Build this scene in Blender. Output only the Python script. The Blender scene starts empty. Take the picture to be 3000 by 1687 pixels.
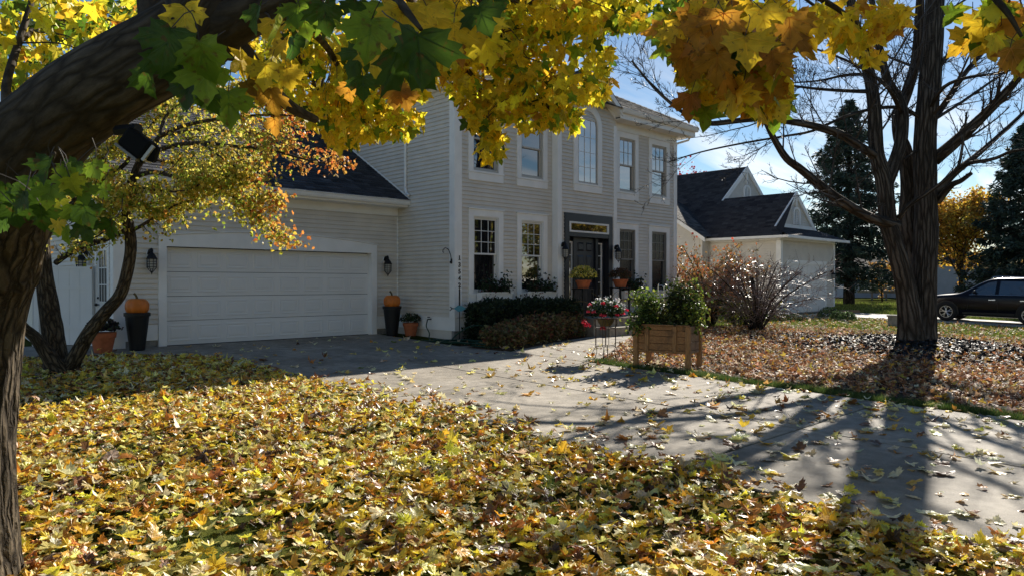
import bpy, math, random
import numpy as np
from mathutils import Vector, Matrix

sc = bpy.context.scene
C = sc.collection
rng = np.random.default_rng(11)
random.seed(11)
PI = math.pi
R_ = math.radians

# ------------------------------------------------------------------ camera, sky, sun, exposure
CAM_H = 1.72
YAW = R_(44.2)
cam = bpy.data.cameras.new('camera')
cam.sensor_width = 36.0
cam.lens = 36.0 * 2130.0 / 3000.0
cam.clip_end = 2000.0
cam.clip_start = 0.05
camo = bpy.data.objects.new('camera', cam)
C.objects.link(camo)
camo.location = (0, 0, CAM_H)
camo.rotation_euler = (R_(90 - 0.377), 0, -YAW)
sc.camera = camo

SUN_EL = R_(29.8)
SUN_AZ = math.atan2(0.966, 0.256)            # from +Y towards +X
SUN = Vector((math.sin(SUN_AZ) * math.cos(SUN_EL), math.cos(SUN_AZ) * math.cos(SUN_EL), math.sin(SUN_EL)))

world = bpy.data.worlds.new('World')
sc.world = world
world.use_nodes = True
wt = world.node_tree
for n in list(wt.nodes):
    wt.nodes.remove(n)
def wn(t, **k):
    n = wt.nodes.new(t)
    for a, v in k.items():
        setattr(n, a, v)
    return n
w_out = wn('ShaderNodeOutputWorld')
w_bg = wn('ShaderNodeBackground')
w_bg.inputs['Strength'].default_value = 0.064
w_sky = wn('ShaderNodeTexSky', sky_type='NISHITA', sun_disc=False, sun_elevation=SUN_EL, sun_rotation=SUN_AZ)
w_sky.altitude = 250
w_sky.air_density = 1.0
w_sky.dust_density = 0.1
w_sky.ozone_density = 1.8
w_tc = wn('ShaderNodeTexCoord')
w_sep = wn('ShaderNodeSeparateXYZ')
wt.links.new(w_tc.outputs['Generated'], w_sep.inputs[0])
w_add = wn('ShaderNodeMath', operation='ADD'); w_add.inputs[1].default_value = 0.16
wt.links.new(w_sep.outputs['Z'], w_add.inputs[0])
w_max = wn('ShaderNodeMath', operation='MAXIMUM'); w_max.inputs[1].default_value = 0.05
wt.links.new(w_add.outputs[0], w_max.inputs[0])
w_dx = wn('ShaderNodeMath', operation='DIVIDE'); w_dy = wn('ShaderNodeMath', operation='DIVIDE')
wt.links.new(w_sep.outputs['X'], w_dx.inputs[0]); wt.links.new(w_max.outputs[0], w_dx.inputs[1])
wt.links.new(w_sep.outputs['Y'], w_dy.inputs[0]); wt.links.new(w_max.outputs[0], w_dy.inputs[1])
w_cmb = wn('ShaderNodeCombineXYZ')
wt.links.new(w_dx.outputs[0], w_cmb.inputs[0]); wt.links.new(w_dy.outputs[0], w_cmb.inputs[1])
w_map = wn('ShaderNodeMapping')
w_map.inputs['Rotation'].default_value = (0, 0, R_(44))
w_map.inputs['Scale'].default_value = (0.8, 2.2, 1.0)
wt.links.new(w_cmb.outputs[0], w_map.inputs['Vector'])
w_no = wn('ShaderNodeTexNoise'); w_no.inputs['Scale'].default_value = 1.05
w_no.inputs['Detail'].default_value = 8; w_no.inputs['Roughness'].default_value = 0.58
w_no.inputs['Distortion'].default_value = 0.5
wt.links.new(w_map.outputs[0], w_no.inputs['Vector'])
w_ramp = wn('ShaderNodeMapRange'); w_ramp.inputs['From Min'].default_value = 0.45; w_ramp.inputs['From Max'].default_value = 0.72
wt.links.new(w_no.outputs['Fac'], w_ramp.inputs['Value'])
w_low = wn('ShaderNodeMapRange'); w_low.inputs['From Min'].default_value = 0.33; w_low.inputs['From Max'].default_value = 0.04
w_low.inputs['To Min'].default_value = 0.30; w_low.inputs['To Max'].default_value = 1.15
wt.links.new(w_sep.outputs['Z'], w_low.inputs['Value'])
w_mul = wn('ShaderNodeMath', operation='MULTIPLY', use_clamp=True)
wt.links.new(w_ramp.outputs[0], w_mul.inputs[0]); wt.links.new(w_low.outputs[0], w_mul.inputs[1])
w_mix = wn('ShaderNodeMix', data_type='RGBA')
wt.links.new(w_mul.outputs[0], w_mix.inputs['Factor'])
w_hs = wn('ShaderNodeHueSaturation'); w_hs.inputs['Saturation'].default_value = 1.2; w_hs.inputs['Value'].default_value = 0.9
wt.links.new(w_sky.outputs[0], w_hs.inputs['Color'])
wt.links.new(w_hs.outputs[0], w_mix.inputs['A'])
w_bw = wn('ShaderNodeRGBToBW'); wt.links.new(w_sky.outputs[0], w_bw.inputs[0])
w_cl = wn('ShaderNodeMix', data_type='RGBA', blend_type='MULTIPLY'); w_cl.inputs['Factor'].default_value = 1
wt.links.new(w_bw.outputs[0], w_cl.inputs['A']); w_cl.inputs['B'].default_value = (1.66, 1.62, 1.57, 1)
wt.links.new(w_cl.outputs['Result'], w_mix.inputs['B'])
wt.links.new(w_mix.outputs['Result'], w_bg.inputs['Color'])
wt.links.new(w_bg.outputs[0], w_out.inputs[0])

sun = bpy.data.lights.new('sun', 'SUN')
sun.energy = 5.0
sun.angle = R_(0.5)
sun.color = (1.0, 0.93, 0.82)
suno = bpy.data.objects.new('sun', sun)
C.objects.link(suno)
suno.location = (20, 5, 30)
suno.rotation_euler = SUN.to_track_quat('Z', 'Y').to_euler()

vs = sc.view_settings
vs.view_transform = 'Standard'; vs.look = 'None'; vs.gamma = 1.0; vs.use_curve_mapping = False
vs.exposure = 0.86
sc.render.engine = 'CYCLES'
cy = sc.cycles
cy.max_bounces = 7; cy.diffuse_bounces = 3; cy.glossy_bounces = 3; cy.transmission_bounces = 4; cy.transparent_max_bounces = 6
cy.sample_clamp_indirect = 6

# ------------------------------------------------------------------ geometry helpers
ca, sa = math.cos(YAW), math.sin(YAW)
def P(px, py, D):
    """world point seen at photo pixel (px, py) when it stands D metres ahead of the viewpoint"""
    x = (px - 1500.0) / 2130.0 * D
    z = CAM_H - (py - 829.5) / 2130.0 * D
    return (x * ca + D * sa, -x * sa + D * ca, z)
def pix(p):
    p = np.asarray(p, float)
    D = p[..., 0] * sa + p[..., 1] * ca
    x = p[..., 0] * ca - p[..., 1] * sa
    Ds = np.where(D > 0.05, D, 0.05)
    return 1500 + 2130 * x / Ds, 829.5 - 2130 * (p[..., 2] - CAM_H) / Ds, D

def gz(x, y):
    y = np.asarray(y, float); x = np.asarray(x, float)
    z = np.where(y < 15.7, 0.42 - 0.0266 * (15.7 - y), 0.42)
    d = np.hypot(x - 19.0, (y - 5.7))
    z = z + 0.24 * np.exp(-(d / 2.3) ** 2)
    return z
def g1(x, y):
    return float(gz(x, y))

LOC = {}
def wloc(o):
    return np.array(LOC.get(o.name, (0, 0, 0)), float)

def mesh_np(name, V, polys, col=None, smooth=False):
    me = bpy.data.meshes.new(name)
    V = np.asarray(V, dtype=np.float32)
    polys = [np.asarray(p, dtype=np.int32) for p in polys if len(p)]
    me.vertices.add(len(V))
    me.vertices.foreach_set('co', V.ravel())
    idx = np.concatenate([p.ravel() for p in polys])
    tot = np.concatenate([np.full(len(p), p.shape[1], np.int32) for p in polys])
    st = np.concatenate([[0], np.cumsum(tot)[:-1]]).astype(np.int32)
    me.loops.add(len(idx)); me.loops.foreach_set('vertex_index', idx)
    me.polygons.add(len(tot)); me.polygons.foreach_set('loop_start', st)
    try:
        me.polygons.foreach_set('loop_total', tot)
    except Exception:
        pass
    me.polygons.foreach_set('use_smooth', np.full(len(tot), smooth))
    if col is not None:
        a = me.color_attributes.new('Col', 'FLOAT_COLOR', 'POINT')
        c4 = np.ones((len(V), 4), np.float32); c4[:, :3] = col
        a.data.foreach_set('color', c4.ravel())
    me.update(calc_edges=True)
    me.validate()
    return me

def spline(pts, n):
    pts = np.asarray(pts, float)
    m = len(pts)
    if m < 3:
        t = np.linspace(0, 1, n)[:, None]
        return pts[0] * (1 - t) + pts[-1] * t
    ext = np.vstack([2 * pts[0] - pts[1], pts, 2 * pts[-1] - pts[-2]])
    u = np.linspace(0, m - 1 - 1e-6, n)
    i = u.astype(int); f = (u - i)[:, None]
    a, b, c, d = ext[i], ext[i + 1], ext[i + 2], ext[i + 3]
    return 0.5 * ((2 * b) + (c - a) * f + (2 * a - 5 * b + 4 * c - d) * f ** 2 + (3 * b - a - 3 * c + d) * f ** 3)

def tube_geo(pts, rad, sides=6, disp=None):
    pts = np.asarray(pts, float); n = len(pts)
    rad = np.broadcast_to(np.asarray(rad, float), (n,))
    T = np.gradient(pts, axis=0); T /= np.linalg.norm(T, axis=1)[:, None] + 1e-9
    ref = np.array([0.0, 0.0, 1.0]) if abs(T[0, 2]) < 0.9 else np.array([1.0, 0, 0])
    N = np.zeros_like(T)
    v = np.cross(T[0], ref); v /= np.linalg.norm(v)
    for i in range(n):
        v = v - T[i] * np.dot(v, T[i]); v /= np.linalg.norm(v) + 1e-9
        N[i] = v
    B = np.cross(T, N)
    th = np.linspace(0, 2 * PI, sides, endpoint=False)
    rr = rad[:, None] * np.ones((1, sides))
    if disp is not None:
        rr = rr * (1 + disp)
    V = pts[:, None, :] + rr[:, :, None] * (np.cos(th)[None, :, None] * N[:, None, :] + np.sin(th)[None, :, None] * B[:, None, :])
    V = V.reshape(-1, 3)
    i = np.arange(n - 1)[:, None] * sides; j = np.arange(sides)[None, :]; k = (j + 1) % sides
    F = np.stack([i + j, i + k, i + sides + k, i + sides + j], -1).reshape(-1, 4)
    return V, F

class Acc:
    def __init__(s):
        s.v = []; s.f = {3: [], 4: []}; s.ng = []; s.c = []; s.n = 0; s.hascol = False
    def add(s, V, F, col=None):
        V = np.asarray(V, float).reshape(-1, 3)
        if not isinstance(F, (list, tuple)) or (len(F) and np.isscalar(F[0])):
            F = [F]
        for p in F:
            p = np.asarray(p, dtype=np.int64)
            if p.ndim == 1:
                p = p[None]
            if p.shape[1] in (3, 4):
                s.f[p.shape[1]].append(p + s.n)
            else:
                s.ng.append(p + s.n)
        s.v.append(V)
        if col is not None:
            s.hascol = True
            s.c.append(np.broadcast_to(np.asarray(col, float), (len(V), 3)))
        else:
            s.c.append(np.ones((len(V), 3)))
        s.n += len(V)
        return s
    def box(s, x0, x1, y0, y1, z0, z1, col=None, M=None):
        V = np.array([(x, y, z) for x in (x0, x1) for y in (y0, y1) for z in (z0, z1)], float)
        if M is not None:
            V = V @ np.array(M.to_3x3()).T + np.array(M.translation)
        F = np.array([(0, 1, 3, 2), (4, 6, 7, 5), (0, 4, 5, 1), (2, 3, 7, 6), (0, 2, 6, 4), (1, 5, 7, 3)])
        return s.add(V, F, col)
    def obox(s, o, u, v, w, col=None):
        o, u, v, w = (np.asarray(a, float) for a in (o, u, v, w))
        V = np.array([o + a * u + b * v + c * w for a in (0, 1) for b in (0, 1) for c in (0, 1)])
        F = np.array([(0, 1, 3, 2), (4, 6, 7, 5), (0, 4, 5, 1), (2, 3, 7, 6), (0, 2, 6, 4), (1, 5, 7, 3)])
        return s.add(V, F, col)
    def tube(s, pts, rad, sides=6, caps=True, col=None):
        V, F = tube_geo(pts, rad, sides)
        n = len(pts)
        fs = [F]
        if caps and sides >= 3:
            fs.append(np.arange(sides)[None, ::-1]); fs.append((np.arange(sides) + (n - 1) * sides)[None])
        return s.add(V, fs, col)
    def lathe(s, prof, c, sides=24, col=None, axis='z', lobes=0, amp=0):
        prof = np.asarray(prof, float); n = len(prof)
        th = np.linspace(0, 2 * PI, sides, endpoint=False)
        k = 1 - amp * np.abs(np.sin(th * lobes / 2)) ** 0.6 * 0 - (amp * (1 - np.abs(np.sin(th * lobes / 2))) if lobes else 0)
        r = prof[:, 0][:, None] * (k if lobes else 1)
        V = np.stack([r * np.cos(th), r * np.sin(th), np.repeat(prof[:, 1][:, None], sides, 1)], -1)
        if axis == 'x': V = V[..., [2, 0, 1]]
        if axis == 'y': V = V[..., [0, 2, 1]]
        V = V.reshape(-1, 3) + np.asarray(c, float)
        i = np.arange(n - 1)[:, None] * sides; j = np.arange(sides)[None, :]; kk = (j + 1) % sides
        F = np.stack([i + j, i + kk, i + sides + kk, i + sides + j], -1).reshape(-1, 4)
        return s.add(V, [F, np.arange(sides)[None, ::-1], (np.arange(sides) + (n - 1) * sides)[None]], col)
    def prism(s, poly, lo, hi, axis='z', col=None):
        """polygon in the two other axes, extruded along axis"""
        p = np.asarray(poly, float); m = len(p)
        def mk(h):
            if axis == 'z': return np.c_[p, np.full(m, h)]
            if axis == 'y': return np.c_[p[:, 0], np.full(m, h), p[:, 1]]
            return np.c_[np.full(m, h), p]
        V = np.vstack([mk(lo), mk(hi)])
        j = np.arange(m); k = (j + 1) % m
        return s.add(V, [np.stack([j, k, k + m, j + m], -1), j[None, ::-1], (j + m)[None]], col)
    def sphere(s, c, r, n=12, m=8, col=None):
        a = np.linspace(-PI / 2, PI / 2, m)
        r = np.broadcast_to(np.asarray(r, float), (3,))
        th = np.linspace(0, 2 * PI, n, endpoint=False)
        V = np.stack([np.cos(a)[:, None] * np.cos(th), np.cos(a)[:, None] * np.sin(th), np.sin(a)[:, None] * np.ones(n)], -1).reshape(-1, 3) * r + np.asarray(c, float)
        i = np.arange(m - 1)[:, None] * n; j = np.arange(n)[None, :]; k = (j + 1) % n
        return s.add(V, np.stack([i + j, i + k, i + n + k, i + n + j], -1).reshape(-1, 4), col)
    def mesh(s, name, off=(0, 0, 0), smooth=False):
        V = np.concatenate(s.v) - np.asarray(off, float)
        polys = [np.concatenate(s.f[k]) for k in (3, 4) if s.f[k]] + s.ng
        col = np.concatenate(s.c) if s.hascol else None
        return mesh_np(name, V, polys, col, smooth)
    def obj(s, name, m, parent=None, kind=None, smooth=False, label=None):
        off = wloc(parent) if parent is not None else (0, 0, 0)
        me = s.mesh(name, off, smooth)
        me.materials.append(m)
        return link(name, me, parent, kind, label)

def link(name, me, parent=None, kind=None, label=None):
    o = bpy.data.objects.new(name, me)
    C.objects.link(o)
    if parent is not None:
        o.parent = parent
        LOC[o.name] = LOC.get(parent.name, (0, 0, 0))
    if kind: o['kind'] = kind
    if label: o['label'] = label
    return o

def thing(name, label, cat, loc=(0, 0, 0), group=None, kind=None):
    o = bpy.data.objects.new(name, None)
    C.objects.link(o)
    o.location = loc
    o.empty_display_size = 0.2
    LOC[o.name] = tuple(loc)
    if kind: o['kind'] = kind
    if label: o['label'] = label
    if cat: o['category'] = cat
    if group: o['group'] = group
    return o
def tag(o, label, cat, group=None):
    o['label'] = label; o['category'] = cat
    if group: o['group'] = group
    return o

def copy_tree(o, parent=None):
    c = o.copy(); C.objects.link(c)
    if parent is not None: c.parent = parent
    for ch in list(o.children):
        copy_tree(ch, c)
    return c
def dup(o, loc, rz=None, label=None):
    c = copy_tree(o)
    c.location = loc
    if rz is not None: c.rotation_euler = (0, 0, rz)
    if label: c['label'] = label
    return c

# ------------------------------------------------------------------ materials
def nt(name):
    m = bpy.data.materials.new(name); m.use_nodes = True
    t = m.node_tree
    return m, t, t.nodes['Principled BSDF']
def rgba(c): return (c[0], c[1], c[2], 1.0)
def mat(name, col, rough=0.6, spec=0.4, metal=0.0, var=0.0, vscale=3.0, col2=None, bump=0.0, bscale=40.0, stretch=(1, 1, 1),
        attr=False, trans=0.0, ior=None, coat=0.0, detail=5, ramp=(0.35, 0.65)):
    m, t, b = nt(name)
    b.inputs['Roughness'].default_value = rough
    b.inputs['Specular IOR Level'].default_value = spec
    b.inputs['Metallic'].default_value = metal
    if ior: b.inputs['IOR'].default_value = ior
    if coat: b.inputs['Coat Weight'].default_value = coat; b.inputs['Coat Roughness'].default_value = 0.04
    b.inputs['Base Color'].default_value = rgba(col)
    L = t.links.new
    tc = t.nodes.new('ShaderNodeTexCoord'); mp = t.nodes.new('ShaderNodeMapping')
    mp.inputs['Scale'].default_value = stretch
    L(tc.outputs['Object'], mp.inputs['Vector'])
    src = None
    if attr:
        a = t.nodes.new('ShaderNodeAttribute'); a.attribute_name = 'Col'
        src = a.outputs['Color']
    if var > 0 or col2 is not None:
        no = t.nodes.new('ShaderNodeTexNoise'); no.inputs['Scale'].default_value = vscale; no.inputs['Detail'].default_value = detail
        L(mp.outputs[0], no.inputs['Vector'])
        mr = t.nodes.new('ShaderNodeMapRange'); mr.inputs['From Min'].default_value = ramp[0]; mr.inputs['From Max'].default_value = ramp[1]
        L(no.outputs['Fac'], mr.inputs['Value'])
        mx = t.nodes.new('ShaderNodeMix'); mx.data_type = 'RGBA'
        L(mr.outputs[0], mx.inputs['Factor'])
        if col2 is None:
            lo = [c * (1 - var) for c in col]; hi = [min(1, c * (1 + var)) for c in col]
        else:
            lo, hi = col, col2
        if attr:
            lo = [1 - var] * 3; hi = [1 + var] * 3
        mx.inputs['A'].default_value = rgba(lo); mx.inputs['B'].default_value = rgba(hi)
        if attr:
            mm = t.nodes.new('ShaderNodeMix'); mm.data_type = 'RGBA'; mm.blend_type = 'MULTIPLY'; mm.inputs['Factor'].default_value = 1
            L(src, mm.inputs['A']); L(mx.outputs['Result'], mm.inputs['B']); src = mm.outputs['Result']
        else:
            src = mx.outputs['Result']
    if src is not None: L(src, b.inputs['Base Color'])
    if bump > 0:
        n2 = t.nodes.new('ShaderNodeTexNoise'); n2.inputs['Scale'].default_value = bscale; n2.inputs['Detail'].default_value = 6
        L(mp.outputs[0], n2.inputs['Vector'])
        bp = t.nodes.new('ShaderNodeBump'); bp.inputs['Strength'].default_value = bump; bp.inputs['Distance'].default_value = 0.02
        L(n2.outputs['Fac'], bp.inputs['Height']); L(bp.outputs[0], b.inputs['Normal'])
    if trans > 0:
        tr = t.nodes.new('ShaderNodeBsdfTranslucent')
        if src is not None: L(src, tr.inputs['Color'])
        else: tr.inputs['Color'].default_value = rgba(col)
        ms = t.nodes.new('ShaderNodeMixShader'); ms.inputs[0].default_value = trans
        L(b.outputs[0], ms.inputs[1]); L(tr.outputs[0], ms.inputs[2])
        L(ms.outputs[0], t.nodes['Material Output'].inputs['Surface'])
    return m

M = {}
M['siding'] = mat('siding_paint', (0.69, 0.64, 0.565), 0.55, 0.35, var=0.05, vscale=2.5, bump=0.05, bscale=30)
M['trim'] = mat('white_trim', (0.88, 0.865, 0.835), 0.5, 0.4, var=0.04, vscale=3)
M['door_white'] = mat('garage_door_white', (0.78, 0.765, 0.74), 0.42, 0.4, var=0.03, vscale=1.5)
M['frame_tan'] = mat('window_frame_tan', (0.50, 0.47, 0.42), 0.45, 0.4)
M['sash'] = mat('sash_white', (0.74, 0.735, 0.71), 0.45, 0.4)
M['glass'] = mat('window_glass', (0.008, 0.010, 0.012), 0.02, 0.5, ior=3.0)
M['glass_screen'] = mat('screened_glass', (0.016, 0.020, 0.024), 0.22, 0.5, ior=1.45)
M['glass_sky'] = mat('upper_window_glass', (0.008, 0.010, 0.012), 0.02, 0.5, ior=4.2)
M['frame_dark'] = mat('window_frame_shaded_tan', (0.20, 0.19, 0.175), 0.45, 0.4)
M['navy'] = mat('navy_door_paint', (0.010, 0.013, 0.022), 0.38, 0.5)
M['black_metal'] = mat('black_metal', (0.008, 0.008, 0.009), 0.5, 0.35)
M['black_matt'] = mat('black_matt_case', (0.006, 0.006, 0.006), 0.8, 0.2)
M['lamp_glass'] = mat('lamp_glass', (0.42, 0.42, 0.40), 0.2, 0.5)
M['foundation'] = mat('foundation_block', (0.26, 0.25, 0.235), 0.85, 0.2, var=0.2, vscale=8, bump=0.3, bscale=60)
M['shingle'] = mat('asphalt_shingle', (0.05, 0.05, 0.055), 0.9, 0.25, attr=True, var=0.35, vscale=60, bump=0.5, bscale=200)
M['roof_under'] = mat('roof_deck', (0.03, 0.03, 0.033), 0.9, 0.2, var=0.2, vscale=20)
M['terracotta'] = mat('terracotta', (0.40, 0.115, 0.045), 0.75, 0.3, var=0.15, vscale=12)
M['pumpkin'] = mat('pumpkin_skin', (0.62, 0.17, 0.02), 0.5, 0.4, var=0.15, vscale=6)
M['stem_dry'] = mat('dry_stem', (0.12, 0.09, 0.04), 0.8, 0.2, var=0.2, vscale=20)
M['vinyl'] = mat('white_vinyl', (0.76, 0.75, 0.72), 0.45, 0.4, var=0.03, vscale=2)
M['hose'] = mat('green_hose', (0.006, 0.045, 0.028), 0.5, 0.4)
M['teal'] = mat('teal_paint', (0.02, 0.22, 0.30), 0.4, 0.5)
M['mulch'] = mat('black_mulch', (0.012, 0.011, 0.011), 0.6, 0.5, var=0.5, vscale=30)
M['rust'] = mat('wrought_iron', (0.045, 0.025, 0.016), 0.55, 0.5, var=0.4, vscale=30)
M['white_wood'] = mat('white_painted_wood', (0.72, 0.71, 0.68), 0.55, 0.3, var=0.06, vscale=5)
M['digit'] = mat('black_numeral', (0.01, 0.01, 0.01), 0.4, 0.4)
M['soil'] = mat('potting_soil', (0.02, 0.015, 0.01), 0.95, 0.1, var=0.4, vscale=30, bump=0.6, bscale=60)
def leaf_mat(name, rough, spec, trans, spot, mott):
    m, t, b = nt(name); L = t.links.new
    at = t.nodes.new('ShaderNodeAttribute'); at.attribute_name = 'Col'; tc = t.nodes.new('ShaderNodeTexCoord')
    def nz_(s, d, lo, hi, a, c):
        n = t.nodes.new('ShaderNodeTexNoise'); n.inputs['Scale'].default_value = s; n.inputs['Detail'].default_value = d; L(tc.outputs['Object'], n.inputs['Vector'])
        r = t.nodes.new('ShaderNodeMapRange'); r.inputs['From Min'].default_value = lo; r.inputs['From Max'].default_value = hi; r.inputs['To Min'].default_value = a; r.inputs['To Max'].default_value = c; L(n.outputs['Fac'], r.inputs['Value']); return r.outputs[0]
    x = t.nodes.new('ShaderNodeMix'); x.data_type = 'RGBA'; x.blend_type = 'MULTIPLY'; x.inputs['Factor'].default_value = 1; L(at.outputs['Color'], x.inputs['A']); L(nz_(24, 4, .3, .7, 1 - mott, 1 + mott), x.inputs['B'])
    y = t.nodes.new('ShaderNodeMix'); y.data_type = 'RGBA'; L(x.outputs['Result'], y.inputs['A']); y.inputs['B'].default_value = (.16, .075, .02, 1); L(nz_(75, 3, .60, .70, 0, spot), y.inputs['Factor'])
    L(y.outputs['Result'], b.inputs['Base Color']); b.inputs['Roughness'].default_value = rough; b.inputs['Specular IOR Level'].default_value = spec
    n = t.nodes.new('ShaderNodeTexNoise'); n.inputs['Scale'].default_value = 60; n.inputs['Detail'].default_value = 4; L(tc.outputs['Object'], n.inputs['Vector'])
    bp = t.nodes.new('ShaderNodeBump'); bp.inputs['Strength'].default_value = .5; bp.inputs['Distance'].default_value = .006; L(n.outputs['Fac'], bp.inputs['Height']); L(bp.outputs[0], b.inputs['Normal'])
    tr = t.nodes.new('ShaderNodeBsdfTranslucent'); L(y.outputs['Result'], tr.inputs['Color'])
    ms = t.nodes.new('ShaderNodeMixShader'); ms.inputs[0].default_value = trans; L(b.outputs[0], ms.inputs[1]); L(tr.outputs[0], ms.inputs[2]); L(ms.outputs[0], t.nodes['Material Output'].inputs['Surface'])
    return m
M['leaf'] = leaf_mat('maple_leaf_live', .42, .35, .60, .75, .22)
M['litter_far'] = leaf_mat('fallen_leaf_dry', .6, .35, .25, .8, .35)
M['litter'] = leaf_mat('fallen_leaf', .40, .7, .36, .7, .25)
M['foliage'] = mat('small_leaf', (0.1, 0.2, 0.02), 0.45, 0.4, attr=True, var=0.15, vscale=10, trans=0.42)
M['needle'] = mat('needles', (0.02, 0.04, 0.02), 0.6, 0.3, attr=True, var=0.25, vscale=3, trans=0.12)
M['petal'] = mat('petals', (0.6, 0.1, 0.1), 0.5, 0.3, attr=True, trans=0.3)
M['twig'] = mat('twig_bark', (0.050, 0.038, 0.030), 0.55, 0.45, var=0.3, vscale=6)
M['twig_shiny'] = mat('smooth_twig', (0.18, 0.115, 0.09), 0.34, 0.8, var=0.2, vscale=8)
M['bark_rough_old'] = mat('bark_furrowed', (0.050, 0.040, 0.030), 0.9, 0.2, col2=(0.135, 0.11, 0.082), vscale=9, bump=1.0, bscale=30, stretch=(1, 1, 0.22), detail=8)
M['bark_smooth_old'] = mat('bark_mature', (0.045, 0.034, 0.024), 0.88, 0.2, col2=(0.12, 0.092, 0.065), vscale=6, bump=0.8, bscale=24, stretch=(1, 1, 0.35), detail=8)
M['bark_grey_old'] = mat('bark_grey', (0.075, 0.062, 0.050), 0.85, 0.2, col2=(0.16, 0.135, 0.11), vscale=5, bump=0.9, bscale=18, stretch=(1, 1, 0.2), detail=8)
M['car_paint'] = mat('navy_car_paint', (0.0035, 0.004, 0.009), 0.2, 0.22, coat=0.1)
M['car_black'] = mat('car_black_plastic', (0.012, 0.012, 0.012), 0.6, 0.4)
M['car_glass'] = mat('car_glass', (0.012, 0.015, 0.018), 0.03, 0.8, ior=1.9)
M['chrome'] = mat('bright_metal', (0.75, 0.75, 0.76), 0.18, 0.5, metal=1.0)
M['alloy'] = mat('alloy_wheel', (0.62, 0.62, 0.63), 0.3, 0.5, metal=0.85)
M['tyre'] = mat('tyre_rubber', (0.015, 0.015, 0.015), 0.8, 0.3)
M['lens'] = mat('lamp_lens', (0.55, 0.53, 0.48), 0.25, 0.5)
M['red_door'] = mat('dark_red_door', (0.12, 0.02, 0.015), 0.5, 0.4)
M['deck_wood'] = mat('grey_deck_wood', (0.20, 0.17, 0.13), 0.8, 0.2, var=0.2, vscale=6)
M['grey_siding'] = mat('grey_siding', (0.40, 0.42, 0.45), 0.6, 0.3, var=0.05)
M['grass'] = mat('grass_blade', (0.05, 0.1, 0.02), 0.5, 0.4, attr=True, trans=0.35)

# planter lumber: grain along the board, stains
def wood_mat(name, a, b_, st):
    m, t, b = nt(name)
    L = t.links.new
    tc = t.nodes.new('ShaderNodeTexCoord'); mp = t.nodes.new('ShaderNodeMapping'); mp.inputs['Scale'].default_value = st
    L(tc.outputs['Object'], mp.inputs['Vector'])
    n = t.nodes.new('ShaderNodeTexNoise'); n.inputs['Scale'].default_value = 14; n.inputs['Detail'].default_value = 9; n.inputs['Roughness'].default_value = 0.65
    L(mp.outputs[0], n.inputs['Vector'])
    n2 = t.nodes.new('ShaderNodeTexNoise'); n2.inputs['Scale'].default_value = 5; n2.inputs['Detail'].default_value = 4
    L(tc.outputs['Object'], n2.inputs['Vector'])
    r = t.nodes.new('ShaderNodeMapRange'); r.inputs['From Min'].default_value = 0.35; r.inputs['From Max'].default_value = 0.66; L(n.outputs['Fac'], r.inputs['Value'])
    r2 = t.nodes.new('ShaderNodeMapRange'); r2.inputs['From Min'].default_value = 0.52; r2.inputs['From Max'].default_value = 0.72; L(n2.outputs['Fac'], r2.inputs['Value'])
    x = t.nodes.new('ShaderNodeMix'); x.data_type = 'RGBA'; x.inputs['A'].default_value = rgba(a); x.inputs['B'].default_value = rgba(b_); L(r.outputs[0], x.inputs['Factor'])
    y = t.nodes.new('ShaderNodeMix'); y.data_type = 'RGBA'; L(x.outputs['Result'], y.inputs['A']); y.inputs['B'].default_value = (0.06, 0.035, 0.018, 1)
    ml = t.nodes.new('ShaderNodeMath'); ml.operation = 'MULTIPLY'; ml.inputs[1].default_value = 0.7; L(r2.outputs[0], ml.inputs[0]); L(ml.outputs[0], y.inputs['Factor'])
    L(y.outputs['Result'], b.inputs['Base Color'])
    bp = t.nodes.new('ShaderNodeBump'); bp.inputs['Strength'].default_value = 0.5; bp.inputs['Distance'].default_value = 0.006; L(n.outputs['Fac'], bp.inputs['Height']); L(bp.outputs[0], b.inputs['Normal'])
    b.inputs['Roughness'].default_value = 0.75
    return m
M['lumber'] = wood_mat('planter_lumber', (0.19, 0.085, 0.030), (0.40, 0.205, 0.080), (6, 1.2, 6))
M['lumber_grey'] = wood_mat('weathered_lumber', (0.15, 0.09, 0.05), (0.32, 0.21, 0.13), (1.2, 6, 6))
M['lumber_post'] = wood_mat('planter_post', (0.20, 0.095, 0.034), (0.42, 0.225, 0.09), (6, 6, 0.7))

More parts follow.
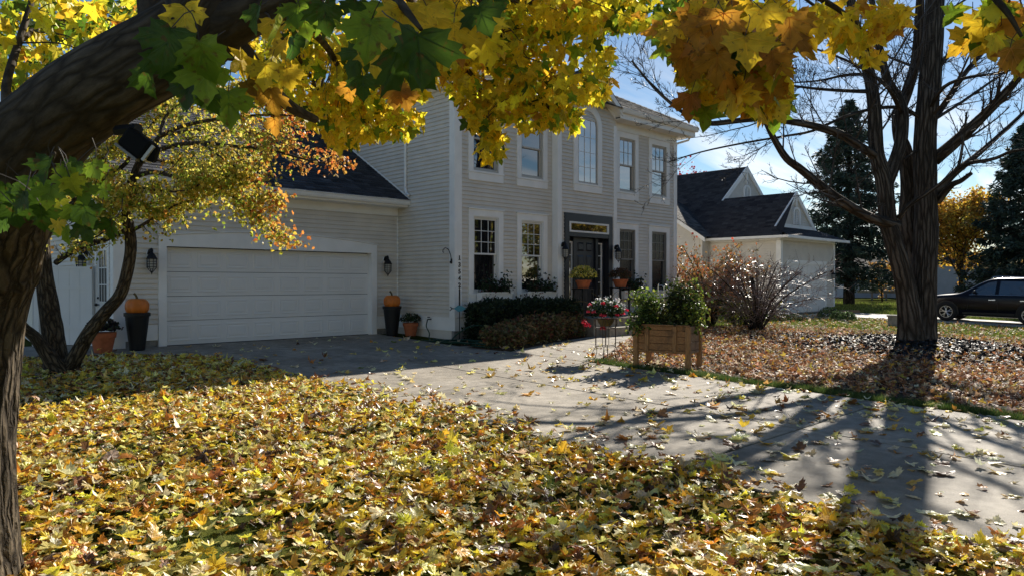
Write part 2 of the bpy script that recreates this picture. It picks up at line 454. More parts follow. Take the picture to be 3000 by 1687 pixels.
# furrowed bark: long plates between cracks
def bark_mat(name, a, b_, crack, sc_, zs, bump=1.0, dist=.03, along=False):
    m, t, b = nt(name); L = t.links.new
    tc = t.nodes.new('ShaderNodeTexCoord')
    if along:                       # coordinates that run along the limb
        at = t.nodes.new('ShaderNodeAttribute'); at.attribute_name = 'Col'; co = at.outputs['Color']
    else: co = tc.outputs['Object']
    n0 = t.nodes.new('ShaderNodeTexNoise'); n0.inputs['Scale'].default_value = sc_ * .35; n0.inputs['Detail'].default_value = 4
    L(co, n0.inputs['Vector'])
    ad = t.nodes.new('ShaderNodeVectorMath'); ad.operation = 'MULTIPLY_ADD'; L(n0.outputs['Color'], ad.inputs[0]); ad.inputs[1].default_value = (.05, .05, .05) if along else (.22, .22, .22); L(co, ad.inputs[2])
    mp = t.nodes.new('ShaderNodeMapping'); mp.inputs['Scale'].default_value = (1, 1, zs); L(ad.outputs[0], mp.inputs['Vector'])
    vo = t.nodes.new('ShaderNodeTexVoronoi'); vo.feature = 'DISTANCE_TO_EDGE'; vo.inputs['Scale'].default_value = sc_; L(mp.outputs[0], vo.inputs['Vector'])
    r = t.nodes.new('ShaderNodeMapRange'); r.inputs['From Min'].default_value = .02; r.inputs['From Max'].default_value = .26; L(vo.outputs['Distance'], r.inputs['Value'])
    n2 = t.nodes.new('ShaderNodeTexNoise'); n2.inputs['Scale'].default_value = sc_ * 2.6; n2.inputs['Detail'].default_value = 8; n2.inputs['Roughness'].default_value = .7; L(mp.outputs[0], n2.inputs['Vector'])
    n3 = t.nodes.new('ShaderNodeTexNoise'); n3.inputs['Scale'].default_value = 1.7; n3.inputs['Detail'].default_value = 6; L(tc.outputs['Object'], n3.inputs['Vector'])
    r3 = t.nodes.new('ShaderNodeMapRange'); r3.inputs['From Min'].default_value = .35; r3.inputs['From Max'].default_value = .65; L(n3.outputs['Fac'], r3.inputs['Value'])
    x = t.nodes.new('ShaderNodeMix'); x.data_type = 'RGBA'; x.inputs['A'].default_value = rgba(a); x.inputs['B'].default_value = rgba(b_); L(r3.outputs[0], x.inputs['Factor'])
    y = t.nodes.new('ShaderNodeMix'); y.data_type = 'RGBA'; y.inputs['A'].default_value = rgba(crack); L(x.outputs['Result'], y.inputs['B']); L(r.outputs[0], y.inputs['Factor'])
    z = t.nodes.new('ShaderNodeMix'); z.data_type = 'RGBA'; z.blend_type = 'MULTIPLY'; z.inputs['Factor'].default_value = 1; L(y.outputs['Result'], z.inputs['A'])
    r2 = t.nodes.new('ShaderNodeMapRange'); r2.inputs['From Min'].default_value = .3; r2.inputs['From Max'].default_value = .7; r2.inputs['To Min'].default_value = .55; r2.inputs['To Max'].default_value = 1.35; L(n2.outputs['Fac'], r2.inputs['Value']); L(r2.outputs[0], z.inputs['B'])
    L(z.outputs['Result'], b.inputs['Base Color']); b.inputs['Roughness'].default_value = .9; b.inputs['Specular IOR Level'].default_value = .2
    hm = t.nodes.new('ShaderNodeMath'); hm.operation = 'MULTIPLY_ADD'; L(n2.outputs['Fac'], hm.inputs[0]); hm.inputs[1].default_value = .45; L(r.outputs[0], hm.inputs[2])
    bp = t.nodes.new('ShaderNodeBump'); bp.inputs['Strength'].default_value = bump; bp.inputs['Distance'].default_value = dist; L(hm.outputs[0], bp.inputs['Height']); L(bp.outputs[0], b.inputs['Normal'])
    return m
M['bark_rough'] = bark_mat('bark_furrowed', (.095, .072, .047), (.155, .122, .082), (.028, .021, .014), 26, .14, .9, .02, True)
M['bark_smooth'] = bark_mat('bark_limb', (.075, .055, .036), (.13, .10, .07), (.035, .026, .018), 20, .35, .6, .012)
M['bark_limb'] = bark_mat('bark_big_limb', (.065, .048, .032), (.12, .094, .066), (.045, .034, .023), 17, .30, .45, .012, True)
M['bark_grey'] = bark_mat('bark_grey', (.060, .050, .040), (.105, .088, .070), (.014, .011, .009), 9, .11, 1.0, .04)
M['bark_plates'] = bark_mat('bark_plates', (.10, .082, .064), (.165, .138, .11), (.035, .028, .021), 13, .10, 1.0, .035, True)

# concrete: mottled, darker stains, fine aggregate
def concrete(name, base):
    m, t, b = nt(name); L = t.links.new
    tc = t.nodes.new('ShaderNodeTexCoord')
    def noise(s, d, f0, f1):
        n = t.nodes.new('ShaderNodeTexNoise'); n.inputs['Scale'].default_value = s; n.inputs['Detail'].default_value = d
        L(tc.outputs['Object'], n.inputs['Vector'])
        r = t.nodes.new('ShaderNodeMapRange'); r.inputs['From Min'].default_value = f0; r.inputs['From Max'].default_value = f1; L(n.outputs['Fac'], r.inputs['Value'])
        return r.outputs[0], n
    f1, _ = noise(0.8, 8, 0.32, 0.68); f2, _ = noise(170, 3, 0.3, 0.7); f3, nn = noise(7, 7, 0.38, 0.66)
    def mix(fac, A, B, blend='MIX'):
        x = t.nodes.new('ShaderNodeMix'); x.data_type = 'RGBA'; x.blend_type = blend
        L(fac, x.inputs['Factor'])
        for k, v in (('A', A), ('B', B)):
            if isinstance(v, tuple): x.inputs[k].default_value = v
            else: L(v, x.inputs[k])
        return x.outputs['Result']
    c = mix(f1, rgba([v * 0.72 for v in base]), rgba([v * 1.14 for v in base]))
    c2 = mix(f3, (0.78, 0.77, 0.75, 1), (1.10, 1.10, 1.09, 1))
    c3 = mix(f2, (0.6, 0.6, 0.6, 1), (1.32, 1.32, 1.32, 1))
    f4, _ = noise(.55, 5, .52, .60); f5, _ = noise(2.3, 6, .58, .66)
    one = t.nodes.new('ShaderNodeValue'); one.outputs[0].default_value = 1.0
    c = mix(one.outputs[0], c, c2, 'MULTIPLY'); c = mix(one.outputs[0], c, c3, 'MULTIPLY')
    c = mix(one.outputs[0], c, mix(f4, (1, 1, 1, 1), (.83, .82, .80, 1)), 'MULTIPLY'); c = mix(one.outputs[0], c, mix(f5, (1, 1, 1, 1), (.80, .78, .75, 1)), 'MULTIPLY')
    L(c, b.inputs['Base Color'])
    b.inputs['Roughness'].default_value = 0.8; b.inputs['Specular IOR Level'].default_value = 0.35
    bp = t.nodes.new('ShaderNodeBump'); bp.inputs['Strength'].default_value = 0.25; bp.inputs['Distance'].default_value = 0.004
    L(f2, bp.inputs['Height']); L(bp.outputs[0], b.inputs['Normal'])
    return m
M['concrete'] = concrete('driveway_concrete', (0.335, 0.295, 0.24))
M['concrete_far'] = concrete('pale_concrete', (0.45, 0.43, 0.40))
M['lawn'] = mat('lawn_ground', (0.030, 0.034, 0.010), 1.0, 0.0, col2=(0.085, 0.095, 0.025), vscale=1.2, detail=9, bump=0.6, bscale=90)
M['bedsoil'] = mat('bed_soil', (0.035, 0.024, 0.016), 0.95, 0.15, col2=(0.075, 0.05, 0.03), vscale=9, bump=0.6, bscale=60)

# ------------------------------------------------------------------ leaves
MAPLE_R = [(0.02, 0.0), (0.18, -0.12), (0.42, -0.14), (0.36, 0.02), (0.58, 0.10), (0.50, 0.20), (0.70, 0.43), (0.50, 0.40), (0.44, 0.57), (0.25, 0.48),
           (0.28, 0.70), (0.15, 0.71), (0.0, 1.0)]
def outline(right):
    left = [(-x, y) for x, y in right[::-1] if x > 0.011]
    return np.array(right + left)
SH_HI = (outline(MAPLE_R), (0.0, 0.22))
NEAR_R = [(0.02, 0.0), (0.10, -0.07), (0.24, -0.10), (0.40, -0.06), (0.53, -0.08), (0.46, 0.03), (0.44, 0.12), (0.55, 0.15), (0.68, 0.21), (0.61, 0.30), (0.67, 0.38), (0.77, 0.47), (0.60, 0.45),
          (0.52, 0.50), (0.46, 0.61), (0.36, 0.54), (0.26, 0.48), (0.27, 0.60), (0.33, 0.73), (0.22, 0.75), (0.15, 0.85), (0.07, 0.92), (0.0, 1.03)]
OL_NEAR = outline(NEAR_R)
def near_leaf(p, Rm, s, c, curl, fold, shift=0.0):
    """one detailed maple leaf: two rings of blade, pale raised veins, a petiole"""
    n = len(OL_NEAR); ctr = np.array((0.0, 0.20))
    rings = [ctr[None]] + [ctr + (OL_NEAR - ctr) * f for f in (.5, 1.0)]
    xy = np.vstack(rings); r = np.random.default_rng(int(abs(p[0] * 7919 + p[1] * 104729 + s * 1e6)) % 2 ** 31)
    cn = lambda a_, s_: a_ + s_ * float(np.clip(r.normal(), -1.2, 1.2))
    k1, k2, fo, ph = cn(0, curl), cn(-curl * .4, curl * .7), cn(fold, fold * .5 + .02), r.uniform(0, 6)
    h = lambda q: k1 * q[:, 0] ** 2 + k2 * (q[:, 1] - .3) ** 2 + fo * np.abs(q[:, 0]) + .035 * np.sin(q[:, 0] * 9 + ph) * np.cos(q[:, 1] * 8 + ph)
    V = np.c_[xy - [0, shift], h(xy)]
    a = np.arange(n); b = (a + 1) % n
    F3 = np.stack([np.zeros(n, int), 1 + a, 1 + b], -1); F4 = np.stack([1 + a, 1 + n + a, 1 + n + b, 1 + b], -1)
    col = np.tile(c, (len(V), 1)) * (1 + r.normal(0, .05, (len(V), 1))); col[1 + n:] *= r.uniform(.8, 1.1)
    vv, vf, vc = [], [], []
    for tip in ((0, .96), (.68, .42), (-.68, .42), (.46, -.05), (-.46, -.05), (.30, .66), (-.30, .66)):
        t0 = np.array((0, 0.02)) if abs(tip[0]) > .4 or tip[0] == 0 else np.array((0, .30)); t1 = np.array(tip, float); d = t1 - t0; pr = np.array((-d[1], d[0])) / np.linalg.norm(d)
        for e in (.004, -.004):
            q = np.array([t0 + pr * .012, t0 - pr * .012, t0 + d * .55 - pr * .008, t0 + d * .55 + pr * .008, t1])
            k = sum(len(z) for z in vv); vv.append(np.c_[q - [0, shift], h(q) + e]); vf.append(np.array([(0, 1, 2), (0, 2, 3), (3, 2, 4)]) + k); vc.append(np.tile(np.clip(c * 1.25 + .03, 0, 1), (5, 1)))
    V2 = np.concatenate(vv); F2 = np.concatenate(vf) + len(V)
    Va = np.vstack([V, V2]) * s; Va = Va @ np.asarray(Rm).T + np.asarray(p)
    return Va, [np.vstack([F3, F2]), F4], np.clip(np.vstack([col, np.concatenate(vc)]), .003, 1)
SH_MID = (outline([(0.02, 0.0), (0.40, -0.13), (0.36, 0.06), (0.70, 0.42), (0.42, 0.44), (0.25, 0.48), (0.22, 0.72), (0.0, 1.0)]), (0.0, 0.22))
SH_LO = (outline([(0.05, 0.0), (0.42, -0.05), (0.66, 0.42), (0.25, 0.48), (0.0, 1.0)]), (0.0, 0.25))
SH_OVAL = (np.array([(0, 0), (0.3, 0.25), (0.34, 0.5), (0.0, 1.0), (-0.34, 0.5), (-0.3, 0.25)]), (0.0, 0.45))
SH_DIA = (np.array([(0, 0), (0.3, 0.45), (0, 1.0), (-0.3, 0.45)]), None)
SH_SPRIG = (np.array([(0, 0), (.13, .4), (0, 1.0), (-.13, .4)]), None)
SH_NEEDLE = (np.array([(-0.1, 0), (0.1, 0), (0, 1.0)]), None)

def norm(a):
    return a / (np.linalg.norm(a, axis=-1, keepdims=True) + 1e-9)
def frames(tip, nrm):
    Y = norm(np.asarray(tip, float)); Z = norm(nrm - Y * np.sum(nrm * Y, -1, keepdims=True)); X = np.cross(Y, Z)
    return np.stack([X, Y, Z], -1)
def leaf_geo(shape, pos, Rm, scale, col, curl=0.35, fold=0.2, wave=0.06, shift=0.0):
    ol, ctr = shape
    pos = np.asarray(pos, float); N = len(pos)
    base = ol if ctr is None else np.vstack([[ctr], ol])
    n = len(base)
    x = base[:, 0][None]; y = base[:, 1][None]
    k1 = rng.normal(0, curl, (N, 1)); k2 = rng.normal(0, curl, (N, 1)); fo = rng.normal(fold, abs(fold) * 0.7 + 0.02, (N, 1))
    z = k1 * x ** 2 + k2 * (y - 0.4) ** 2 + fo * np.abs(x) + rng.normal(0, wave, (N, n))
    sx = 1 + rng.normal(0, 0.10, (N, 1))
    loc = np.stack([x * sx, np.broadcast_to(y - shift, (N, n)), z], -1) * np.asarray(scale, float).reshape(-1, 1, 1)
    V = np.einsum('nij,nkj->nki', Rm, loc) + pos[:, None, :]
    cc = np.broadcast_to(np.asarray(col, float)[:, None, :], (N, n, 3)) * (1 + rng.normal(0, 0.05, (N, n, 1)))
    if ctr is None:
        F = np.arange(n)[None, None, :] + (np.arange(N) * n)[:, None, None]
        F = F.reshape(-1, n)
    else:
        m = n - 1
        tri = np.stack([np.zeros(m, int), 1 + np.arange(m), 1 + (np.arange(m) + 1) % m], -1)
        F = (tri[None] + (np.arange(N) * n)[:, None, None]).reshape(-1, 3)
    return V.reshape(-1, 3), F, np.clip(cc.reshape(-1, 3), 0.003, 1)
def palette(cols, w, N, jit=0.16):
    cols = np.asarray(cols, float); w = np.asarray(w, float) / np.sum(w)
    c = cols[rng.choice(len(cols), N, p=w)]
    return np.clip(c * (1 + rng.normal(0, jit, (N, 1))) * (1 + rng.normal(0, 0.06, (N, 3))), 0.004, 0.95)
def rdir(N):
    return norm(rng.normal(size=(N, 3)))
def hang_frames(N, droop=0.9, spread=0.7, bias=None):
    tip = np.c_[rng.normal(0, spread, (N, 2)), -np.abs(rng.normal(droop, 0.35, N))]
    nr = np.c_[rng.normal(0, 1, (N, 2)), rng.normal(0.35, 0.5, N)]
    if bias is not None: nr = nr + np.asarray(bias)
    return frames(tip, nr)
def flat_frames(N, tilt=0.4):
    a = rng.uniform(0, 2 * PI, N)
    tip = np.c_[np.cos(a), np.sin(a), rng.normal(0, tilt * 0.6, N)]
    nr = np.c_[rng.normal(0, tilt, (N, 2)), np.ones(N)]
    return frames(tip, nr)

YEL = [(0.88, 0.68, 0.04), (0.80, 0.70, 0.06), (0.85, 0.59, 0.035), (0.60, 0.60, 0.04), (0.22, 0.33, 0.025), (0.07, 0.135, 0.014), (0.56, 0.27, 0.03)]

# value noise on a periodic strip, for bark relief
def vnoise(u, v, pu, seed):
    r = np.random.default_rng(seed); tab = r.random((256, 256))
    ui = np.floor(u).astype(int); vi = np.floor(v).astype(int); fu = u - ui; fv = v - vi
    fu = fu * fu * (3 - 2 * fu); fv = fv * fv * (3 - 2 * fv)
    g = lambda a, b: tab[np.mod(a, pu) % 256, np.mod(b, 256)]
    return (g(ui, vi) * (1 - fu) + g(ui + 1, vi) * fu) * (1 - fv) + (g(ui, vi + 1) * (1 - fu) + g(ui + 1, vi + 1) * fu) * fv
def bark_tube(acc, pts, rad, rings, sides, depth=0.06, freq=18, vf=1.6, seed=1, lump=0.06):
    p = spline(pts, rings)
    r = np.interp(np.linspace(0, 1, rings), np.linspace(0, 1, len(rad)), rad)
    L = np.concatenate([[0], np.cumsum(np.linalg.norm(np.diff(p, axis=0), axis=1))])
    th = np.arange(sides) / sides
    U, Vv = np.meshgrid(th, L)
    w = vnoise(U * 6, Vv * 1.3, 6, seed + 5) * 1.4
    n1 = vnoise(U * freq + w * 1.2, Vv * vf, freq, seed); n2 = vnoise(U * freq * 2 + w, Vv * vf * 2.4, freq * 2, seed + 1)
    n3 = vnoise(U * 5, Vv * 1.1, 5, seed + 2)
    d = depth * (np.abs(n1 - 0.5) * 2.2 - 0.6 + 0.5 * (n2 - 0.5)) + lump * (n3 - 0.5) * 2
    V, F = tube_geo(p, r, sides, d)
    R0 = float(np.mean(rad)); an = U * 2 * PI
    co = np.stack([R0 * np.cos(an), R0 * np.sin(an), Vv], -1).reshape(-1, 3)
    acc.add(V, [F, np.arange(sides)[None, ::-1], (np.arange(sides) + (rings - 1) * sides)[None]], co)
    return p, r

def grow(acc, pts, r0, r1, lvl, maxlvl, n, lf, ang=(0.6, 1.1), up=0.25, rmin=0.004, wig=0.12, t0=0.2, tips=None, sides=(5, 4, 3, 3)):
    pts = np.asarray(pts, float); m = len(pts)
    seg = np.linalg.norm(np.diff(pts, axis=0), axis=1); L = seg.sum()
    s = np.concatenate([[0], np.cumsum(seg)]) / L
    for i in range(n):
        t = rng.uniform(t0, 1.0)
        p = np.array([np.interp(t, s, pts[:, k]) for k in range(3)])
        j = min(m - 2, int(np.searchsorted(s, t)) - 1 if t > 0 else 0); j = max(j, 0)
        T = pts[j + 1] - pts[j]; T = T / (np.linalg.norm(T) + 1e-9)
        q = rng.normal(size=3); q -= T * np.dot(q, T); q /= np.linalg.norm(q) + 1e-9
        a = rng.uniform(*ang)
        d = T * math.cos(a) + q * math.sin(a); d[2] += up * 0.5; d /= np.linalg.norm(d)
        ln = L * lf * rng.uniform(0.5, 1.15) * (1.15 - 0.6 * t)
        k = 5 if lvl < maxlvl else 4
        cp = [p]; step = ln / (k - 1)
        for _ in range(k - 1):
            d = d + rng.normal(0, wig, 3); d[2] += up * 0.25; d /= np.linalg.norm(d)
            cp.append(cp[-1] + d * step)
        cp = np.array(cp)
        ra = max(rmin, (r0 + (r1 - r0) * t) * rng.uniform(0.4, 0.62)); rb = max(rmin * 0.55, ra * 0.3)
        acc.tube(cp, np.linspace(ra, rb, k), sides[min(lvl, len(sides) - 1)], caps=False)
        if tips is not None: tips.append(cp)
        if lvl < maxlvl:
            grow(acc, cp, ra, rb, lvl + 1, maxlvl, max(2, int(n * 0.6)), lf * 0.95, ang, up, rmin, wig, 0.15, tips, sides)


# ------------------------------------------------------------------ ground, driveway, walk
def grid_sheet(xs, ys, zoff=0.0):
    X, Y = np.meshgrid(xs, ys)
    Z = gz(X, Y) + zoff
    V = np.stack([X, Y, Z], -1).reshape(-1, 3)
    nx = len(xs); i = np.arange(len(ys) - 1)[:, None] * nx; j = np.arange(nx - 1)[None]
    return V, np.stack([i + j, i + j + 1, i + nx + j + 1, i + nx + j], -1).reshape(-1, 4)
a = Acc()
xs = np.unique(np.concatenate([np.linspace(-120, -10, 12), np.linspace(-10, 40, 101), np.linspace(40, 600, 30)]))
ys = np.unique(np.concatenate([np.linspace(-150, -4, 14), np.linspace(-4, 15.7, 41), np.linspace(15.7, 40, 14), np.linspace(40, 600, 20)]))
a.add(*grid_sheet(xs, ys))
lawn = a.obj('lawn', M['lawn'], kind='structure', smooth=True)

drive = thing('driveway', None, None, (5.4, 10.0, 0), kind='structure')
def slab(poly, m, parent, name='slab', top=0.014, th=0.12):
    p = np.asarray(poly, float)
    zt = gz(p[:, 0], p[:, 1]) + top
    n = len(p)
    c = p.mean(0); ins = p + (c - p) / np.linalg.norm(c - p, axis=1)[:, None] * 0.012   # rounded edge
    V = np.vstack([np.c_[p, zt - th], np.c_[p, zt - 0.008], np.c_[ins, zt]])
    j = np.arange(n); k = (j + 1) % n
    A = Acc().add(V, [np.stack([j, k, k + n, j + n], -1), np.stack([j + n, k + n, k + 2 * n, j + 2 * n], -1), (j + 2 * n)[None]])
    return A.obj(name, m, parent)
g = 0.013
ylines = [-9.5, -5.15, -0.8, 3.55, 7.92, 12.25]
for k in range(len(ylines) - 1):
    y0, y1 = ylines[k] + g, ylines[k + 1] - g
    slab([(5.40, y0), (7.90 - g, y0), (7.90 - g, y1), (5.40, y1)], M['concrete'], drive)
    slab([(7.90 + g, y0), (10.5, y0), (10.5, y1), (7.90 + g, y1)], M['concrete'], drive)
# apron in front of the garage, a little wider
slab([(5.40, 12.25 + g), (7.90 - g, 12.25 + g), (7.90 - g, 15.68), (3.6, 15.68), (3.2, 15.2), (4.6, 14.6), (5.1, 13.6)], M['concrete'], drive)
slab([(7.90 + g, 12.25 + g), (10.30, 12.25 + g), (10.42, 14.9), (10.5, 15.68), (7.90 + g, 15.68)], M['concrete'], drive)
slab([(2.2, 15.4), (3.15, 15.2), (3.55, 15.66), (4.3, 15.68), (4.3, 17.2), (3.0, 17.6), (2.2, 17.6)], M['concrete'], drive, name='side_pad')
walk = thing('front_walk', None, None, (12, 10, 0), kind='structure')
wl = [((10.5 + g, 8.75), (11.75 - g, 9.2), (11.75 - g, 11.28), (10.5 + g, 10.85)), ((11.75 + g, 9.2), (13.1 - g, 9.85), (13.1 - g, 11.72), (11.75 + g, 11.28)),
      ((13.1 + g, 9.85), (14.6 - g, 10.5), (14.6 - g, 12.1), (13.1 + g, 11.72)), ((14.6 + g, 10.5), (17.3, 11.3), (17.3, 12.1), (14.6 + g, 12.1))]
for q in wl: slab(q, M['concrete'], walk, 'slab', top=0.016)
a = Acc(); a.box(14.75, 17.15, 12.11, 13.18, 0.2, 0.80)
a.box(15.0, 16.9, 11.78, 12.105, 0.2, 0.56)
stoop = a.obj('front_stoop', M['concrete'], kind='structure')
# planting bed on the right, with the mulch mound
a = Acc()
bx = np.linspace(10.95, 24.5, 40); by = np.linspace(-4, 12.2, 50)
a.add(*grid_sheet(bx, by, 0.006))
bed = a.obj('leaf_bed', M['bedsoil'], kind='structure', smooth=True)
a = Acc().prism([(9.9, 13.3), (10.45, 11.0), (11.8, 11.35), (13.2, 11.8), (14.7, 12.15), (14.7, 13.3), (11.1, 13.3), (11.1, 15.6), (10.52, 15.6)], 0.2, 0.335)
a.obj('foundation_bed', M['bedsoil'], kind='structure')
# neighbour's drive and its far continuation
nd = thing('neighbour_driveway', None, None, (32, 10, 0), kind='structure')
yl = [-8, -3, 1.0, 5.0, 9.0, 13.7]
for k in range(5):
    slab([(30.9, yl[k] + .01), (34.6, yl[k] + .01), (34.6, yl[k + 1] - .01), (30.9, yl[k + 1] - .01)], M['concrete_far'], nd, top=0.03)
slab([(28.6, 12.3), (30.88, 12.3), (30.88, 13.7), (29.4, 13.7)], M['concrete_far'], nd, 'side_pad', top=0.03)

# ------------------------------------------------------------------ main house
GX0, GX1, GY = 4.36, 11.12, 15.70       # garage front
HX0, HX1, HY = 11.12, 20.54, 13.40      # main front
BX0, BX1, BY = 14.53, 17.09, 13.20      # projecting entry bay
E_ = 0.1016
house = thing('main_house', 'two-storey house with beige lap siding, white trim and attached double garage behind the driveway', 'house', (11.12, 13.4, 0.42))

def courses(wall, axis, face, sgn, z0, z1, spans, openings=(), zcut=None, name='siding_course', m=None):
    """lap siding on a plane; axis 'y' = plane Y=face (runs along X), axis 'x' = plane X=face (runs along Y); sgn = outward direction"""
    n = int(math.ceil((z1 - z0) / E_)); small = Acc()
    for i in range(n):
        a0 = z0 + i * E_; a1 = min(a0 + E_, z1)
        segs = []
        for (s0, s1) in spans:
            if zcut:
                s0, s1 = zcut(s0, s1, (a0 + a1) / 2)
                if s1 - s0 < 0.02: continue
            cur = [(s0, s1)]
            for (o0, o1, oz0, oz1) in openings:
                if a1 <= oz0 + 0.005 or a0 >= oz1 - 0.005: continue
                nx = []
                for (c0, c1) in cur:
                    if o1 <= c0 or o0 >= c1: nx.append((c0, c1)); continue
                    if o0 > c0: nx.append((c0, o0))
                    if o1 < c1: nx.append((o1, c1))
                cur = nx
            segs += cur
        if not segs: continue
        for (s0, s1) in segs:
            A = Acc() if s1 - s0 > .7 else small
            lip, top = 0.031, 0.006
            pr = [(0.0, a0), (lip, a0), (lip, a0 + 0.010), (top, a1 + 0.004), (0.0, a1 + 0.004)]
            V = []
            for s in (s0, s1):
                for (d, z) in pr:
                    V.append((s, face + sgn * d, z) if axis == 'y' else (face + sgn * d, s, z))
            j = np.arange(5); k = (j + 1) % 5
            A.add(np.array(V), [np.stack([j, k, k + 5, j + 5], -1), j[None, ::-1], (j + 5)[None]])
            if A is not small: A.obj(name, m or M['siding'], wall)
    if small.n: small.obj('siding_pieces', m or M['siding'], wall, kind='stuff')

# walls (backing) and their siding courses
opF = [(11.66, 12.56, 1.3, 3.40), (13.31, 14.19, 1.3, 3.40), (17.46, 18.3, 1.3, 3.40), (19.12, 19.99, 1.3, 3.40),
       (11.66, 12.56, 4.3, 6.12), (13.31, 14.19, 4.3, 6.12), (17.46, 18.3, 4.3, 6.12), (19.12, 19.99, 4.3, 6.12)]
a = Acc(); a.box(HX0 + .01, BX0, HY + .12, HY + .2, .58, 6.5); a.box(BX1, HX1 - .01, HY + .12, HY + .2, .58, 6.5)
fw = a.obj('front_wall', M['siding'], house)
courses(fw, 'y', HY, -1, .90, 6.28, [(11.31, BX0)], opF)
courses(fw, 'y', HY, -1, .90, 6.28, [(BX1, 20.38)], opF)
a = Acc(); a.box(BX0, 14.79, BY, HY + .1, .58, 6.6); a.box(16.87, BX1, BY, HY + .1, .58, 6.6); a.box(14.79, 16.87, BY, HY + .1, 3.62, 6.6)
bw = a.obj('entry_bay_wall', M['siding'], house)
def arch_half(z, cx=15.80, top=6.58, r=0.50):
    t = (z - (top - r)) / r
    return math.sqrt(max(0, 1 - t * t)) * r
courses(bw, 'y', BY, -1, .90, 6.60, [(14.67, 16.95)], [(14.79, 16.87, .5, 3.63), (15.25, 16.35, 4.3, 6.2)])
a = Acc(); a.box(HX0, HX0 + .12, HY + .12, 22.0, .3, 6.5)
sw_ = a.obj('side_wall', M['siding'], house)
GS = 0.588
def gar_roof_z(y): return 3.86 + GS * (y - 15.2)
def cut_side(s0, s1, z):
    yc = 15.2 + (z - 3.86) / GS          # garage roof line on this wall
    if z < 3.86: return s0, min(s1, GY)
    return s0, s1 if z > 6.4 else min(s1, yc)
courses(sw_, 'x', HX0, -1, .90, 6.42, [(13.56, 22.0)], (), cut_side)
a = Acc(); a.box(GX0 + .02, 5.30, GY, GY + .12, .58, 3.5); a.box(10.30, GX1, GY, GY + .12, .58, 3.5); a.box(5.3, 10.3, GY, GY + .12, 2.5, 3.5)
gw = a.obj('garage_wall', M['siding'], house)
def arch_top(x): return 2.68 + 0.165 * (1 - ((x - 7.80) / 2.63) ** 2)
courses(gw, 'y', GY, -1, .90, 3.46, [(4.55, 11.09)], [(5.2, 10.4, .3, 2.70)])
a = Acc(); a.box(GX0, GX0 + .12, GY + .12, 16.0, .45, 3.5); a.box(GX0, GX0 + .12, 16.8, 23.0, .45, 3.5); a.box(GX0, GX0 + .12, 16.0, 16.8, 2.5, 3.5)
a.prism([(15.82, 3.5), (23.0, 3.5), (19.4, 5.6)], GX0, GX0 + .12, 'x')
gs = a.obj('garage_side_wall', M['siding'], house)
def cut_gable(s0, s1, z):
    if z < 3.5: return s0, s1
    d = (z - 3.6) / GS
    return max(s0, 15.4 + d), min(s1, 23.4 - d)
courses(gs, 'x', GX0, -1, .70, 5.6, [(15.86, 23.0)], [(15.92, 16.88, .4, 2.62)], cut_gable)
a = Acc(); a.box(HX1 - .12, HX1, HY + .12, 22.0, .3, 6.5); a.box(HX0, HX1, 21.9, 22.0, .3, 6.5); a.box(GX0, HX0, 22.9, 23.0, .3, 3.5)
a.obj('rear_walls', M['siding'], house)
# foundation, skirt, frieze, corner boards
Acc().box(GX0 + .03, 5.16, GY + .02, GY + .1, .3, .58).obj('foundation', M['foundation'], house)
Acc().box(10.44, GX1, GY + .02, GY + .1, .3, .58).obj('foundation', M['foundation'], house)
fb = a = Acc()
fo = Acc().box(HX0 + .04, HX0 + .10, HY + .03, GY, .25, .575).obj('side_foundation', M['foundation'], house)
for i in range(6):
    y0 = 13.44 + i * 0.375
    Acc().box(HX0 + .02, HX0 + .06, y0 + .006, y0 + .369, .39, .572).obj('block', M['foundation'], fo)
for i in range(6):
    y0 = 13.44 + i * 0.375 - .18
    Acc().box(HX0 + .02, HX0 + .06, max(y0 + .006, 13.43), y0 + .369, .2, .384).obj('block', M['foundation'], fo)
Acc().box(HX0, HX1, HY + .02, HY + .1, .2, .58).obj('front_foundation', M['foundation'], house)
def board(x0, x1, y0, y1, z0, z1, name, m='trim', parent=None):
    return Acc().box(x0, x1, y0, y1, z0, z1).obj(name, M[m], parent or house)
board(GX0 - .01, 5.165, GY - .022, GY + .04, .565, .885, 'skirt_board')
board(10.425, GX1 - .03, GY - .022, GY + .04, .565, .885, 'skirt_board')
board(HX0 - .022, HX0 + .03, HY - .03, GY - .024, .585, .885, 'skirt_board')
board(HX0 - .032, HX0 + .03, HY - .04, GY - .026, .885, .905, 'drip_cap')
board(HX0 + .03, 14.50, HY - .022, HY + .03, .58, .885, 'skirt_board')
board(BX1 + .02, HX1, HY - .022, HY + .03, .58, .885, 'skirt_board')
board(HX0 - .028, HX0 + .20, HY - .034, HY + .02, .905, 6.42, 'corner_board')
board(HX0 - .030, HX0 + .02, HY + .02, HY + .16, .905, 6.42, 'corner_board')
board(HX1 - .165, HX1 + .028, HY - .034, HY + .02, .885, 6.28, 'corner_board')
board(GX0 - .028, GX0 + .19, GY - .034, GY + .02, .41, 3.45, 'corner_board')
board(GX0 - .030, GX0 + .02, GY + .02, GY + .16, .41, 3.45, 'corner_board')
board(GX1 - .062, GX1 - .03, GY - .045, GY - .002, .90, 3.45, 'inside_corner')
board(BX0 - .012, BX0 + .15, BY - .034, BY + .01, .80, 6.50, 'pilaster')
board(BX0 - .014, BX0 + .02, BY + .01, HY - .03, .80, 6.50, 'pilaster_return')
board(BX1 - .14, BX1 + .014, BY - .034, BY + .02, .80, 6.30, 'pilaster')
board(GX0 - .02, GX1 - .03, GY - .036, GY + .02, 3.46, 3.66, 'frieze_board')
board(HX0 + .2, BX0 - .02, HY - .036, HY + .02, 6.285, 6.50, 'frieze_board')
board(BX1 + .02, HX1 - .0, HY - .036, HY + .02, 6.285, 6.50, 'frieze_board')
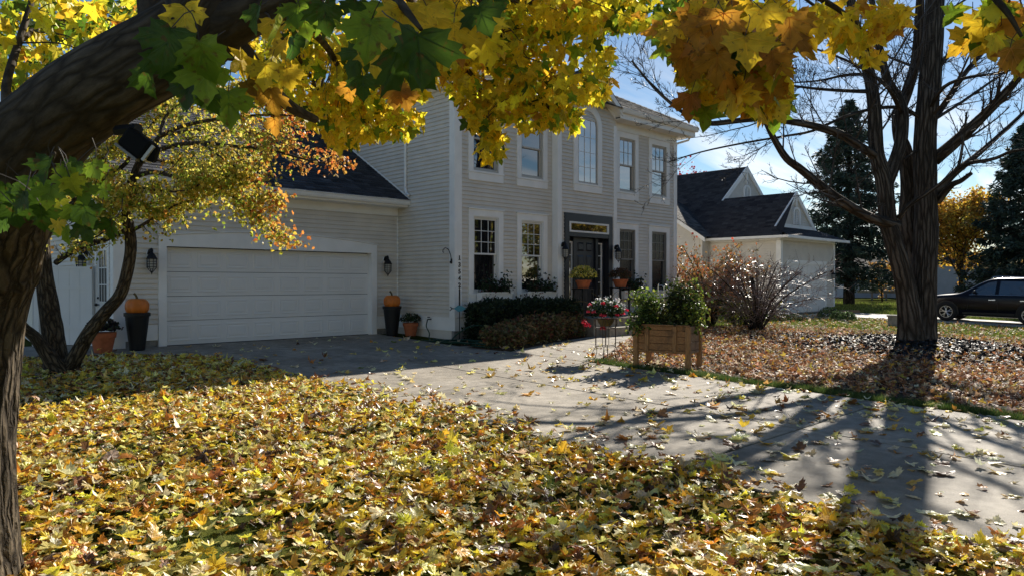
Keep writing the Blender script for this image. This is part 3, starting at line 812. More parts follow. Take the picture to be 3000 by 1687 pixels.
board(HX0 - .036, HX0 + .03, HY + .17, 21.9, 6.42, 6.56, 'frieze_board')

# house number: black numerals one under the other on the corner board
for i, ch in enumerate('13542'):
    cu = bpy.data.curves.new('numeral', 'FONT'); cu.body = ch; cu.size = 0.155; cu.extrude = 0.006; cu.align_x = 'CENTER'; cu.offset = 0.0035
    to = bpy.data.objects.new('tmp', cu); C.objects.link(to)
    bpy.context.view_layer.update()
    me = bpy.data.meshes.new_from_object(to.evaluated_get(bpy.context.evaluated_depsgraph_get()))
    bpy.data.objects.remove(to)
    zc = 2.27 - i * 0.1625
    me.transform(Matrix.Translation(Vector((HX0 + .118, HY - .042, zc)) - Vector(wloc(house))) @ Matrix.Rotation(PI / 2, 4, 'X'))
    if ch == '1':
        bm_v = np.array([(HX0 + .082, HY - .046, zc), (HX0 + .154, HY - .046, zc), (HX0 + .154, HY - .046, zc + .016), (HX0 + .082, HY - .046, zc + .016)]) - wloc(house)
        n0 = len(me.vertices); me.vertices.add(4)
        for q in range(4): me.vertices[n0 + q].co = bm_v[q]
        l0 = len(me.loops); me.loops.add(4)
        for q in range(4): me.loops[l0 + q].vertex_index = n0 + q
        me.polygons.add(1); me.polygons[-1].loop_start = l0
        me.update(calc_edges=True); me.validate()
    me.materials.clear(); me.materials.append(M['digit'])
    link('house_number', me, house)

# windows
def window(x0, x1, zb, zt, rail, Y, grid=(3, 3), glass='glass', frame='sash', lower_screen=False, lower_grid=None, casing=0.155):
    """x0..x1, zb..zt is the opening; casing boards around it, sashes set back"""
    A = Acc(); yf = Y - 0.045
    A.box(x0 - casing, x0, yf, Y + .03, zb - .02, zt + .17); A.box(x1, x1 + casing, yf, Y + .03, zb - .02, zt + .17)
    A.box(x0, x1, yf, Y + .03, zt, zt + .17)
    A.box(x0 - casing - .02, x1 + casing + .02, yf - .03, Y + .03, zt + .172, zt + .197)
    w = A.obj('window', M['trim'], house)
    Acc().box(x0 - casing - .012, x1 + casing + .012, yf - .022, Y + .03, zb - .07, zb - .022).obj('sill', M['trim'], w)
    Acc().box(x0 - casing, x1 + casing, yf - .004, Y + .03, zb - .26, zb - .072).obj('apron', M['trim'], w)
    A = Acc(); t = .034
    A.box(x0, x0 + t, Y - .02, Y + .08, zb, zt); A.box(x1 - t, x1, Y - .02, Y + .08, zb, zt); A.box(x0 + t, x1 - t, Y - .02, Y + .08, zt - t, zt); A.box(x0 + t, x1 - t, Y - .02, Y + .08, zb - .02, zb + .03)
    A.obj('jamb', M[frame], w)
    a0, a1 = x0 + t, x1 - t
    def sash(z0, z1, y, gr):
        A = Acc(); s = .042
        A.box(a0, a0 + s, y, y + .035, z0, z1); A.box(a1 - s, a1, y, y + .035, z0, z1); A.box(a0 + s, a1 - s, y, y + .035, z0, z0 + s); A.box(a0 + s, a1 - s, y, y + .035, z1 - s, z1)
        A.obj('sash', M[frame], w)
        Acc().box(a0 + s, a1 - s, y + .016, y + .022, z0 + s, z1 - s).obj('pane', M[glass], w)
        if gr:
            A = Acc(); nx, nz = gr
            for i in range(1, nx):
                xx = a0 + s + (a1 - a0 - 2 * s) * i / nx; A.box(xx - .008, xx + .008, y + .006, y + .014, z0 + s, z1 - s)
            for i in range(1, nz):
                zz = z0 + s + (z1 - z0 - 2 * s) * i / nz; A.box(a0 + s, a1 - s, y + .0075, y + .0125, zz - .008, zz + .008)
            A.obj('muntin', M[frame], w)
    sash(rail - .02, zt - t, Y + .012, grid)
    sash(zb + .03, rail + .022, Y + .05, lower_grid)
    return w
window(11.685, 12.53, 1.50, 3.355, 2.44, HY, (3, 3), 'glass', 'sash')
window(13.335, 14.165, 1.50, 3.355, 2.44, HY, (3, 3), 'glass', 'sash')
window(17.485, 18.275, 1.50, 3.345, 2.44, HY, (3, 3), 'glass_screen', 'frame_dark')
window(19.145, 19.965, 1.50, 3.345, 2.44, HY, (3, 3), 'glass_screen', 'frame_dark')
window(11.685, 12.53, 4.49, 6.09, 5.27, HY, None, 'glass', 'frame_tan')
window(13.335, 14.165, 4.49, 6.09, 5.27, HY, None, 'glass', 'frame_tan')
window(17.485, 18.275, 4.49, 6.09, 5.28, HY, (3, 2), 'glass_sky', 'frame_tan')
window(19.145, 19.965, 4.49, 6.09, 5.28, HY, (3, 2), 'glass_sky', 'frame_tan')

# arched window over the door
def arch_pts(r, zs, zt, n=20, cx=15.78):
    th = np.linspace(0, PI, n)
    return [(cx + r * math.cos(t), zs + (zt - zs) * math.sin(t)) for t in th]
cx = 15.78
out = [(cx - .61, 4.50)] + [(cx + .61, 4.50)] + arch_pts(.61, 6.12, 6.76)
inn = [(cx - .43, 4.50)] + [(cx + .43, 4.50)] + arch_pts(.43, 6.10, 6.55)
def ring(o, i, y0, y1):
    o = np.array(o); i = np.array(i); n = len(o)
    V = np.vstack([np.c_[o[:, 0], np.full(n, y0), o[:, 1]], np.c_[i[:, 0], np.full(n, y0), i[:, 1]], np.c_[o[:, 0], np.full(n, y1), o[:, 1]], np.c_[i[:, 0], np.full(n, y1), i[:, 1]]])
    j = np.arange(1, n); k = (j + 1) % n
    return V, [np.stack([j, k, k + n, j + n], -1), np.stack([j, k, k + 2 * n, j + 2 * n], -1), np.stack([j + n, k + n, k + 3 * n, j + 3 * n], -1)]
A = Acc().add(*ring(out, inn, BY - .05, BY + .02))
aw = A.obj('arched_window', M['trim'], house)
inn2 = [(cx - .385, 4.55)] + [(cx + .385, 4.55)] + arch_pts(.385, 6.10, 6.505)
A = Acc().add(*ring(inn, inn2, BY - .03, BY + .03)); A.box(cx - .43, cx + .43, BY - .03, BY + .03, 4.50, 4.55)
A.obj('sash', M['frame_tan'], aw)
A = Acc().prism(inn2, BY - .012, BY - .004, 'y'); A.obj('pane', M['glass_sky'], aw)
A = Acc()
for q in (-.128, .128): A.box(cx + q - .008, cx + q + .008, BY - .022, BY - .0125, 4.55, 6.02)
for q in (-1, 1):
    A.tube([(cx + q * .128, BY - .018, 6.02), (cx + q * .14, BY - .018, 6.2), (cx + q * .10, BY - .018, 6.36), (cx + q * .25, BY - .018, 6.44)], .007, 4)
for zz in (4.96, 5.38, 5.80): A.box(cx - .385, cx + .385, BY - .0205, BY - .0135, zz - .006, zz + .006)
A.obj('muntin', M['sash'], aw)
Acc().box(cx - .625, cx + .625, BY - .065, BY + .02, 4.452, 4.498).obj('sill', M['trim'], aw)
Acc().box(cx - .61, cx + .61, BY - .052, BY + .02, 4.26, 4.45).obj('apron', M['trim'], aw)

# front door: dark surround, transom, sidelights, six-panel door
A = Acc()
A.box(14.79, 14.97, BY - .06, HY + .06, .80, 3.14); A.box(16.69, 16.87, BY - .06, HY + .06, .80, 3.14)
A.box(14.79, 16.87, BY - .06, HY + .06, 3.41, 3.63); A.box(14.79, 14.962, BY - .06, HY + .06, 3.14, 3.41); A.box(16.688, 16.87, BY - .06, HY + .06, 3.14, 3.41)
A.box(14.97, 16.69, BY - .055, HY + .06, 3.0, 3.118)
ds = A.obj('door_surround', M['navy'], house)
A = Acc()
A.box(14.962, 16.688, BY - .07, BY - .02, 3.120, 3.168); A.box(14.962, 16.688, BY - .07, BY - .02, 3.362, 3.41); A.box(14.962, 15.03, BY - .07, BY - .02, 3.168, 3.362); A.box(16.62, 16.688, BY - .07, BY - .02, 3.168, 3.362)
A.obj('transom_frame', M['sash'], ds)
Acc().box(15.03, 16.62, BY - .045, BY - .03, 3.168, 3.362).obj('pane', M['glass'], ds)
A = Acc()
DY = HY - .04
A.box(14.97, 16.69, DY + .05, DY + .09, .80, 3.0)
for (x0, x1) in ((14.97, 15.03), (15.33, 15.44), (16.30, 16.41), (16.64, 16.69)): A.box(x0, x1, DY - .05, DY + .05, .80, 3.0)
A.obj('door_frame', M['navy'], ds)
for (x0, x1) in ((15.03, 15.33), (16.41, 16.64)):
    A = Acc(); A.box(x0, x0 + .022, DY - .01, DY + .03, .98, 2.88); A.box(x1 - .045, x1, DY - .01, DY + .03, .98, 2.88)
    A.box(x0, x1, DY - .009, DY + .029, 2.84, 2.88); A.box(x0, x1, DY - .009, DY + .029, .98, 1.02)
    for i in range(1, 5): A.box(x0 + .022, x1 - .045, DY - .008, DY + .028, .98 + i * .38 - .012, .98 + i * .38 + .012)
    A.obj('sidelight_frame', M['sash'], ds)
    Acc().box(x0 + .022, x1 - .045, DY + .012, DY + .02, 1.02, 2.84).obj('pane', M['glass'], ds)
fd = Acc().box(15.44, 16.30, DY, DY + .045, .86, 2.97).obj('front_door', M['navy'], house)
for (zb, zt) in ((2.62, 2.86), (1.88, 2.50), (1.02, 1.74)):
    for (x0, x1) in ((15.55, 15.82), (15.92, 16.19)):
        A = Acc(); V = np.array([(x0, DY - .001, zb), (x1, DY - .001, zb), (x1, DY - .001, zt), (x0, DY - .001, zt), (x0 + .04, DY - .018, zb + .04), (x1 - .04, DY - .018, zb + .04), (x1 - .04, DY - .018, zt - .04), (x0 + .04, DY - .018, zt - .04)])
        A.add(V, np.array([(0, 1, 5, 4), (1, 2, 6, 5), (2, 3, 7, 6), (3, 0, 4, 7), (4, 5, 6, 7)])); A.obj('door_panel', M['navy'], fd)
A = Acc(); A.sphere((16.24, DY - .05, 1.82), .032); A.tube([(16.24, DY, 1.82), (16.24, DY - .05, 1.82)], .012, 8); A.box(16.215, 16.265, DY - .01, DY - .001, 1.75, 1.95); A.obj('door_handle', M['black_metal'], fd)

# garage door: four sections of eight raised panels, arched white surround
A = Acc(); yf = GY - .05
xs_ = np.linspace(5.17, 10.43, 41)
V = []
for x in xs_:
    V += [(x, yf, 2.475), (x, yf, arch_top(x)), (x, GY + .03, arch_top(x)), (x, GY + .03, 2.475)]
V = np.array(V); i = np.arange(40)[:, None] * 4
F = np.concatenate([np.stack([i[:, 0] + q, i[:, 0] + (q + 1) % 4, i[:, 0] + 4 + (q + 1) % 4, i[:, 0] + 4 + q], -1) for q in range(4)])
A.add(V, F); A.box(5.17, 5.33, yf, GY + .16, .41, 2.4745); A.box(10.27, 10.43, yf, GY + .16, .41, 2.4745)
gd = A.obj('garage_door', M['trim'], house)
A = Acc()
V = []
for x in np.linspace(5.15, 10.45, 41):
    for (dy, dz) in ((-.075, 0), (-.075, .022), (.03, .03), (.03, 0)): V.append((x, GY + dy, arch_top(x) + .003 + dz))
A.add(np.array(V), F); A.obj('arched_cap', M['trim'], gd)
DYg = GY + .11
Acc().box(5.33, 10.27, DYg + .03, DYg + .05, .42, 2.48).obj('door_backing', M['car_black'], gd)
cw = (10.27 - 5.33) / 8; rh = (2.465 - .432) / 4
pm = None
for r in range(4):
    z0 = .432 + r * rh; z1 = z0 + rh
    Acc().box(5.335, 10.265, DYg, DYg + .028, z0 + .005, z1 - .005).obj('door_section', M['door_white'], gd)
    for c in range(8):
        x0 = 5.33 + c * cw + .055; x1 = 5.33 + (c + 1) * cw - .055; a0 = z0 + .075; a1 = z1 - .075
        if pm is None:
            w_, h_ = x1 - x0, a1 - a0
            q = [(0, 0, 0), (.016, -.006, .016), (.032, -.006, .032), (.048, -.001, .048), (.064, -.001, .064), (.088, -.007, .088)]
            V = []
            for (ix, dy, iz) in q: V += [(ix, dy, iz), (w_ - ix, dy, iz), (w_ - ix, dy, h_ - iz), (ix, dy, h_ - iz)]
            Fp = []
            for b in range(len(q) - 1):
                for e in range(4): Fp.append((b * 4 + e, b * 4 + (e + 1) % 4, b * 4 + 4 + (e + 1) % 4, b * 4 + 4 + e))
            e = (len(q) - 1) * 4; Fp.append((e, e + 1, e + 2, e + 3))
            pm = Acc().add(np.array(V), np.array(Fp)).mesh('raised_panel'); pm.materials.append(M['door_white'])
        o = link('raised_panel', pm, gd); o.location = Vector((x0, DYg - .0005, a0)) - Vector(wloc(house))
Acc().box(5.33, 10.27, DYg - .004, DYg + .03, .415, .436).obj('bottom_seal', M['car_black'], gd)

# garage side door with glass, in the side wall
A = Acc(); xf = GX0 - .04
A.box(xf, GX0 + .08, 15.92, 16.02, .42, 2.62); A.box(xf, GX0 + .08, 16.78, 16.88, .42, 2.62); A.box(xf, GX0 + .08, 16.02, 16.78, 2.5, 2.62)
sd = A.obj('side_door', M['trim'], house)
Acc().box(GX0 + .0, GX0 + .045, 16.02, 16.78, .44, 2.5).obj('door_leaf', M['door_white'], sd)
A = Acc(); A.box(GX0 - .012, GX0 - .001, 16.12, 16.68, 1.35, 2.38); A.obj('pane', M['glass_screen'], sd)
A = Acc()
for yy in (16.12, 16.30, 16.49, 16.66): A.box(GX0 - .022, GX0 - .013, yy - .012, yy + .014, 1.33, 2.4)
for zz in (1.34, 1.69, 2.03, 2.39): A.box(GX0 - .020, GX0 - .0125, 16.11, 16.69, zz - .012, zz + .012)
A.obj('muntin', M['sash'], sd)
A = Acc(); A.sphere((GX0 - .06, 16.72, 1.28), .032); A.tube([(GX0, 16.72, 1.28), (GX0 - .06, 16.72, 1.28)], .012, 6); A.sphere((GX0 - .02, 16.72, 1.42), .026); A.obj('door_handle', M['black_metal'], sd)

# gutters, fascia, soffits, downspouts
def gutter(pts, d, name='gutter', z0=0):
    """K-style profile swept between two points; d = outward unit (x, y)"""
    prof = [(0, 0), (.075, 0), (.10, .045), (.115, .10), (.125, .105), (.125, .125), (.105, .125), (.10, .11), (.0, .125)]
    A = Acc(); n = len(prof); V = []
    for p in pts:
        for (o, z) in prof: V.append((p[0] + d[0] * o, p[1] + d[1] * o, p[2] + z))
    j = np.arange(n); k = (j + 1) % n
    A.add(np.array(V), [np.stack([j, k, k + n, j + n], -1), j[None, ::-1], (j + n)[None]])
    return A.obj(name, M['trim'], house)
board(GX0 - .25, GX1 - .003, 15.24, 15.265, 3.66, 3.84, 'fascia'); board(GX0 - .25, GX1 - .003, 15.265, GY - .036, 3.655, 3.668, 'soffit')
gutter([(GX0 - .28, 15.24, 3.705), (GX1 + .02, 15.24, 3.705)], (0, -1))
EY = 12.95; EZ = 6.62
board(10.67, 14.60, EY + .0, EY + .025, 6.50, 6.76, 'fascia'); board(17.0, 20.99, EY + .0, EY + .025, 6.50, 6.76, 'fascia')
board(10.67, 14.58, EY + .025, HY - .036, 6.50, 6.515, 'soffit'); board(17.02, 20.99, EY + .025, HY - .036, 6.50, 6.515, 'soffit')
gutter([(10.62, EY, 6.66), (14.60, EY, 6.66)], (0, -1)); gutter([(17.0, EY, 6.66), (21.04, EY, 6.66)], (0, -1))
board(10.67, 10.695, EY + .025, 22.3, 6.50, 6.76, 'fascia'); board(10.695, HX0 - .036, HY - .036, 22.3, 6.50, 6.515, 'soffit')
gutter([(10.67, EY - .05, 6.66), (10.67, 22.4, 6.66)], (-1, 0))
board(20.965, 20.99, EY + .025, 22.3, 6.50, 6.76, 'fascia'); board(HX1, 20.965, HY - .036, 22.3, 6.50, 6.515, 'soffit')
A = Acc(); x = HX0 - .06
A.tube([(x, 15.30, 6.45), (x, 15.30, 4.12)], .036, 6); A.tube([(x, 15.30, 4.14), (x - .01, 15.24, 4.02), (x - .03, 15.12, 3.95)], .036, 6)
A.obj('downspout', M['trim'], house)
A = Acc(); A.tube([(20.95, EY + .1, 6.62), (20.9, EY + .2, 6.42), (HX1 + .06, HY - .0, 6.3), (HX1 + .055, HY + .03, 6.1), (HX1 + .055, HY + .03, .6)], .036, 6); A.obj('downspout', M['trim'], house)
Acc().box(HX0 - .012, HX0 + .02, 14.28, 14.40, 1.30, 1.42).obj('vent_cover', M['frame_tan'], house)
# outlet box and tap on the side skirt board
A = Acc(); A.box(HX0 - .055, HX0 - .022, 14.60, 14.70, .66, .83); A.obj('outlet_cover', M['sash'], house)
A = Acc(); A.tube([(HX0 - .02, 14.28, .84), (HX0 - .13, 14.28, .84), (HX0 - .15, 14.28, .78)], .016, 8); A.lathe([(.0, -.01), (.035, -.01), (.035, .01), (0, .01)], (HX0 - .1, 14.28, .89), 10); A.obj('garden_tap', M['black_metal'], house)

# ------------------------------------------------------------------ roofs with shingles
def shingles(parent, O, u, v, nrm, poly, course=0.145, tab=0.31, base=(0.055, 0.056, 0.062), keep=None, seed=3, limit=0, jit=0.28):
    """rows of tabs over the convex polygon poly (u, v coordinates) of a roof plane"""
    r = np.random.default_rng(seed)
    O, u, v, nrm = (np.asarray(q, float) for q in (O, u, v, nrm))
    poly = np.asarray(poly, float); m = len(poly)
    def span(vv):
        xs = []
        for i in range(m):
            p, q = poly[i], poly[(i + 1) % m]
            if (p[1] - vv) * (q[1] - vv) <= 0 and abs(p[1] - q[1]) > 1e-9: xs.append(p[0] + (q[0] - p[0]) * (vv - p[1]) / (q[1] - p[1]))
        return (min(xs), max(xs)) if len(xs) > 1 else None
    recs = []
    v0, v1 = poly[:, 1].min(), poly[:, 1].max(); row = 0; vv = v0
    while vv < v1 - .01:
        s = span(min(vv + course * .5, v1 - .004))
        if s:
            x = s[0] - r.uniform(0, tab)
            while x < s[1]:
                w = tab * r.uniform(.55, 1.15)
                xa, xb = max(x, s[0]), min(x + w - .006, s[1])
                if xb - xa > .03: recs.append((xa, xb, vv, min(vv + course, v1), r.uniform(.010, .017), base * np.clip(1 + r.normal(0, jit), .4, 2.0) if False else np.array(base) * np.clip(1 + r.normal(0, jit), .45, 1.9)))
                x += w
        vv += course; row += 1
    def geo(A, rec):
        xa, xb, a, b, h, c = rec
        q = lambda x, y, z: O + u * x + v * y + nrm * z
        V = [q(xa, a, 0), q(xb, a, 0), q(xb, a, h), q(xa, a, h), q(xb, b + .01, .002), q(xa, b + .01, .002)]
        A.add(np.array(V), [np.array([(0, 1, 2, 3), (3, 2, 4, 5)]), np.array([(1, 4, 2), (0, 3, 5)])], c)
    if limit and keep:
        recs.sort(key=lambda rc: keep(O + u * (rc[0] + rc[1]) / 2 + v * rc[2]))
        for rc in recs[:limit]:
            A = Acc(); geo(A, rc); A.obj('shingle', M['shingle'], parent)
        recs = recs[limit:]
    A = Acc()
    for rc in recs: geo(A, rc)
    if recs: A.obj('shingles', M['shingle'], parent, kind='stuff')
def uvec(p): p = np.asarray(p, float); return p / np.linalg.norm(p)

# garage roof
A = Acc(); th = .03
ry, rz = 19.4, gar_roof_z(19.4)
A.add(np.array([(GX0 - .3, 15.12, gar_roof_z(15.12)), (GX1, 15.12, gar_roof_z(15.12)), (GX1, ry, rz), (GX0 - .3, ry, rz), (GX0 - .3, 23.6, gar_roof_z(15.2)), (GX1, 23.6, gar_roof_z(15.2))]) - [0, 0, .012], np.array([(0, 1, 2, 3), (3, 2, 5, 4)]))
gr = A.obj('garage_roof', M['roof_under'], house)
vv_ = uvec((0, 1, GS)); nn_ = uvec((0, -GS, 1)); sl = math.hypot(ry - 15.12, rz - gar_roof_z(15.12))
Wg = GX1 - GX0 + .3
shingles(gr, (GX0 - .3, 15.12, gar_roof_z(15.12)), (1, 0, 0), vv_, nn_, [(0, 0), (Wg, 0), (Wg, sl), (0, sl)],
         keep=lambda p: (abs(p[0] - 9.6) * 0.75 + (p[2] - 3.9) * 1.2), limit=230)
board(GX0 - .32, GX0 - .29, 15.13, 15.14, 3.7, 3.71, 'rake_clip')
A = Acc(); A.add(np.array([(GX0 - .31, 15.1, gar_roof_z(15.1) - .17), (GX0 - .31, ry, rz - .17), (GX0 - .31, ry, rz - .02), (GX0 - .31, 15.1, gar_roof_z(15.1) - .02), (GX0 - .27, 15.1, gar_roof_z(15.1) - .17), (GX0 - .27, ry, rz - .17), (GX0 - .27, ry, rz - .02), (GX0 - .27, 15.1, gar_roof_z(15.1) - .02)]), np.array([(0, 1, 2, 3), (4, 7, 6, 5), (0, 4, 5, 1), (3, 2, 6, 7)]))
A.obj('rake_board', M['trim'], house)
# white flashing strip where the garage roof meets the side wall
A = Acc(); p0 = np.array((HX0 - .034, 15.2, gar_roof_z(15.2) + .02)); p1 = np.array((HX0 - .034, ry, rz + .02)); up = np.array((0, 0, .05))
A.add(np.array([p0, p1, p1 + up, p0 + up]), np.array([(0, 1, 2, 3)])); A.obj('flashing', M['trim'], house)

# main hip roof
RS = .55; X0, X1, Y0, Y1 = 10.60, 21.06, 12.86, 22.45; Z0 = 6.775
hd = (Y1 - Y0) / 2; rz = Z0 + RS * hd; xa, xb = X0 + hd, X1 - hd; ym = (Y0 + Y1) / 2
A = Acc(); A.add(np.array([(X0, Y0, Z0), (X1, Y0, Z0), (X1, Y1, Z0), (X0, Y1, Z0), (xa, ym, rz), (xb, ym, rz)]) - [0, 0, .012],
                 [np.array([(0, 1, 5, 4), (2, 3, 4, 5)]), np.array([(1, 2, 5), (3, 0, 4)])])
mr = A.obj('main_roof', M['roof_under'], house)
sl = math.hypot(hd, rz - Z0)
shingles(mr, (X0, Y0, Z0), (1, 0, 0), uvec((0, 1, RS)), uvec((0, -RS, 1)), [(0, 0), (X1 - X0, 0), (xb - X0, sl), (xa - X0, sl)], seed=5, base=(.085, .083, .082))
shingles(mr, (X0, Y1, Z0), (0, -1, 0), uvec((1, 0, RS)), uvec((-RS, 0, 1)), [(0, 0), (Y1 - Y0, 0), (hd, sl)], seed=6)
shingles(mr, (X1, Y0, Z0), (0, 1, 0), uvec((-1, 0, RS)), uvec((RS, 0, 1)), [(0, 0), (Y1 - Y0, 0), (hd, sl)], seed=7, base=(.085, .083, .082))
A = Acc()
for (p, q) in (((X1, Y0, Z0), (xb, ym, rz)), ((X0, Y0, Z0), (xa, ym, rz)), ((xa, ym, rz), (xb, ym, rz))):
    p, q = np.array(p) + [0, 0, .012], np.array(q) + [0, 0, .012]; nseg = max(2, int(np.linalg.norm(q - p) / .2))
    for i in range(nseg):
        s = p + (q - p) * i / nseg; e = p + (q - p) * (i + 1.1) / nseg; pr = uvec(np.cross(q - p, (0, 0, 1))) * .13
        A.add(np.array([s - pr + [0, 0, -.03], s + [0, 0, .034], s + pr + [0, 0, -.03], e - pr + [0, 0, -.045], e + [0, 0, .018], e + pr + [0, 0, -.045]]), np.array([(0, 1, 4, 3), (1, 2, 5, 4)]), np.array((.06, .06, .062)) * rng.uniform(.7, 1.4))
A.obj('ridge_cap', M['shingle'], mr)
# front gable over the entry bay
PS = .78; gx = 15.81; hw = 1.22; gz0 = 6.80; gY = 12.92; gp = gz0 + PS * hw
yb = Y0 + (gp - Z0) / RS
A = Acc()
for s in (-1, 1):
    A.add(np.array([(gx, gY, gp), (gx + s * (hw + .05), gY, gz0 - PS * .05), (gx + s * (hw + .05), Y0 + .03, gz0 - PS * .05), (gx, yb, gp)]), np.array([(0, 1, 2, 3)]))
gbl = A.obj('gable_roof', M['roof_under'], house)
for s in (-1, 1):
    L_ = math.hypot(hw + .05, PS * (hw + .05)); vv = uvec((-s, 0, PS))
    shingles(gbl, (gx + s * (hw + .05), gY, gz0 - PS * .05 + .004), (0, 1, 0), vv, uvec((s * PS, 0, 1)), [(0, 0), (Y0 + .05 - gY, 0), (yb - gY, L_), (0, L_)], seed=20 + s, base=(.085, .083, .082))
A = Acc(); A.prism([(gx - hw + .05, 6.58), (gx + hw - .05, 6.58), (gx, 6.58 + PS * (hw - .05) + .15)], BY, BY + .1, 'y')
gwl = A.obj('gable_wall', M['siding'], house)
def cut_g(s0, s1, z):
    d = (z - 6.60) / PS
    return max(s0, gx - hw + d - .1), min(s1, gx + hw - d + .1)
courses(gwl, 'y', BY, -1, 6.60, 7.62, [(14.67, 16.95)], [(15.36, 16.20, 6.5, 6.72)], cut_g)
for s in (-1, 1):
    A = Acc()
    p = np.array([(gx + s * (hw + .05), 0, gz0 - PS * .05 - .02), (gx, 0, gp - .02), (gx, 0, gp - .20), (gx + s * (hw + .05), 0, gz0 - PS * .05 - .20)])
    A.prism(p[:, [0, 2]], gY - .0, gY + .03, 'y'); A.obj('rake_board', M['trim'], house)
    A = Acc(); p2 = p.copy(); A.prism(np.array([p[3], p[2], p[2] + [0, 0, .015], p[3] + [0, 0, .015]])[:, [0, 2]], gY + .031, BY - .0, 'y'); A.obj('rake_soffit', M['trim'], house)
    A = Acc(); p = p + [0, 0, -.17]; p[:2, 2] += .15
    A.prism(np.array([(gx + s * (hw - .02), gz0 - .18), (gx, gp - .20), (gx, gp - .33), (gx + s * (hw - .02), gz0 - .31)]), BY - .05, BY - .028, 'y'); A.obj('gable_frieze', M['trim'], house)

# ------------------------------------------------------------------ things around the house
def lantern(loc, label, group, d=(0, -1)):
    """black wall lantern with a wire cage; d = outward direction of the wall"""
    t = thing('wall_lantern', label, 'wall lantern', loc, group)
    x, y, z = loc; dx, dy = d
    o = lambda k, h: (x + dx * k, y + dy * k, z + h)
    A = Acc()
    th = np.linspace(0, 2 * PI, 14, endpoint=False); pts = [(.065 * math.cos(q), .10 * math.sin(q)) for q in th]
    if dx == 0: A.prism([(x + p, z + .10 + q) for p, q in pts], y + dy * .03, y + dy * .012, 'y')
    else: A.prism([(y + p, z + .10 + q) for p, q in pts], x + dx * .03, x + dx * .012, 'x')
    A.obj('mounting_plate', M['trim'], t)
    A = Acc(); A.tube([o(.02, .10), o(.07, .17), o(.13, .19), o(.15, .15)], [.05, .045, .035, .03], 8)
    A.obj('arm', M['black_metal'], t)
    A = Acc(); A.lathe([(.0, .15), (.02, .15), (.03, .13), (.075, .07), (.105, .01), (.105, .0), (0, .0)], o(.15, 0), 12); A.sphere(o(.15, .17), .018)
    A.obj('cap', M['black_metal'], t)
    A = Acc(); A.lathe([(.0, -.002), (.074, -.002), (.066, -.19), (.02, -.21), (0, -.21)], o(.15, 0), 12); A.obj('glass', M['lamp_glass'], t)
    A = Acc(); c = o(.15, 0)
    for k in range(8):
        a = k * PI / 4; A.tube([(c[0] + .094 * math.cos(a), c[1] + .094 * math.sin(a), z), (c[0] + .090 * math.cos(a), c[1] + .090 * math.sin(a), z - .17), (c[0] + .02 * math.cos(a), c[1] + .02 * math.sin(a), z - .26)], .006, 4)
    for h in (-.05, -.10, -.155):
        A.tube([(c[0] + .094 * math.cos(a), c[1] + .094 * math.sin(a), z + h) for a in np.linspace(0, 2 * PI, 17)], .0055, 4)
    A.tube([(c[0], c[1], z - .24), (c[0], c[1], z - .31)], .009, 6); A.sphere((c[0], c[1], z - .27), .018)
    A.obj('cage', M['black_metal'], t)
    return t
GL = 'wall lanterns on the house'
lantern((5.00, GY - .02, 2.20), 'black caged wall lantern left of the white garage door', GL)
lantern((10.68, GY - .02, 2.20), 'black caged wall lantern between the garage door and the side wall', GL)
lantern((14.67, BY - .03, 2.62), 'wall lantern with pale shade on the pilaster left of the dark front door', GL)
lantern((16.98, BY - .03, 2.62), 'black caged wall lantern right of the dark front door', GL)
lantern((GX0 - .02, 17.38, 2.20), 'black wall lamp above the white fence, beside the garage side door', GL, (-1, 0))

def pumpkin_planter(x, y, label, plabel, k=1.0):
    z = g1(x, y) + .012
    t = thing('tall_planter', label, 'planter', (x, y, z), 'tall black planters at the garage corners')
    A = Acc(); A.lathe([(.0, 0), (.135, 0), (.14, .02), (.215, .66), (.235, .665), (.238, .73), (.222, .735), (.21, .70), (.0, .70)], (x, y, z), 4 * 8); A.obj('tub', M['black_metal'], t, smooth=False)
    zz = z + .70
    p = thing('pumpkin', plabel, 'pumpkin', (x, y, zz), 'pumpkins on the tall planters')
    th = np.linspace(0, 2 * PI, 60, endpoint=False); a = np.linspace(-PI / 2, PI / 2, 16)
    r = .215 * (1 - .07 * (1 - np.abs(np.sin(th * 5))))
    ca_ = np.sign(np.cos(a)) * np.abs(np.cos(a)) ** .75; dip = .165 * np.sign(np.sin(a)) * np.abs(np.sin(a)) ** .8
    V = np.stack([ca_[:, None] * r * np.cos(th), ca_[:, None] * r * np.sin(th), np.repeat((dip - .05 * np.exp(-(ca_ / .25) ** 2) * np.sign(dip))[:, None], 60, 1)], -1).reshape(-1, 3) + (x, y, zz + .15)
    i = np.arange(15)[:, None] * 60; j = np.arange(60)[None]; kk = (j + 1) % 60
    Acc().add(V, np.stack([i + j, i + kk, i + 60 + kk, i + 60 + j], -1).reshape(-1, 4)).obj('flesh', M['pumpkin'], p, smooth=True)
    A = Acc(); A.tube([(x, y, zz + .25), (x - .008, y, zz + .33), (x - .03, y + .01, zz + .38), (x - .055, y + .01, zz + .40)], [.034, .022, .02, .026], 7); A.obj('stem', M['stem_dry'], p)
pumpkin_planter(4.63, 15.22, 'tall tapering black planter left of the garage door', 'orange pumpkin on the planter left of the garage door')
pumpkin_planter(10.52, 15.12, 'tall tapering black planter right of the garage door', 'orange pumpkin on the planter right of the garage door')

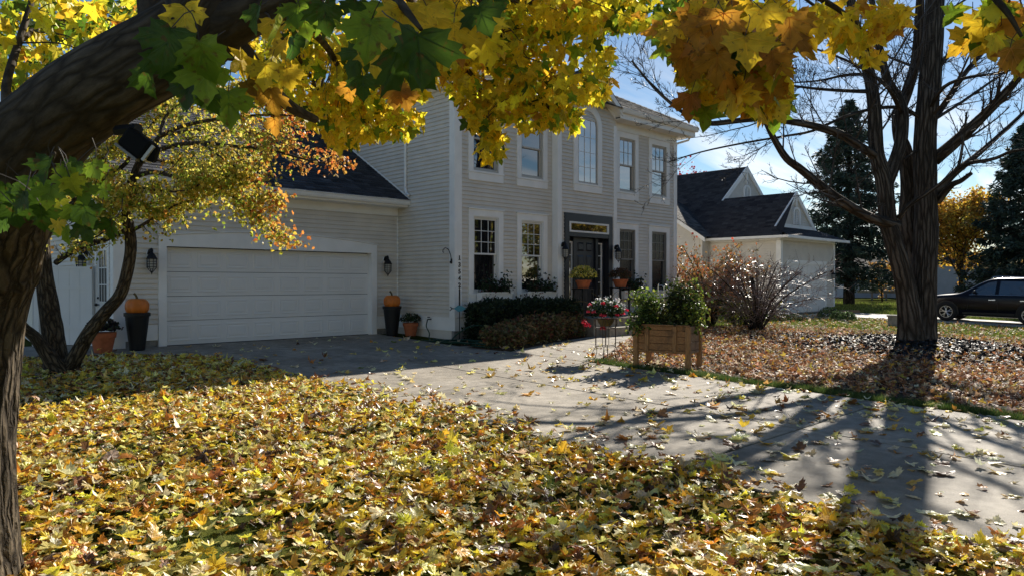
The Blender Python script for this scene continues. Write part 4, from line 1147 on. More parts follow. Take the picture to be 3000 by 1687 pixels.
def flower_mound(A, c, r, n, cols, w, size, shape=SH_OVAL, seed=0, up=0.4):
    d = rdir(n); d[:, 2] = np.abs(d[:, 2]) * 1.0 - .15
    rad = rng.uniform(.72, 1.05, (n, 1))
    pos = np.asarray(c) + d * rad * np.asarray(r)
    nr = norm(d + rng.normal(0, .5, (n, 3))); tip = rng.normal(size=(n, 3)); tip[:, 2] += up
    V, F, cc = leaf_geo(shape, pos, frames(tip, nr), size * rng.uniform(.7, 1.3, n), palette(cols, w, n), .3, .1, .05, .4)
    A.add(V, F, cc)
def potted(x, y, z, pr, ph, label, cat, fol, flo=None, name='flower_pot', group='flower pots', sq=False):
    t = thing(name, label, cat, (x, y, z), group)
    A = Acc(); A.lathe([(0, 0), (pr * .68, 0), (pr * .92, ph * .74), (pr, ph * .74), (pr * 1.04, ph), (pr * .9, ph), (pr * .88, ph * .9), (0, ph * .9)], (x, y, z), 28); A.obj('pot', M['terracotta'], t, smooth=False)
    A = Acc(); flower_mound(A, (x, y, z + ph + fol['h'] * .35), (fol['r'], fol['r'], fol['h']), fol['n'], fol['c'], fol['w'], fol['s']); 
    flower_mound(A, (x, y, z + ph + fol['h'] * .2), (fol['r'] * .75, fol['r'] * .75, fol['h'] * .8), fol['n'] // 2, fol['c'], fol['w'], fol['s'])
    A.obj('foliage', M['foliage'], t)
    if flo:
        A = Acc(); flower_mound(A, (x, y, z + ph + fol['h'] * .38), (fol['r'] * 1.05, fol['r'] * 1.05, fol['h'] * 1.04), flo['n'], flo['c'], flo['w'], flo['s'], SH_DIA); A.obj('flowers', M['petal'], t, kind='stuff')
    return t
DK = dict(c=[(.03, .055, .02), (.05, .08, .03), (.06, .03, .03)], w=[4, 3, 1])
potted(4.02, 15.18, g1(4, 15.2) + .012, .22, .38, 'large terracotta pot with dark faded mum beside the garage corner', 'flower pot', dict(r=.30, h=.22, n=420, s=.06, c=[(.035, .03, .028), (.06, .04, .04), (.04, .055, .025)], w=[3, 2, 2]), dict(n=40, s=.04, c=[(.12, .05, .07)], w=[1]))
potted(10.84, 14.78, g1(10.7, 14.8) + .02, .19, .32, 'terracotta pot of fading mum by the inside corner of the house', 'flower pot', dict(r=.27, h=.20, n=320, s=.05, **DK), dict(n=26, s=.045, c=[(.5, .38, .28), (.2, .06, .09)], w=[2, 1]))

# plant stands by the front door with mums on them
def plant_stand(x, y, z, h, label):
    t = thing('plant_stand', label, 'plant stand', (x, y, z), 'dark plant stands at the front door')
    Acc().box(x - .24, x + .24, y - .2, y + .2, z + h - .03, z + h).obj('top', M['black_metal'], t)
    for sx in (-1, 1):
        for sy in (-1, 1): Acc().box(x + sx * .2 - .02, x + sx * .2 + .02, y + sy * .16 - .02, y + sy * .16 + .02, z, z + h - .031).obj('leg', M['black_metal'], t)
    Acc().box(x - .18, x + .18, y - .012, y + .012, z + .18, z + .22).obj('rail', M['black_metal'], t)
plant_stand(14.93, 12.62, .80, .78, 'dark plant stand left of the front door under the yellow mum')
plant_stand(16.72, 12.75, .80, .80, 'dark plant stand right of the front door under the bronze mum')
potted(14.93, 12.62, 1.583, .21, .22, 'terracotta pot of bright yellow mums left of the front door', 'flower pot', dict(r=.36, h=.30, n=380, s=.05, c=[(.05, .09, .02), (.09, .13, .03)], w=[1, 1]), dict(n=900, s=.055, c=[(.75, .62, .10), (.62, .52, .09), (.8, .7, .3)], w=[3, 2, 1]))
potted(16.72, 12.75, 1.603, .22, .23, 'terracotta pot of bronze mums right of the front door', 'flower pot', dict(r=.33, h=.26, n=420, s=.045, c=[(.05, .055, .02), (.07, .05, .025)], w=[1, 1]), dict(n=420, s=.045, c=[(.16, .06, .025), (.10, .05, .02)], w=[1, 1]))

# window boxes
def window_box(x0, x1, z0, label, rich=True):
    t = thing('window_box', label, 'window box', ((x0 + x1) / 2, HY - .15, z0), 'white window boxes under the ground-floor windows')
    A = Acc(); yb_, yf = HY - .075, HY - .30
    V = np.array([(x0, yb_, z0), (x1, yb_, z0), (x1 + .03, yf + .03, z0), (x0 - .03, yf + .03, z0), (x0, yb_, z0 + .23), (x1, yb_, z0 + .23), (x1 + .04, yf, z0 + .23), (x0 - .04, yf, z0 + .23)])
    A.add(V, np.array([(0, 1, 2, 3), (4, 7, 6, 5), (0, 4, 5, 1), (1, 5, 6, 2), (2, 6, 7, 3), (3, 7, 4, 0)])); A.obj('trough', M['trim'], t)
    A = Acc(); A.box(x0 - .06, x1 + .06, yf - .02, yf + .012, z0 + .20, z0 + .245); A.obj('rim', M['trim'], t)
    A = Acc(); n = 520 if rich else 90
    xx = rng.uniform(x0 + .05, x1, n); pos = np.c_[xx, rng.normal((yb_ + yf) / 2 - .03, .09, n), z0 + .24 + np.abs(rng.normal(0, .14, n)) * (0.5 + 1.0 * np.abs(np.sin(xx * 5.1)))]
    tip = rng.normal(size=(n, 3)); tip[:, 2] += .5
    V, F, cc = leaf_geo(SH_OVAL, pos, frames(tip, rng.normal(size=(n, 3))), rng.uniform(.05, .10, n), palette([(.025, .05, .02), (.04, .07, .03), (.05, .03, .02)], [3, 2, 1], n), .3, .2, .05)
    A.add(V, F, cc); A.obj('foliage', M['foliage'], t)
    if rich:
        A = Acc(); n = 26; pos = np.c_[rng.uniform(x0 - .05, x0 + .45, n), rng.uniform(yf - .06, yf + .05, n), z0 + rng.uniform(.05, .4, n)]
        V, F, cc = leaf_geo(SH_DIA, pos, frames(rng.normal(size=(n, 3)), rng.normal(size=(n, 3))), rng.uniform(.04, .07, n), palette([(.4, .05, .05), (.35, .12, .12)], [1, 1], n), .3, .1, .05); A.add(V, F, cc); A.obj('flowers', M['petal'], t, kind='stuff')
window_box(11.76, 12.72, 1.26, 'white window box with red flowers and dark leaves, nearest the house corner')
window_box(13.36, 14.36, 1.26, 'white window box with tall dark leaves beside the entry pilaster')
window_box(17.44, 18.40, 1.26, 'sparse white window box just right of the front door')
window_box(19.06, 20.10, 1.26, 'sparse white window box farthest right on the house', False)

# vinyl fence: boards, rails and posts
def fence(p0, p1, z0, z1, nb, label, ends=True):
    p0, p1 = np.array(p0), np.array(p1); L = np.linalg.norm(p1 - p0); u = (p1 - p0) / L; n = np.array((-u[1], u[0]))
    t = thing('vinyl_fence', label, 'fence', (p0[0], p0[1], z0), 'white vinyl fence panels at the garage')
    def ob(s0, s1, d0, d1, a, b): 
        o = np.array((*(p0 + u * s0 + n * d0), a)); return Acc().obox(o, np.array((*(u * (s1 - s0)), 0)), np.array((*(n * (d1 - d0)), 0)), np.array((0, 0, b - a)))
    for i in range(nb):
        w = L / nb; ob(i * w + .002, (i + 1) * w - .002, -.011, .011, z0 + .05, z1 - .04).obj('board', M['vinyl'], t)
    for (a, b) in ((z0 + .38, z0 + .47), (z1 - .46, z1 - .40), (z1 - .05, z1)): ob(0, L, -.022, .022, a, b).obj('rail', M['vinyl'], t)
    for s in (0, L): ob(s - .05, s + .05, -.05, .05, z0 - .1, z1 + .02).obj('post', M['vinyl'], t)
fence((4.24, 16.86), (3.45, 17.62), .40, 2.06, 5, 'white vinyl fence panel meeting the wall beside the garage side door')
fence((3.42, 17.72), (3.86, 21.6), .40, 2.06, 18, 'long sunlit white vinyl fence panel running back from the corner post')

# hedge and the faded perennials in front of it
def shell(n, b0, b1, rough=.06):
    """points near the surface of a box with soft edges"""
    b0, b1 = np.array(b0, float), np.array(b1, float); s = b1 - b0
    ar = np.array([s[1] * s[2], s[1] * s[2], s[0] * s[2], s[0] * s[2], s[0] * s[1]]); f = rng.choice(5, n, p=ar / ar.sum())
    p = rng.random((n, 3)); nr = np.zeros((n, 3))
    for k, (ax, v) in enumerate(((0, 0), (0, 1), (1, 0), (1, 1), (2, 1))):
        m = f == k; p[m, ax] = v; nr[m, ax] = 2 * v - 1
    q = b0 + p * s
    bump = .07 * np.sin(q[:, 0] * 5.1 + q[:, 2] * 3) + .05 * np.sin(q[:, 0] * 11 + q[:, 1] * 9)
    c = (b0 + b1) / 2; e = (np.abs((q - c) / (s / 2))); rnd = np.prod(np.sort(e, 1)[:, 1:], 1) ** 6
    q = q - nr * (rnd * .10)[:, None] + nr * (rng.normal(0, rough, n) + bump * .6)[:, None]
    return q, nr
t = thing('hedge', 'clipped dark green yew hedge below the window boxes', 'hedge', (12.9, 12.8, .33))
A = Acc(); A.box(11.45, 14.25, 12.5, 13.05, .34, 1.10, (.006, .01, .006)); A.obj('branches', M['needle'], t)
A = Acc(); q, nr = shell(11000, (11.25, 12.32, .38), (14.5, 13.2, 1.22), .05)
V, F, cc = leaf_geo(SH_DIA, q, frames(nr + rng.normal(0, .8, q.shape) + [0, 0, .3], rng.normal(size=q.shape)), rng.uniform(.05, .10, len(q)), palette([(.012, .026, .012), (.02, .036, .014), (.03, .045, .018)], [3, 2, 1], len(q)), .2, .1, .05)
A.add(V, F, cc); A.obj('foliage', M['needle'], t, kind='stuff')
GP = 'faded perennials along the front walk'
plabs = ['faded brown perennial clump nearest the hose and the driveway corner', 'second tan perennial clump along the walk, counted from the driveway', 'third perennial clump along the walk, below the hedge middle', 'fourth perennial clump along the walk, reddish brown', 'fifth perennial clump along the walk, toward the flower stand', 'last perennial clump beside the front step']
for i, (x, y, r, h) in enumerate(((10.95, 11.55, .48, .50), (11.65, 11.85, .46, .58), (12.3, 11.98, .46, .66), (12.95, 12.12, .44, .66), (13.6, 12.3, .42, .68), (14.2, 12.45, .4, .66))):
    t = thing('perennial_clump', plabs[i], 'perennial', (x, y, .33), GP)
    A = Acc(); ns = 46
    for k in range(ns):
        a = rng.uniform(0, 2 * PI); rr = r * math.sqrt(rng.random()) ; 
        A.tube([(x + rr * .4 * math.cos(a), y + rr * .4 * math.sin(a), .32), (x + rr * .8 * math.cos(a), y + rr * .8 * math.sin(a), .32 + h * .5), (x + rr * math.cos(a), y + rr * math.sin(a), .32 + h * rng.uniform(.7, 1.05))], [.006, .005, .003], 3, False)
    A.obj('stems', M['stem_dry'], t)
    A = Acc(); n = 800; a = rng.uniform(0, 2 * PI, n); rr = r * np.sqrt(rng.random(n)); hh = rng.random(n) ** .8
    pos = np.c_[x + rr * np.cos(a), y + rr * np.sin(a), .34 + h * hh * (1.05 - .35 * (rr / r) ** 2)]
    tip = np.c_[np.cos(a), np.sin(a), rng.normal(-.2, .7, n)]
    V, F, cc = leaf_geo(SH_OVAL, pos, frames(tip, rng.normal(size=(n, 3)) + [0, 0, .5]), rng.uniform(.05, .11, n), palette([(.20, .14, .06), (.14, .13, .045), (.16, .06, .035), (.28, .21, .10), (.08, .09, .03)], [3, 3, 2 + i % 3, 1.5, 2], n), .5, .3, .08)
    A.add(V, F, cc); A.obj('foliage', M['foliage'], t)

# garden stake with teal fish, shepherd's hook on the corner
x, y = 11.02, 13.10
t = thing('garden_stake', 'thin black garden stake with a teal fish-shaped ornament by the house corner', 'garden stake', (x, y, .33))
Acc().tube([(x, y, .2), (x, y, 1.62)], .011, 6).obj('rod', M['black_metal'], t)
Acc().tube([(x, y, 1.12), (x, y, 1.58)], .018, 6).obj('grip', M['black_metal'], t)
A = Acc(); u = np.array((ca, -sa)) 
pt = lambda a, h: (x + u[0] * a, y + u[1] * a, h)
prof = [(-.13, 1.13), (-.03, 1.205), (.06, 1.19), (.15, 1.13), (.06, 1.07), (-.03, 1.055)]
V = np.array([pt(a, h) for a, h in prof]); nrm_ = np.array((u[1], -u[0], 0)) * .022
A.add(np.vstack([V + nrm_, V - nrm_]), [np.arange(6)[None], (np.arange(6) + 6)[None, ::-1], np.stack([np.arange(6), (np.arange(6) + 1) % 6, (np.arange(6) + 1) % 6 + 6, np.arange(6) + 6], -1)]); A.obj('fish', M['teal'], t)
A = Acc(); A.tube([pt(-.12, 1.13), pt(-.17, 1.13), pt(-.22, 1.17)], .012, 5); A.tube([pt(-.17, 1.13), pt(-.23, 1.08)], .011, 5); A.obj('tail', M['black_metal'], t)
x, y = HX0 - .03, 13.47
t = thing('wall_hook', 'curved black plant hook on the white house corner beside the numerals', 'hook', (x, y, 2.3))
Acc().tube([(x - .005, y, 2.24), (x - .04, y, 2.40), (x - .10, y, 2.52), (x - .20, y, 2.56), (x - .27, y, 2.50), (x - .27, y, 2.45), (x - .24, y, 2.44)], .010, 6).obj('arm', M['black_metal'], t)
A = Acc(); A.box(x - .022, x + .004, y - .02, y + .02, 2.18, 2.30); A.sphere((x - .03, y, 2.22), .03); A.obj('bracket', M['black_metal'], t)

# green hose lying in loops on the bed edge
A = Acc(); pts = []
for k in range(5):
    cx_, cy_ = 10.72 + rng.normal(0, .05), 13.3 - k * .25
    for q in np.linspace(0, 2 * PI, 14, endpoint=False): pts.append((cx_ + (.24 + .03 * k) * math.cos(q + k), cy_ + (.85 - .04 * k) * math.sin(q + k), .365 + .012 * k + .008 * math.sin(q * 3 + k)))
pts += [(10.55, 12.2, .37), (10.45, 11.8, .36), (10.6, 11.35, .36), (10.85, 11.5, .36)]
A.tube(spline(pts, 330), .0145, 7)
arch = [(10.62, 13.0, .36), (10.78, 12.9, .55), (11.0, 12.72, .72), (11.25, 12.5, .74), (11.42, 12.35, .62), (11.42, 12.25, .45), (11.2, 12.2, .36), (10.9, 12.1, .36), (10.7, 11.9, .36)]
A.tube(spline(arch, 50), .0145, 7)
A.tube(spline([(HX0 - .15, 14.28, .79), (HX0 - .17, 14.28, .66), (HX0 - .14, 14.2, .5), (HX0 - .22, 14.1, .38), (10.9, 13.9, .36), (10.7, 13.6, .37)], 30), .0145, 7)
o = A.obj('garden_hose', M['hose'], smooth=True); tag(o, 'green garden hose looped on the bed between the house corner and the driveway', 'hose')

# wrought-iron stand with a basket of red and white flowers
x, y = 10.98, 8.72; z = g1(x, y) + .012
t = thing('flower_stand', 'thin wrought-iron plant stand with scrolled feet, left of the wooden planter', 'plant stand', (x, y, z))
for k in range(4):
    a = k * PI / 2 + .5; cx_, sy_ = math.cos(a), math.sin(a); r0 = .2
    q = lambda r, h: (x + cx_ * r, y + sy_ * r, z + h)
    A = Acc()
    for off in (-.028, .028):
        ox, oy = -sy_ * off, cx_ * off
        A.tube([(x + cx_ * .21 + ox, y + sy_ * .21 + oy, z + .80), (x + cx_ * .19 + ox, y + sy_ * .19 + oy, z + .62), (x + cx_ * .19 + ox, y + sy_ * .19 + oy, z + .28)], .006, 5)
    sp = [q(.19, .28), q(.215, .22), q(.255, .14), q(.255, .07), q(.21, .045), q(.19, .075), q(.205, .10)]
    A.tube(spline(sp, 26), .006, 5); A.tube(spline([q(.19, .28), q(.17, .18), q(.20, .06), q(.25, .012), q(.29, .012), q(.30, .035)], 22), .006, 5)
    A.obj('leg', M['rust'], t)
for (h, r) in ((.80, .225), (.62, .19), (.28, .19)): Acc().tube([(x + r * math.cos(a), y + r * math.sin(a), z + h) for a in np.linspace(0, 2 * PI, 25)], .006, 5).obj('ring', M['rust'], t)
for k in range(8):
    a = k * PI / 4; Acc().tube(spline([(x + .225 * math.cos(a), y + .225 * math.sin(a), z + .80), (x + .23 * math.cos(a + .2), y + .23 * math.sin(a + .2), z + .70), (x + .19 * math.cos(a + .35), y + .19 * math.sin(a + .35), z + .62)], 10), .005, 4).obj('scroll_bar', M['rust'], t)
t = thing('flower_basket', 'trailing red and white flowers in a bowl on the iron stand', 'flower pot', (x, y, z + .62))
Acc().lathe([(0, .66), (.09, .66), (.14, .72), (.17, .80), (.155, .80), (.12, .74), (0, .74)], (x, y, z), 20).obj('bowl', M['stem_dry'], t)
A = Acc(); flower_mound(A, (x, y, z + .95), (.34, .34, .24), 800, [(.03, .06, .02), (.05, .085, .03), (.10, .13, .05)], [3, 3, 1], .06); flower_mound(A, (x, y, z + .88), (.26, .26, .2), 400, [(.02, .04, .015)], [1], .06); A.obj('foliage', M['foliage'], t)
A = Acc(); flower_mound(A, (x + .05, y, z + 1.0), (.36, .36, .27), 190, [(.85, .85, .84), (.8, .78, .8)], [1, 1], .045, SH_DIA); A.obj('white_flowers', M['petal'], t)
A = Acc()
for k in range(13):
    d = rdir(1)[0]; d[2] = d[2] * .6 + .05; c = np.array((x, y, z + .93)) + d * (.40, .40, .30)
    flower_mound(A, c, (.035, .035, .03), 22, [(.70, .05, .09), (.75, .12, .18), (.6, .02, .05)], [2, 1, 1], .05, SH_DIA)
for c in ((x - .30, y + .28, z + .72), (x - .26, y + .24, z + .66), (x - .05, y + .02, z + .60)):
    flower_mound(A, c, (.06, .06, .07), 45, [(.72, .04, .09), (.6, .02, .05)], [2, 1], .05, SH_DIA)
A.obj('red_flowers', M['petal'], t, kind='stuff')
A = Acc(); base = np.array((x, y, z + .9))
for d in ((-.45, .42, .22), (-.35, .25, -.12), (.1, -.2, .42), (.3, -.25, .1), (-.2, .2, .40)): A.tube(spline([base, base + np.array(d) * .6 + [0, 0, .08], base + d], 8), .004, 4, False)
A.obj('stems', M['stem_dry'], t)

# ------------------------------------------------------------------ raised wooden planter and its vegetables
FL, FR = np.array((10.72, 7.89)), np.array((10.94, 6.86))
u = (FR - FL) / np.linalg.norm(FR - FL); v = np.array((-u[1], u[0])); v = v if v[0] > 0 else -v
W_, D_ = 1.06, .66
zg = .205
t = thing('raised_planter', 'raised wooden planter box on four legs at the driveway edge', 'planter', (FL[0], FL[1], zg))
def lb(s0, s1, d0, d1, z0, z1, name, m):
    o = np.array((*(FL + u * s0 + v * d0), z0))
    o_ = Acc().obox(o, np.array((*(u * (s1 - s0)), 0)), np.array((*(v * (d1 - d0)), 0)), np.array((0, 0, z1 - z0))).obj(name, M[m], t)
    bv = o_.modifiers.new('bevel', 'BEVEL'); bv.width = .005; bv.segments = 1
    return o_
zt, zb = zg + .775, zg + .285
for s in (0, W_ - .085):
    for d in (0, D_ - .085): lb(s, s + .085, d, d + .085, zg - .02, zt - (.0 if s == 0 else .012), 'leg', 'lumber_post')
rows = [(zb, zb + .045), (zb + .05, zb + .165), (zb + .17, zb + .295), (zb + .30, zb + .40), (zb + .405, zt - .012)]
for i, (a, b) in enumerate(rows):
    lb(.087, W_ - .087, .03 + .002 * i, .052, a, b, 'front_plank', 'lumber')
    lb(.087, W_ - .087, D_ - .052, D_ - .03 - .002 * i, a, b, 'back_plank', 'lumber')
for i, (a, b) in enumerate([(zb, zb + .05), (zb + .055, zb + .20), (zb + .205, zb + .345), (zb + .35, zt - .012)]):
    lb(W_ - .052, W_ - .03 - .002 * i, .087, D_ - .087, a, b, 'side_plank', 'lumber_grey')
    lb(.03 + .002 * i, .052, .087, D_ - .087, a, b, 'side_plank', 'lumber_grey')
for s in (.22, .74): lb(s, s + .075, .008, .0285, zb + .02, zt - .014, 'batten', 'lumber_post')
lb(.06, W_ - .06, .06, D_ - .06, zb + .01, zb + .03, 'bottom_board', 'lumber')
lb(.07, W_ - .07, .055, D_ - .055, zt - .10, zt - .06, 'soil', 'soil')
lb(-.004, W_ * .98, .004, .09, zt - .008, zt + .012, 'top_rail', 'lumber')
def veg(c, r, n, label, cols, w, lean=(0, 0), ls=.066):
    n = int(n * 1.2)
    c = np.array(c, float); t = thing('tomato_plant', label, 'tomato plant', tuple(c), 'vegetable plants in the raised planter')
    A = Acc(); P_ = []
    for k in range(9):
        a = rng.uniform(0, 2 * PI); rr = rng.uniform(.1, .8); e = c + np.array((math.cos(a) * r[0] * rr + lean[0], math.sin(a) * r[1] * rr + lean[1], r[2] * (1.08 - .62 * rr) * rng.uniform(.72, 1.1)))
        pth = spline([c + rng.normal(0, .04, 3) * [1, 1, 0], c * .6 + e * .4 + [0, 0, r[2] * .12], e], 8); A.tube(pth, np.linspace(.009, .003, 8), 4, False)
        P_.append(pth); grow(A, pth, .007, .003, 1, 1, 9, .4, (.6, 1.2), -.1, .002, .2, .1, P_)
    A.obj('stems', M['stem_dry'], t)
    pts = np.concatenate(P_); pos = pts[rng.integers(0, len(pts), n)] + rng.normal(0, .08, (n, 3))
    A = Acc(); V, F, cc = leaf_geo(SH_OVAL, pos, hang_frames(n, .5, .8), rng.uniform(.5, 1.25, n) * ls, palette(cols, w, n, .25), .5, .25, .08); A.add(V, F, cc); A.obj('leaves', M['foliage'], t)
def pl(s, d): q = FL + u * s + v * d; return (q[0], q[1], zt - .07)
GRN = [(.07, .12, .02), (.12, .18, .03), (.22, .27, .05), (.03, .055, .015)]
veg(pl(.16, .36), (.27, .26, .82), 1150, 'tall leafy green plant at the left end of the wooden planter', GRN, [3, 3, 2, 2], (-.10, .02))
veg(pl(.10, .12), (.24, .2, .20), 260, 'trailing green plant spilling over the left end of the wooden planter', GRN, [3, 2, 1, 3], (-.16, .02))
veg(pl(.40, .42), (.24, .22, .42), 420, 'low olive plant in the middle of the wooden planter', [(.09, .11, .03), (.13, .12, .05), (.05, .07, .02)], [2, 2, 2])
veg(pl(.72, .36), (.36, .28, .86), 1250, 'tall dark leafy plant at the right end of the wooden planter', [(.04, .06, .015), (.07, .09, .02), (.17, .20, .04), (.025, .035, .012)], [4, 3, 1, 3], (.06, 0), .07)
veg(pl(.98, .42), (.32, .22, .74), 700, 'yellow-green plant leaning over the right end of the wooden planter', [(.22, .27, .04), (.14, .2, .03), (.05, .08, .02)], [2, 3, 3], (.10, .05))

# white slatted lawn chair half hidden behind the planter
x, y = 13.9, 9.05; z = g1(x, y) + .02
t = thing('lawn_chair', 'white wooden slatted lawn chair half hidden behind the planter greenery', 'chair', (x, y, z))
def stick(p, q, w=.045, name='leg', th=.022):
    p, q = np.array(p, float) + (x, y, z), np.array(q, float) + (x, y, z)
    Acc().tube([p, q], w, 4).obj(name, M['white_wood'], t)
for s in (-.28, .28):
    stick((s, -.30, .0), (s, .05, .42), .03); stick((s, .42, .0), (s, .12, .95), .032, 'back_post'); stick((s, -.3, .55), (s, .3, .55), .03, 'armrest'); stick((s, -.28, 0), (s, -.28, .55), .028)
for k in range(6):
    sx = -.24 + k * .096; Acc().obox(np.array((x + sx - .04, y + .30, z + .30)), np.array((.08, 0, 0)), np.array((0, .02, 0)), np.array((0, .22, .68))).obj('back_slat', M['white_wood'], t)
for k in range(5): Acc().box(x - .28, x + .28, y - .28 + k * .11, y - .19 + k * .11, z + .38 - k * .022, z + .40 - k * .022).obj('seat_slat', M['white_wood'], t)

# shepherd hooks in the bed by the right-hand windows
for (x, y, h, lab) in ((15.9, 10.9, 1.30, 'thin metal plant hook standing before the right-hand windows'), (15.35, 10.35, 1.28, 'thin curled garden hook nearest the planter greenery')):
    z = g1(x, y); t = thing('garden_hook', lab, 'hook', (x, y, z), 'garden hooks behind the planter')
    A = Acc(); A.tube(spline([(x, y, z), (x, y, z + h), (x + .02, y - .02, z + h + .06), (x + .07, y - .07, z + h + .07), (x + .10, y - .10, z + h + .02)], 20), .006, 5); A.obj('rod', M['chrome'], t)
# low green foliage bed beyond the planter, in front of the right-hand windows
for i, (x, y, r, h, lab) in enumerate(((17.6, 12.5, .5, .62, 'low rounded evergreen below the window right of the door'), (18.6, 12.55, .5, .62, 'low rounded evergreen between the two right-hand windows'), (19.7, 12.5, .55, .62, 'low rounded evergreen at the far right house corner'))):
    t = thing('evergreen_shrub', lab, 'shrub', (x, y, .33), 'low evergreens at the foundation')
    A = Acc(); flower_mound(A, (x, y, .5), (r, r, h), 900, [(.02, .035, .015), (.035, .05, .02)], [1, 1], .07); A.obj('foliage', M['needle'], t)
    A = Acc(); [A.tube([(x, y, .3), (x + r * .6 * math.cos(q), y + r * .6 * math.sin(q), .3 + h)], .01, 4, False) for q in np.linspace(0, 6, 7)]; A.obj('stems', M['stem_dry'], t)

# ------------------------------------------------------------------ neighbour house
NX0, NX1, NY = 29.72, 35.30, 14.20
nh = thing('neighbour_house', 'neighbouring pale house with two front gables, dark shingle roof and arched louvre vents', 'house', (29.72, 14.2, .42))
def nboard(x0, x1, y0, y1, z0, z1, name, m='trim', parent=None): return Acc().box(x0, x1, y0, y1, z0, z1).obj(name, M[m], parent or nh)
def ncourses(wall, axis, face, z0, z1, spans, op=(), zcut=None): courses(wall, axis, face, -1, z0, z1, spans, op, zcut)
w = nboard(NX0, NX1, NY, NY + .15, .6, 3.9, 'front_wall', 'siding'); nboard(NX0, NX1, NY + .02, NY + .14, .3, .6, 'foundation', 'foundation')
ncourses(w, 'y', NY, .75, 3.55, [(NX0 + .16, NX1 - .14)], [(30.25, 34.3, .3, 2.62)])
w = nboard(NX0, NX0 + .15, NY + .15, 26, .6, 3.9, 'side_wall', 'siding'); nboard(NX0 + .02, NX0 + .14, NY + .15, 26, .3, .6, 'foundation', 'foundation')
ncourses(w, 'x', NX0, .75, 3.55, [(NY + .18, 19.0)], [(15.9, 16.9, .3, 2.6)])
nboard(NX1 - .15, NX1, NY + .15, 26, .3, 3.9, 'end_wall', 'siding')
nboard(NX0 - .03, NX0 + .16, NY - .035, NY + .02, .62, 3.55, 'corner_board'); nboard(NX0 - .032, NX0 + .02, NY + .02, NY + .18, .62, 3.55, 'corner_board'); nboard(NX1 - .14, NX1 + .03, NY - .035, NY + .02, .62, 3.55, 'corner_board')
nboard(NX0 - .035, NX1 + .03, NY - .04, NY + .02, 3.56, 3.72, 'frieze_board'); nboard(NX0 - .037, NX0 + .02, NY + .03, 26, 3.56, 3.72, 'frieze_board')
nboard(NX0 - .03, 30.2, NY - .028, NY + .02, .58, .75, 'skirt_board')
A = Acc(); A.box(30.22, 30.40, NY - .05, NY + .02, .42, 2.55); A.box(34.16, 34.34, NY - .05, NY + .02, .42, 2.55); A.box(30.22, 34.34, NY - .05, NY + .02, 2.55, 2.72)
gd2 = A.obj('garage_door', M['trim'], nh)
for r in range(4):
    Acc().box(30.40, 34.16, NY - .012, NY + .0, .44 + r * .53, .44 + r * .53 + .515).obj('door_section', M['door_white'], gd2)
    for c in range(8):
        x0 = 30.40 + c * .47 + .05; Acc().box(x0, x0 + .37, NY - .022, NY - .0125, .44 + r * .53 + .08, .44 + r * .53 + .43).obj('raised_panel', M['door_white'], gd2)
A = Acc(); A.box(NX0 - .05, NX0 + .0, 15.92, 16.04, .42, 2.6); A.box(NX0 - .05, NX0, 16.78, 16.9, .42, 2.6); A.box(NX0 - .05, NX0, 16.04, 16.78, 2.48, 2.6)
q = A.obj('side_door', M['trim'], nh); Acc().box(NX0 - .03, NX0 - .001, 16.04, 16.78, .45, 2.48).obj('door_leaf', M['red_door'], q)
lantern((34.75, NY - .03, 2.12), 'small lantern on the neighbouring house, right of its garage door', 'wall lanterns on the neighbouring house')
NSl = .80; ez = 3.74
def nz(x): return ez + NSl * (x - 29.38)
dk = (.040, .038, .040)
# large left slope with the two gable ridges
rf = Acc()
pg2 = (31.95, nz(31.95)); pg1 = (34.2, nz(34.2))
A = Acc(); A.add(np.array([(29.38, 14.0, ez), (29.38, 26, ez), (34.2, 26, pg1[1]), (34.2, 18.15, pg1[1]), (31.95, 18.15, pg2[1]), (31.95, 14.55, pg2[1])]) - [0, 0, .02], np.arange(6)[None])
A.add(np.array([(31.95, 14.55, pg2[1]), (34.05, 14.55, nz(29.9)), (34.05, 18.3, nz(29.9)), (31.95, 18.3, pg2[1]), (34.2, 18.15, pg1[1]), (37.0, 18.15, pg1[1] - 2.24), (37.0, 26, pg1[1] - 2.24), (34.2, 26, pg1[1])]) - [0, 0, .02], np.array([(0, 1, 2, 3), (4, 5, 6, 7)]))
rf = A.obj('roof', M['roof_under'], nh)
k = math.hypot(1, NSl)
shingles(rf, (29.38, 14.05, ez), (0, 1, 0), uvec((1, 0, NSl)), uvec((-NSl, 0, 1)), [(0, 0), (9, 0), (9, 2.57 * k), (.5, 2.57 * k), (.5, .58 * k)], course=.15, tab=.33, base=dk, seed=31, jit=.24)
shingles(rf, (31.95, 18.15, pg2[1]), (0, 1, 0), uvec((1, 0, NSl)), uvec((-NSl, 0, 1)), [(0, 0), (7.8, 0), (7.8, 2.25 * k), (0, 2.25 * k)], course=.15, tab=.33, base=dk, seed=32, jit=.24)
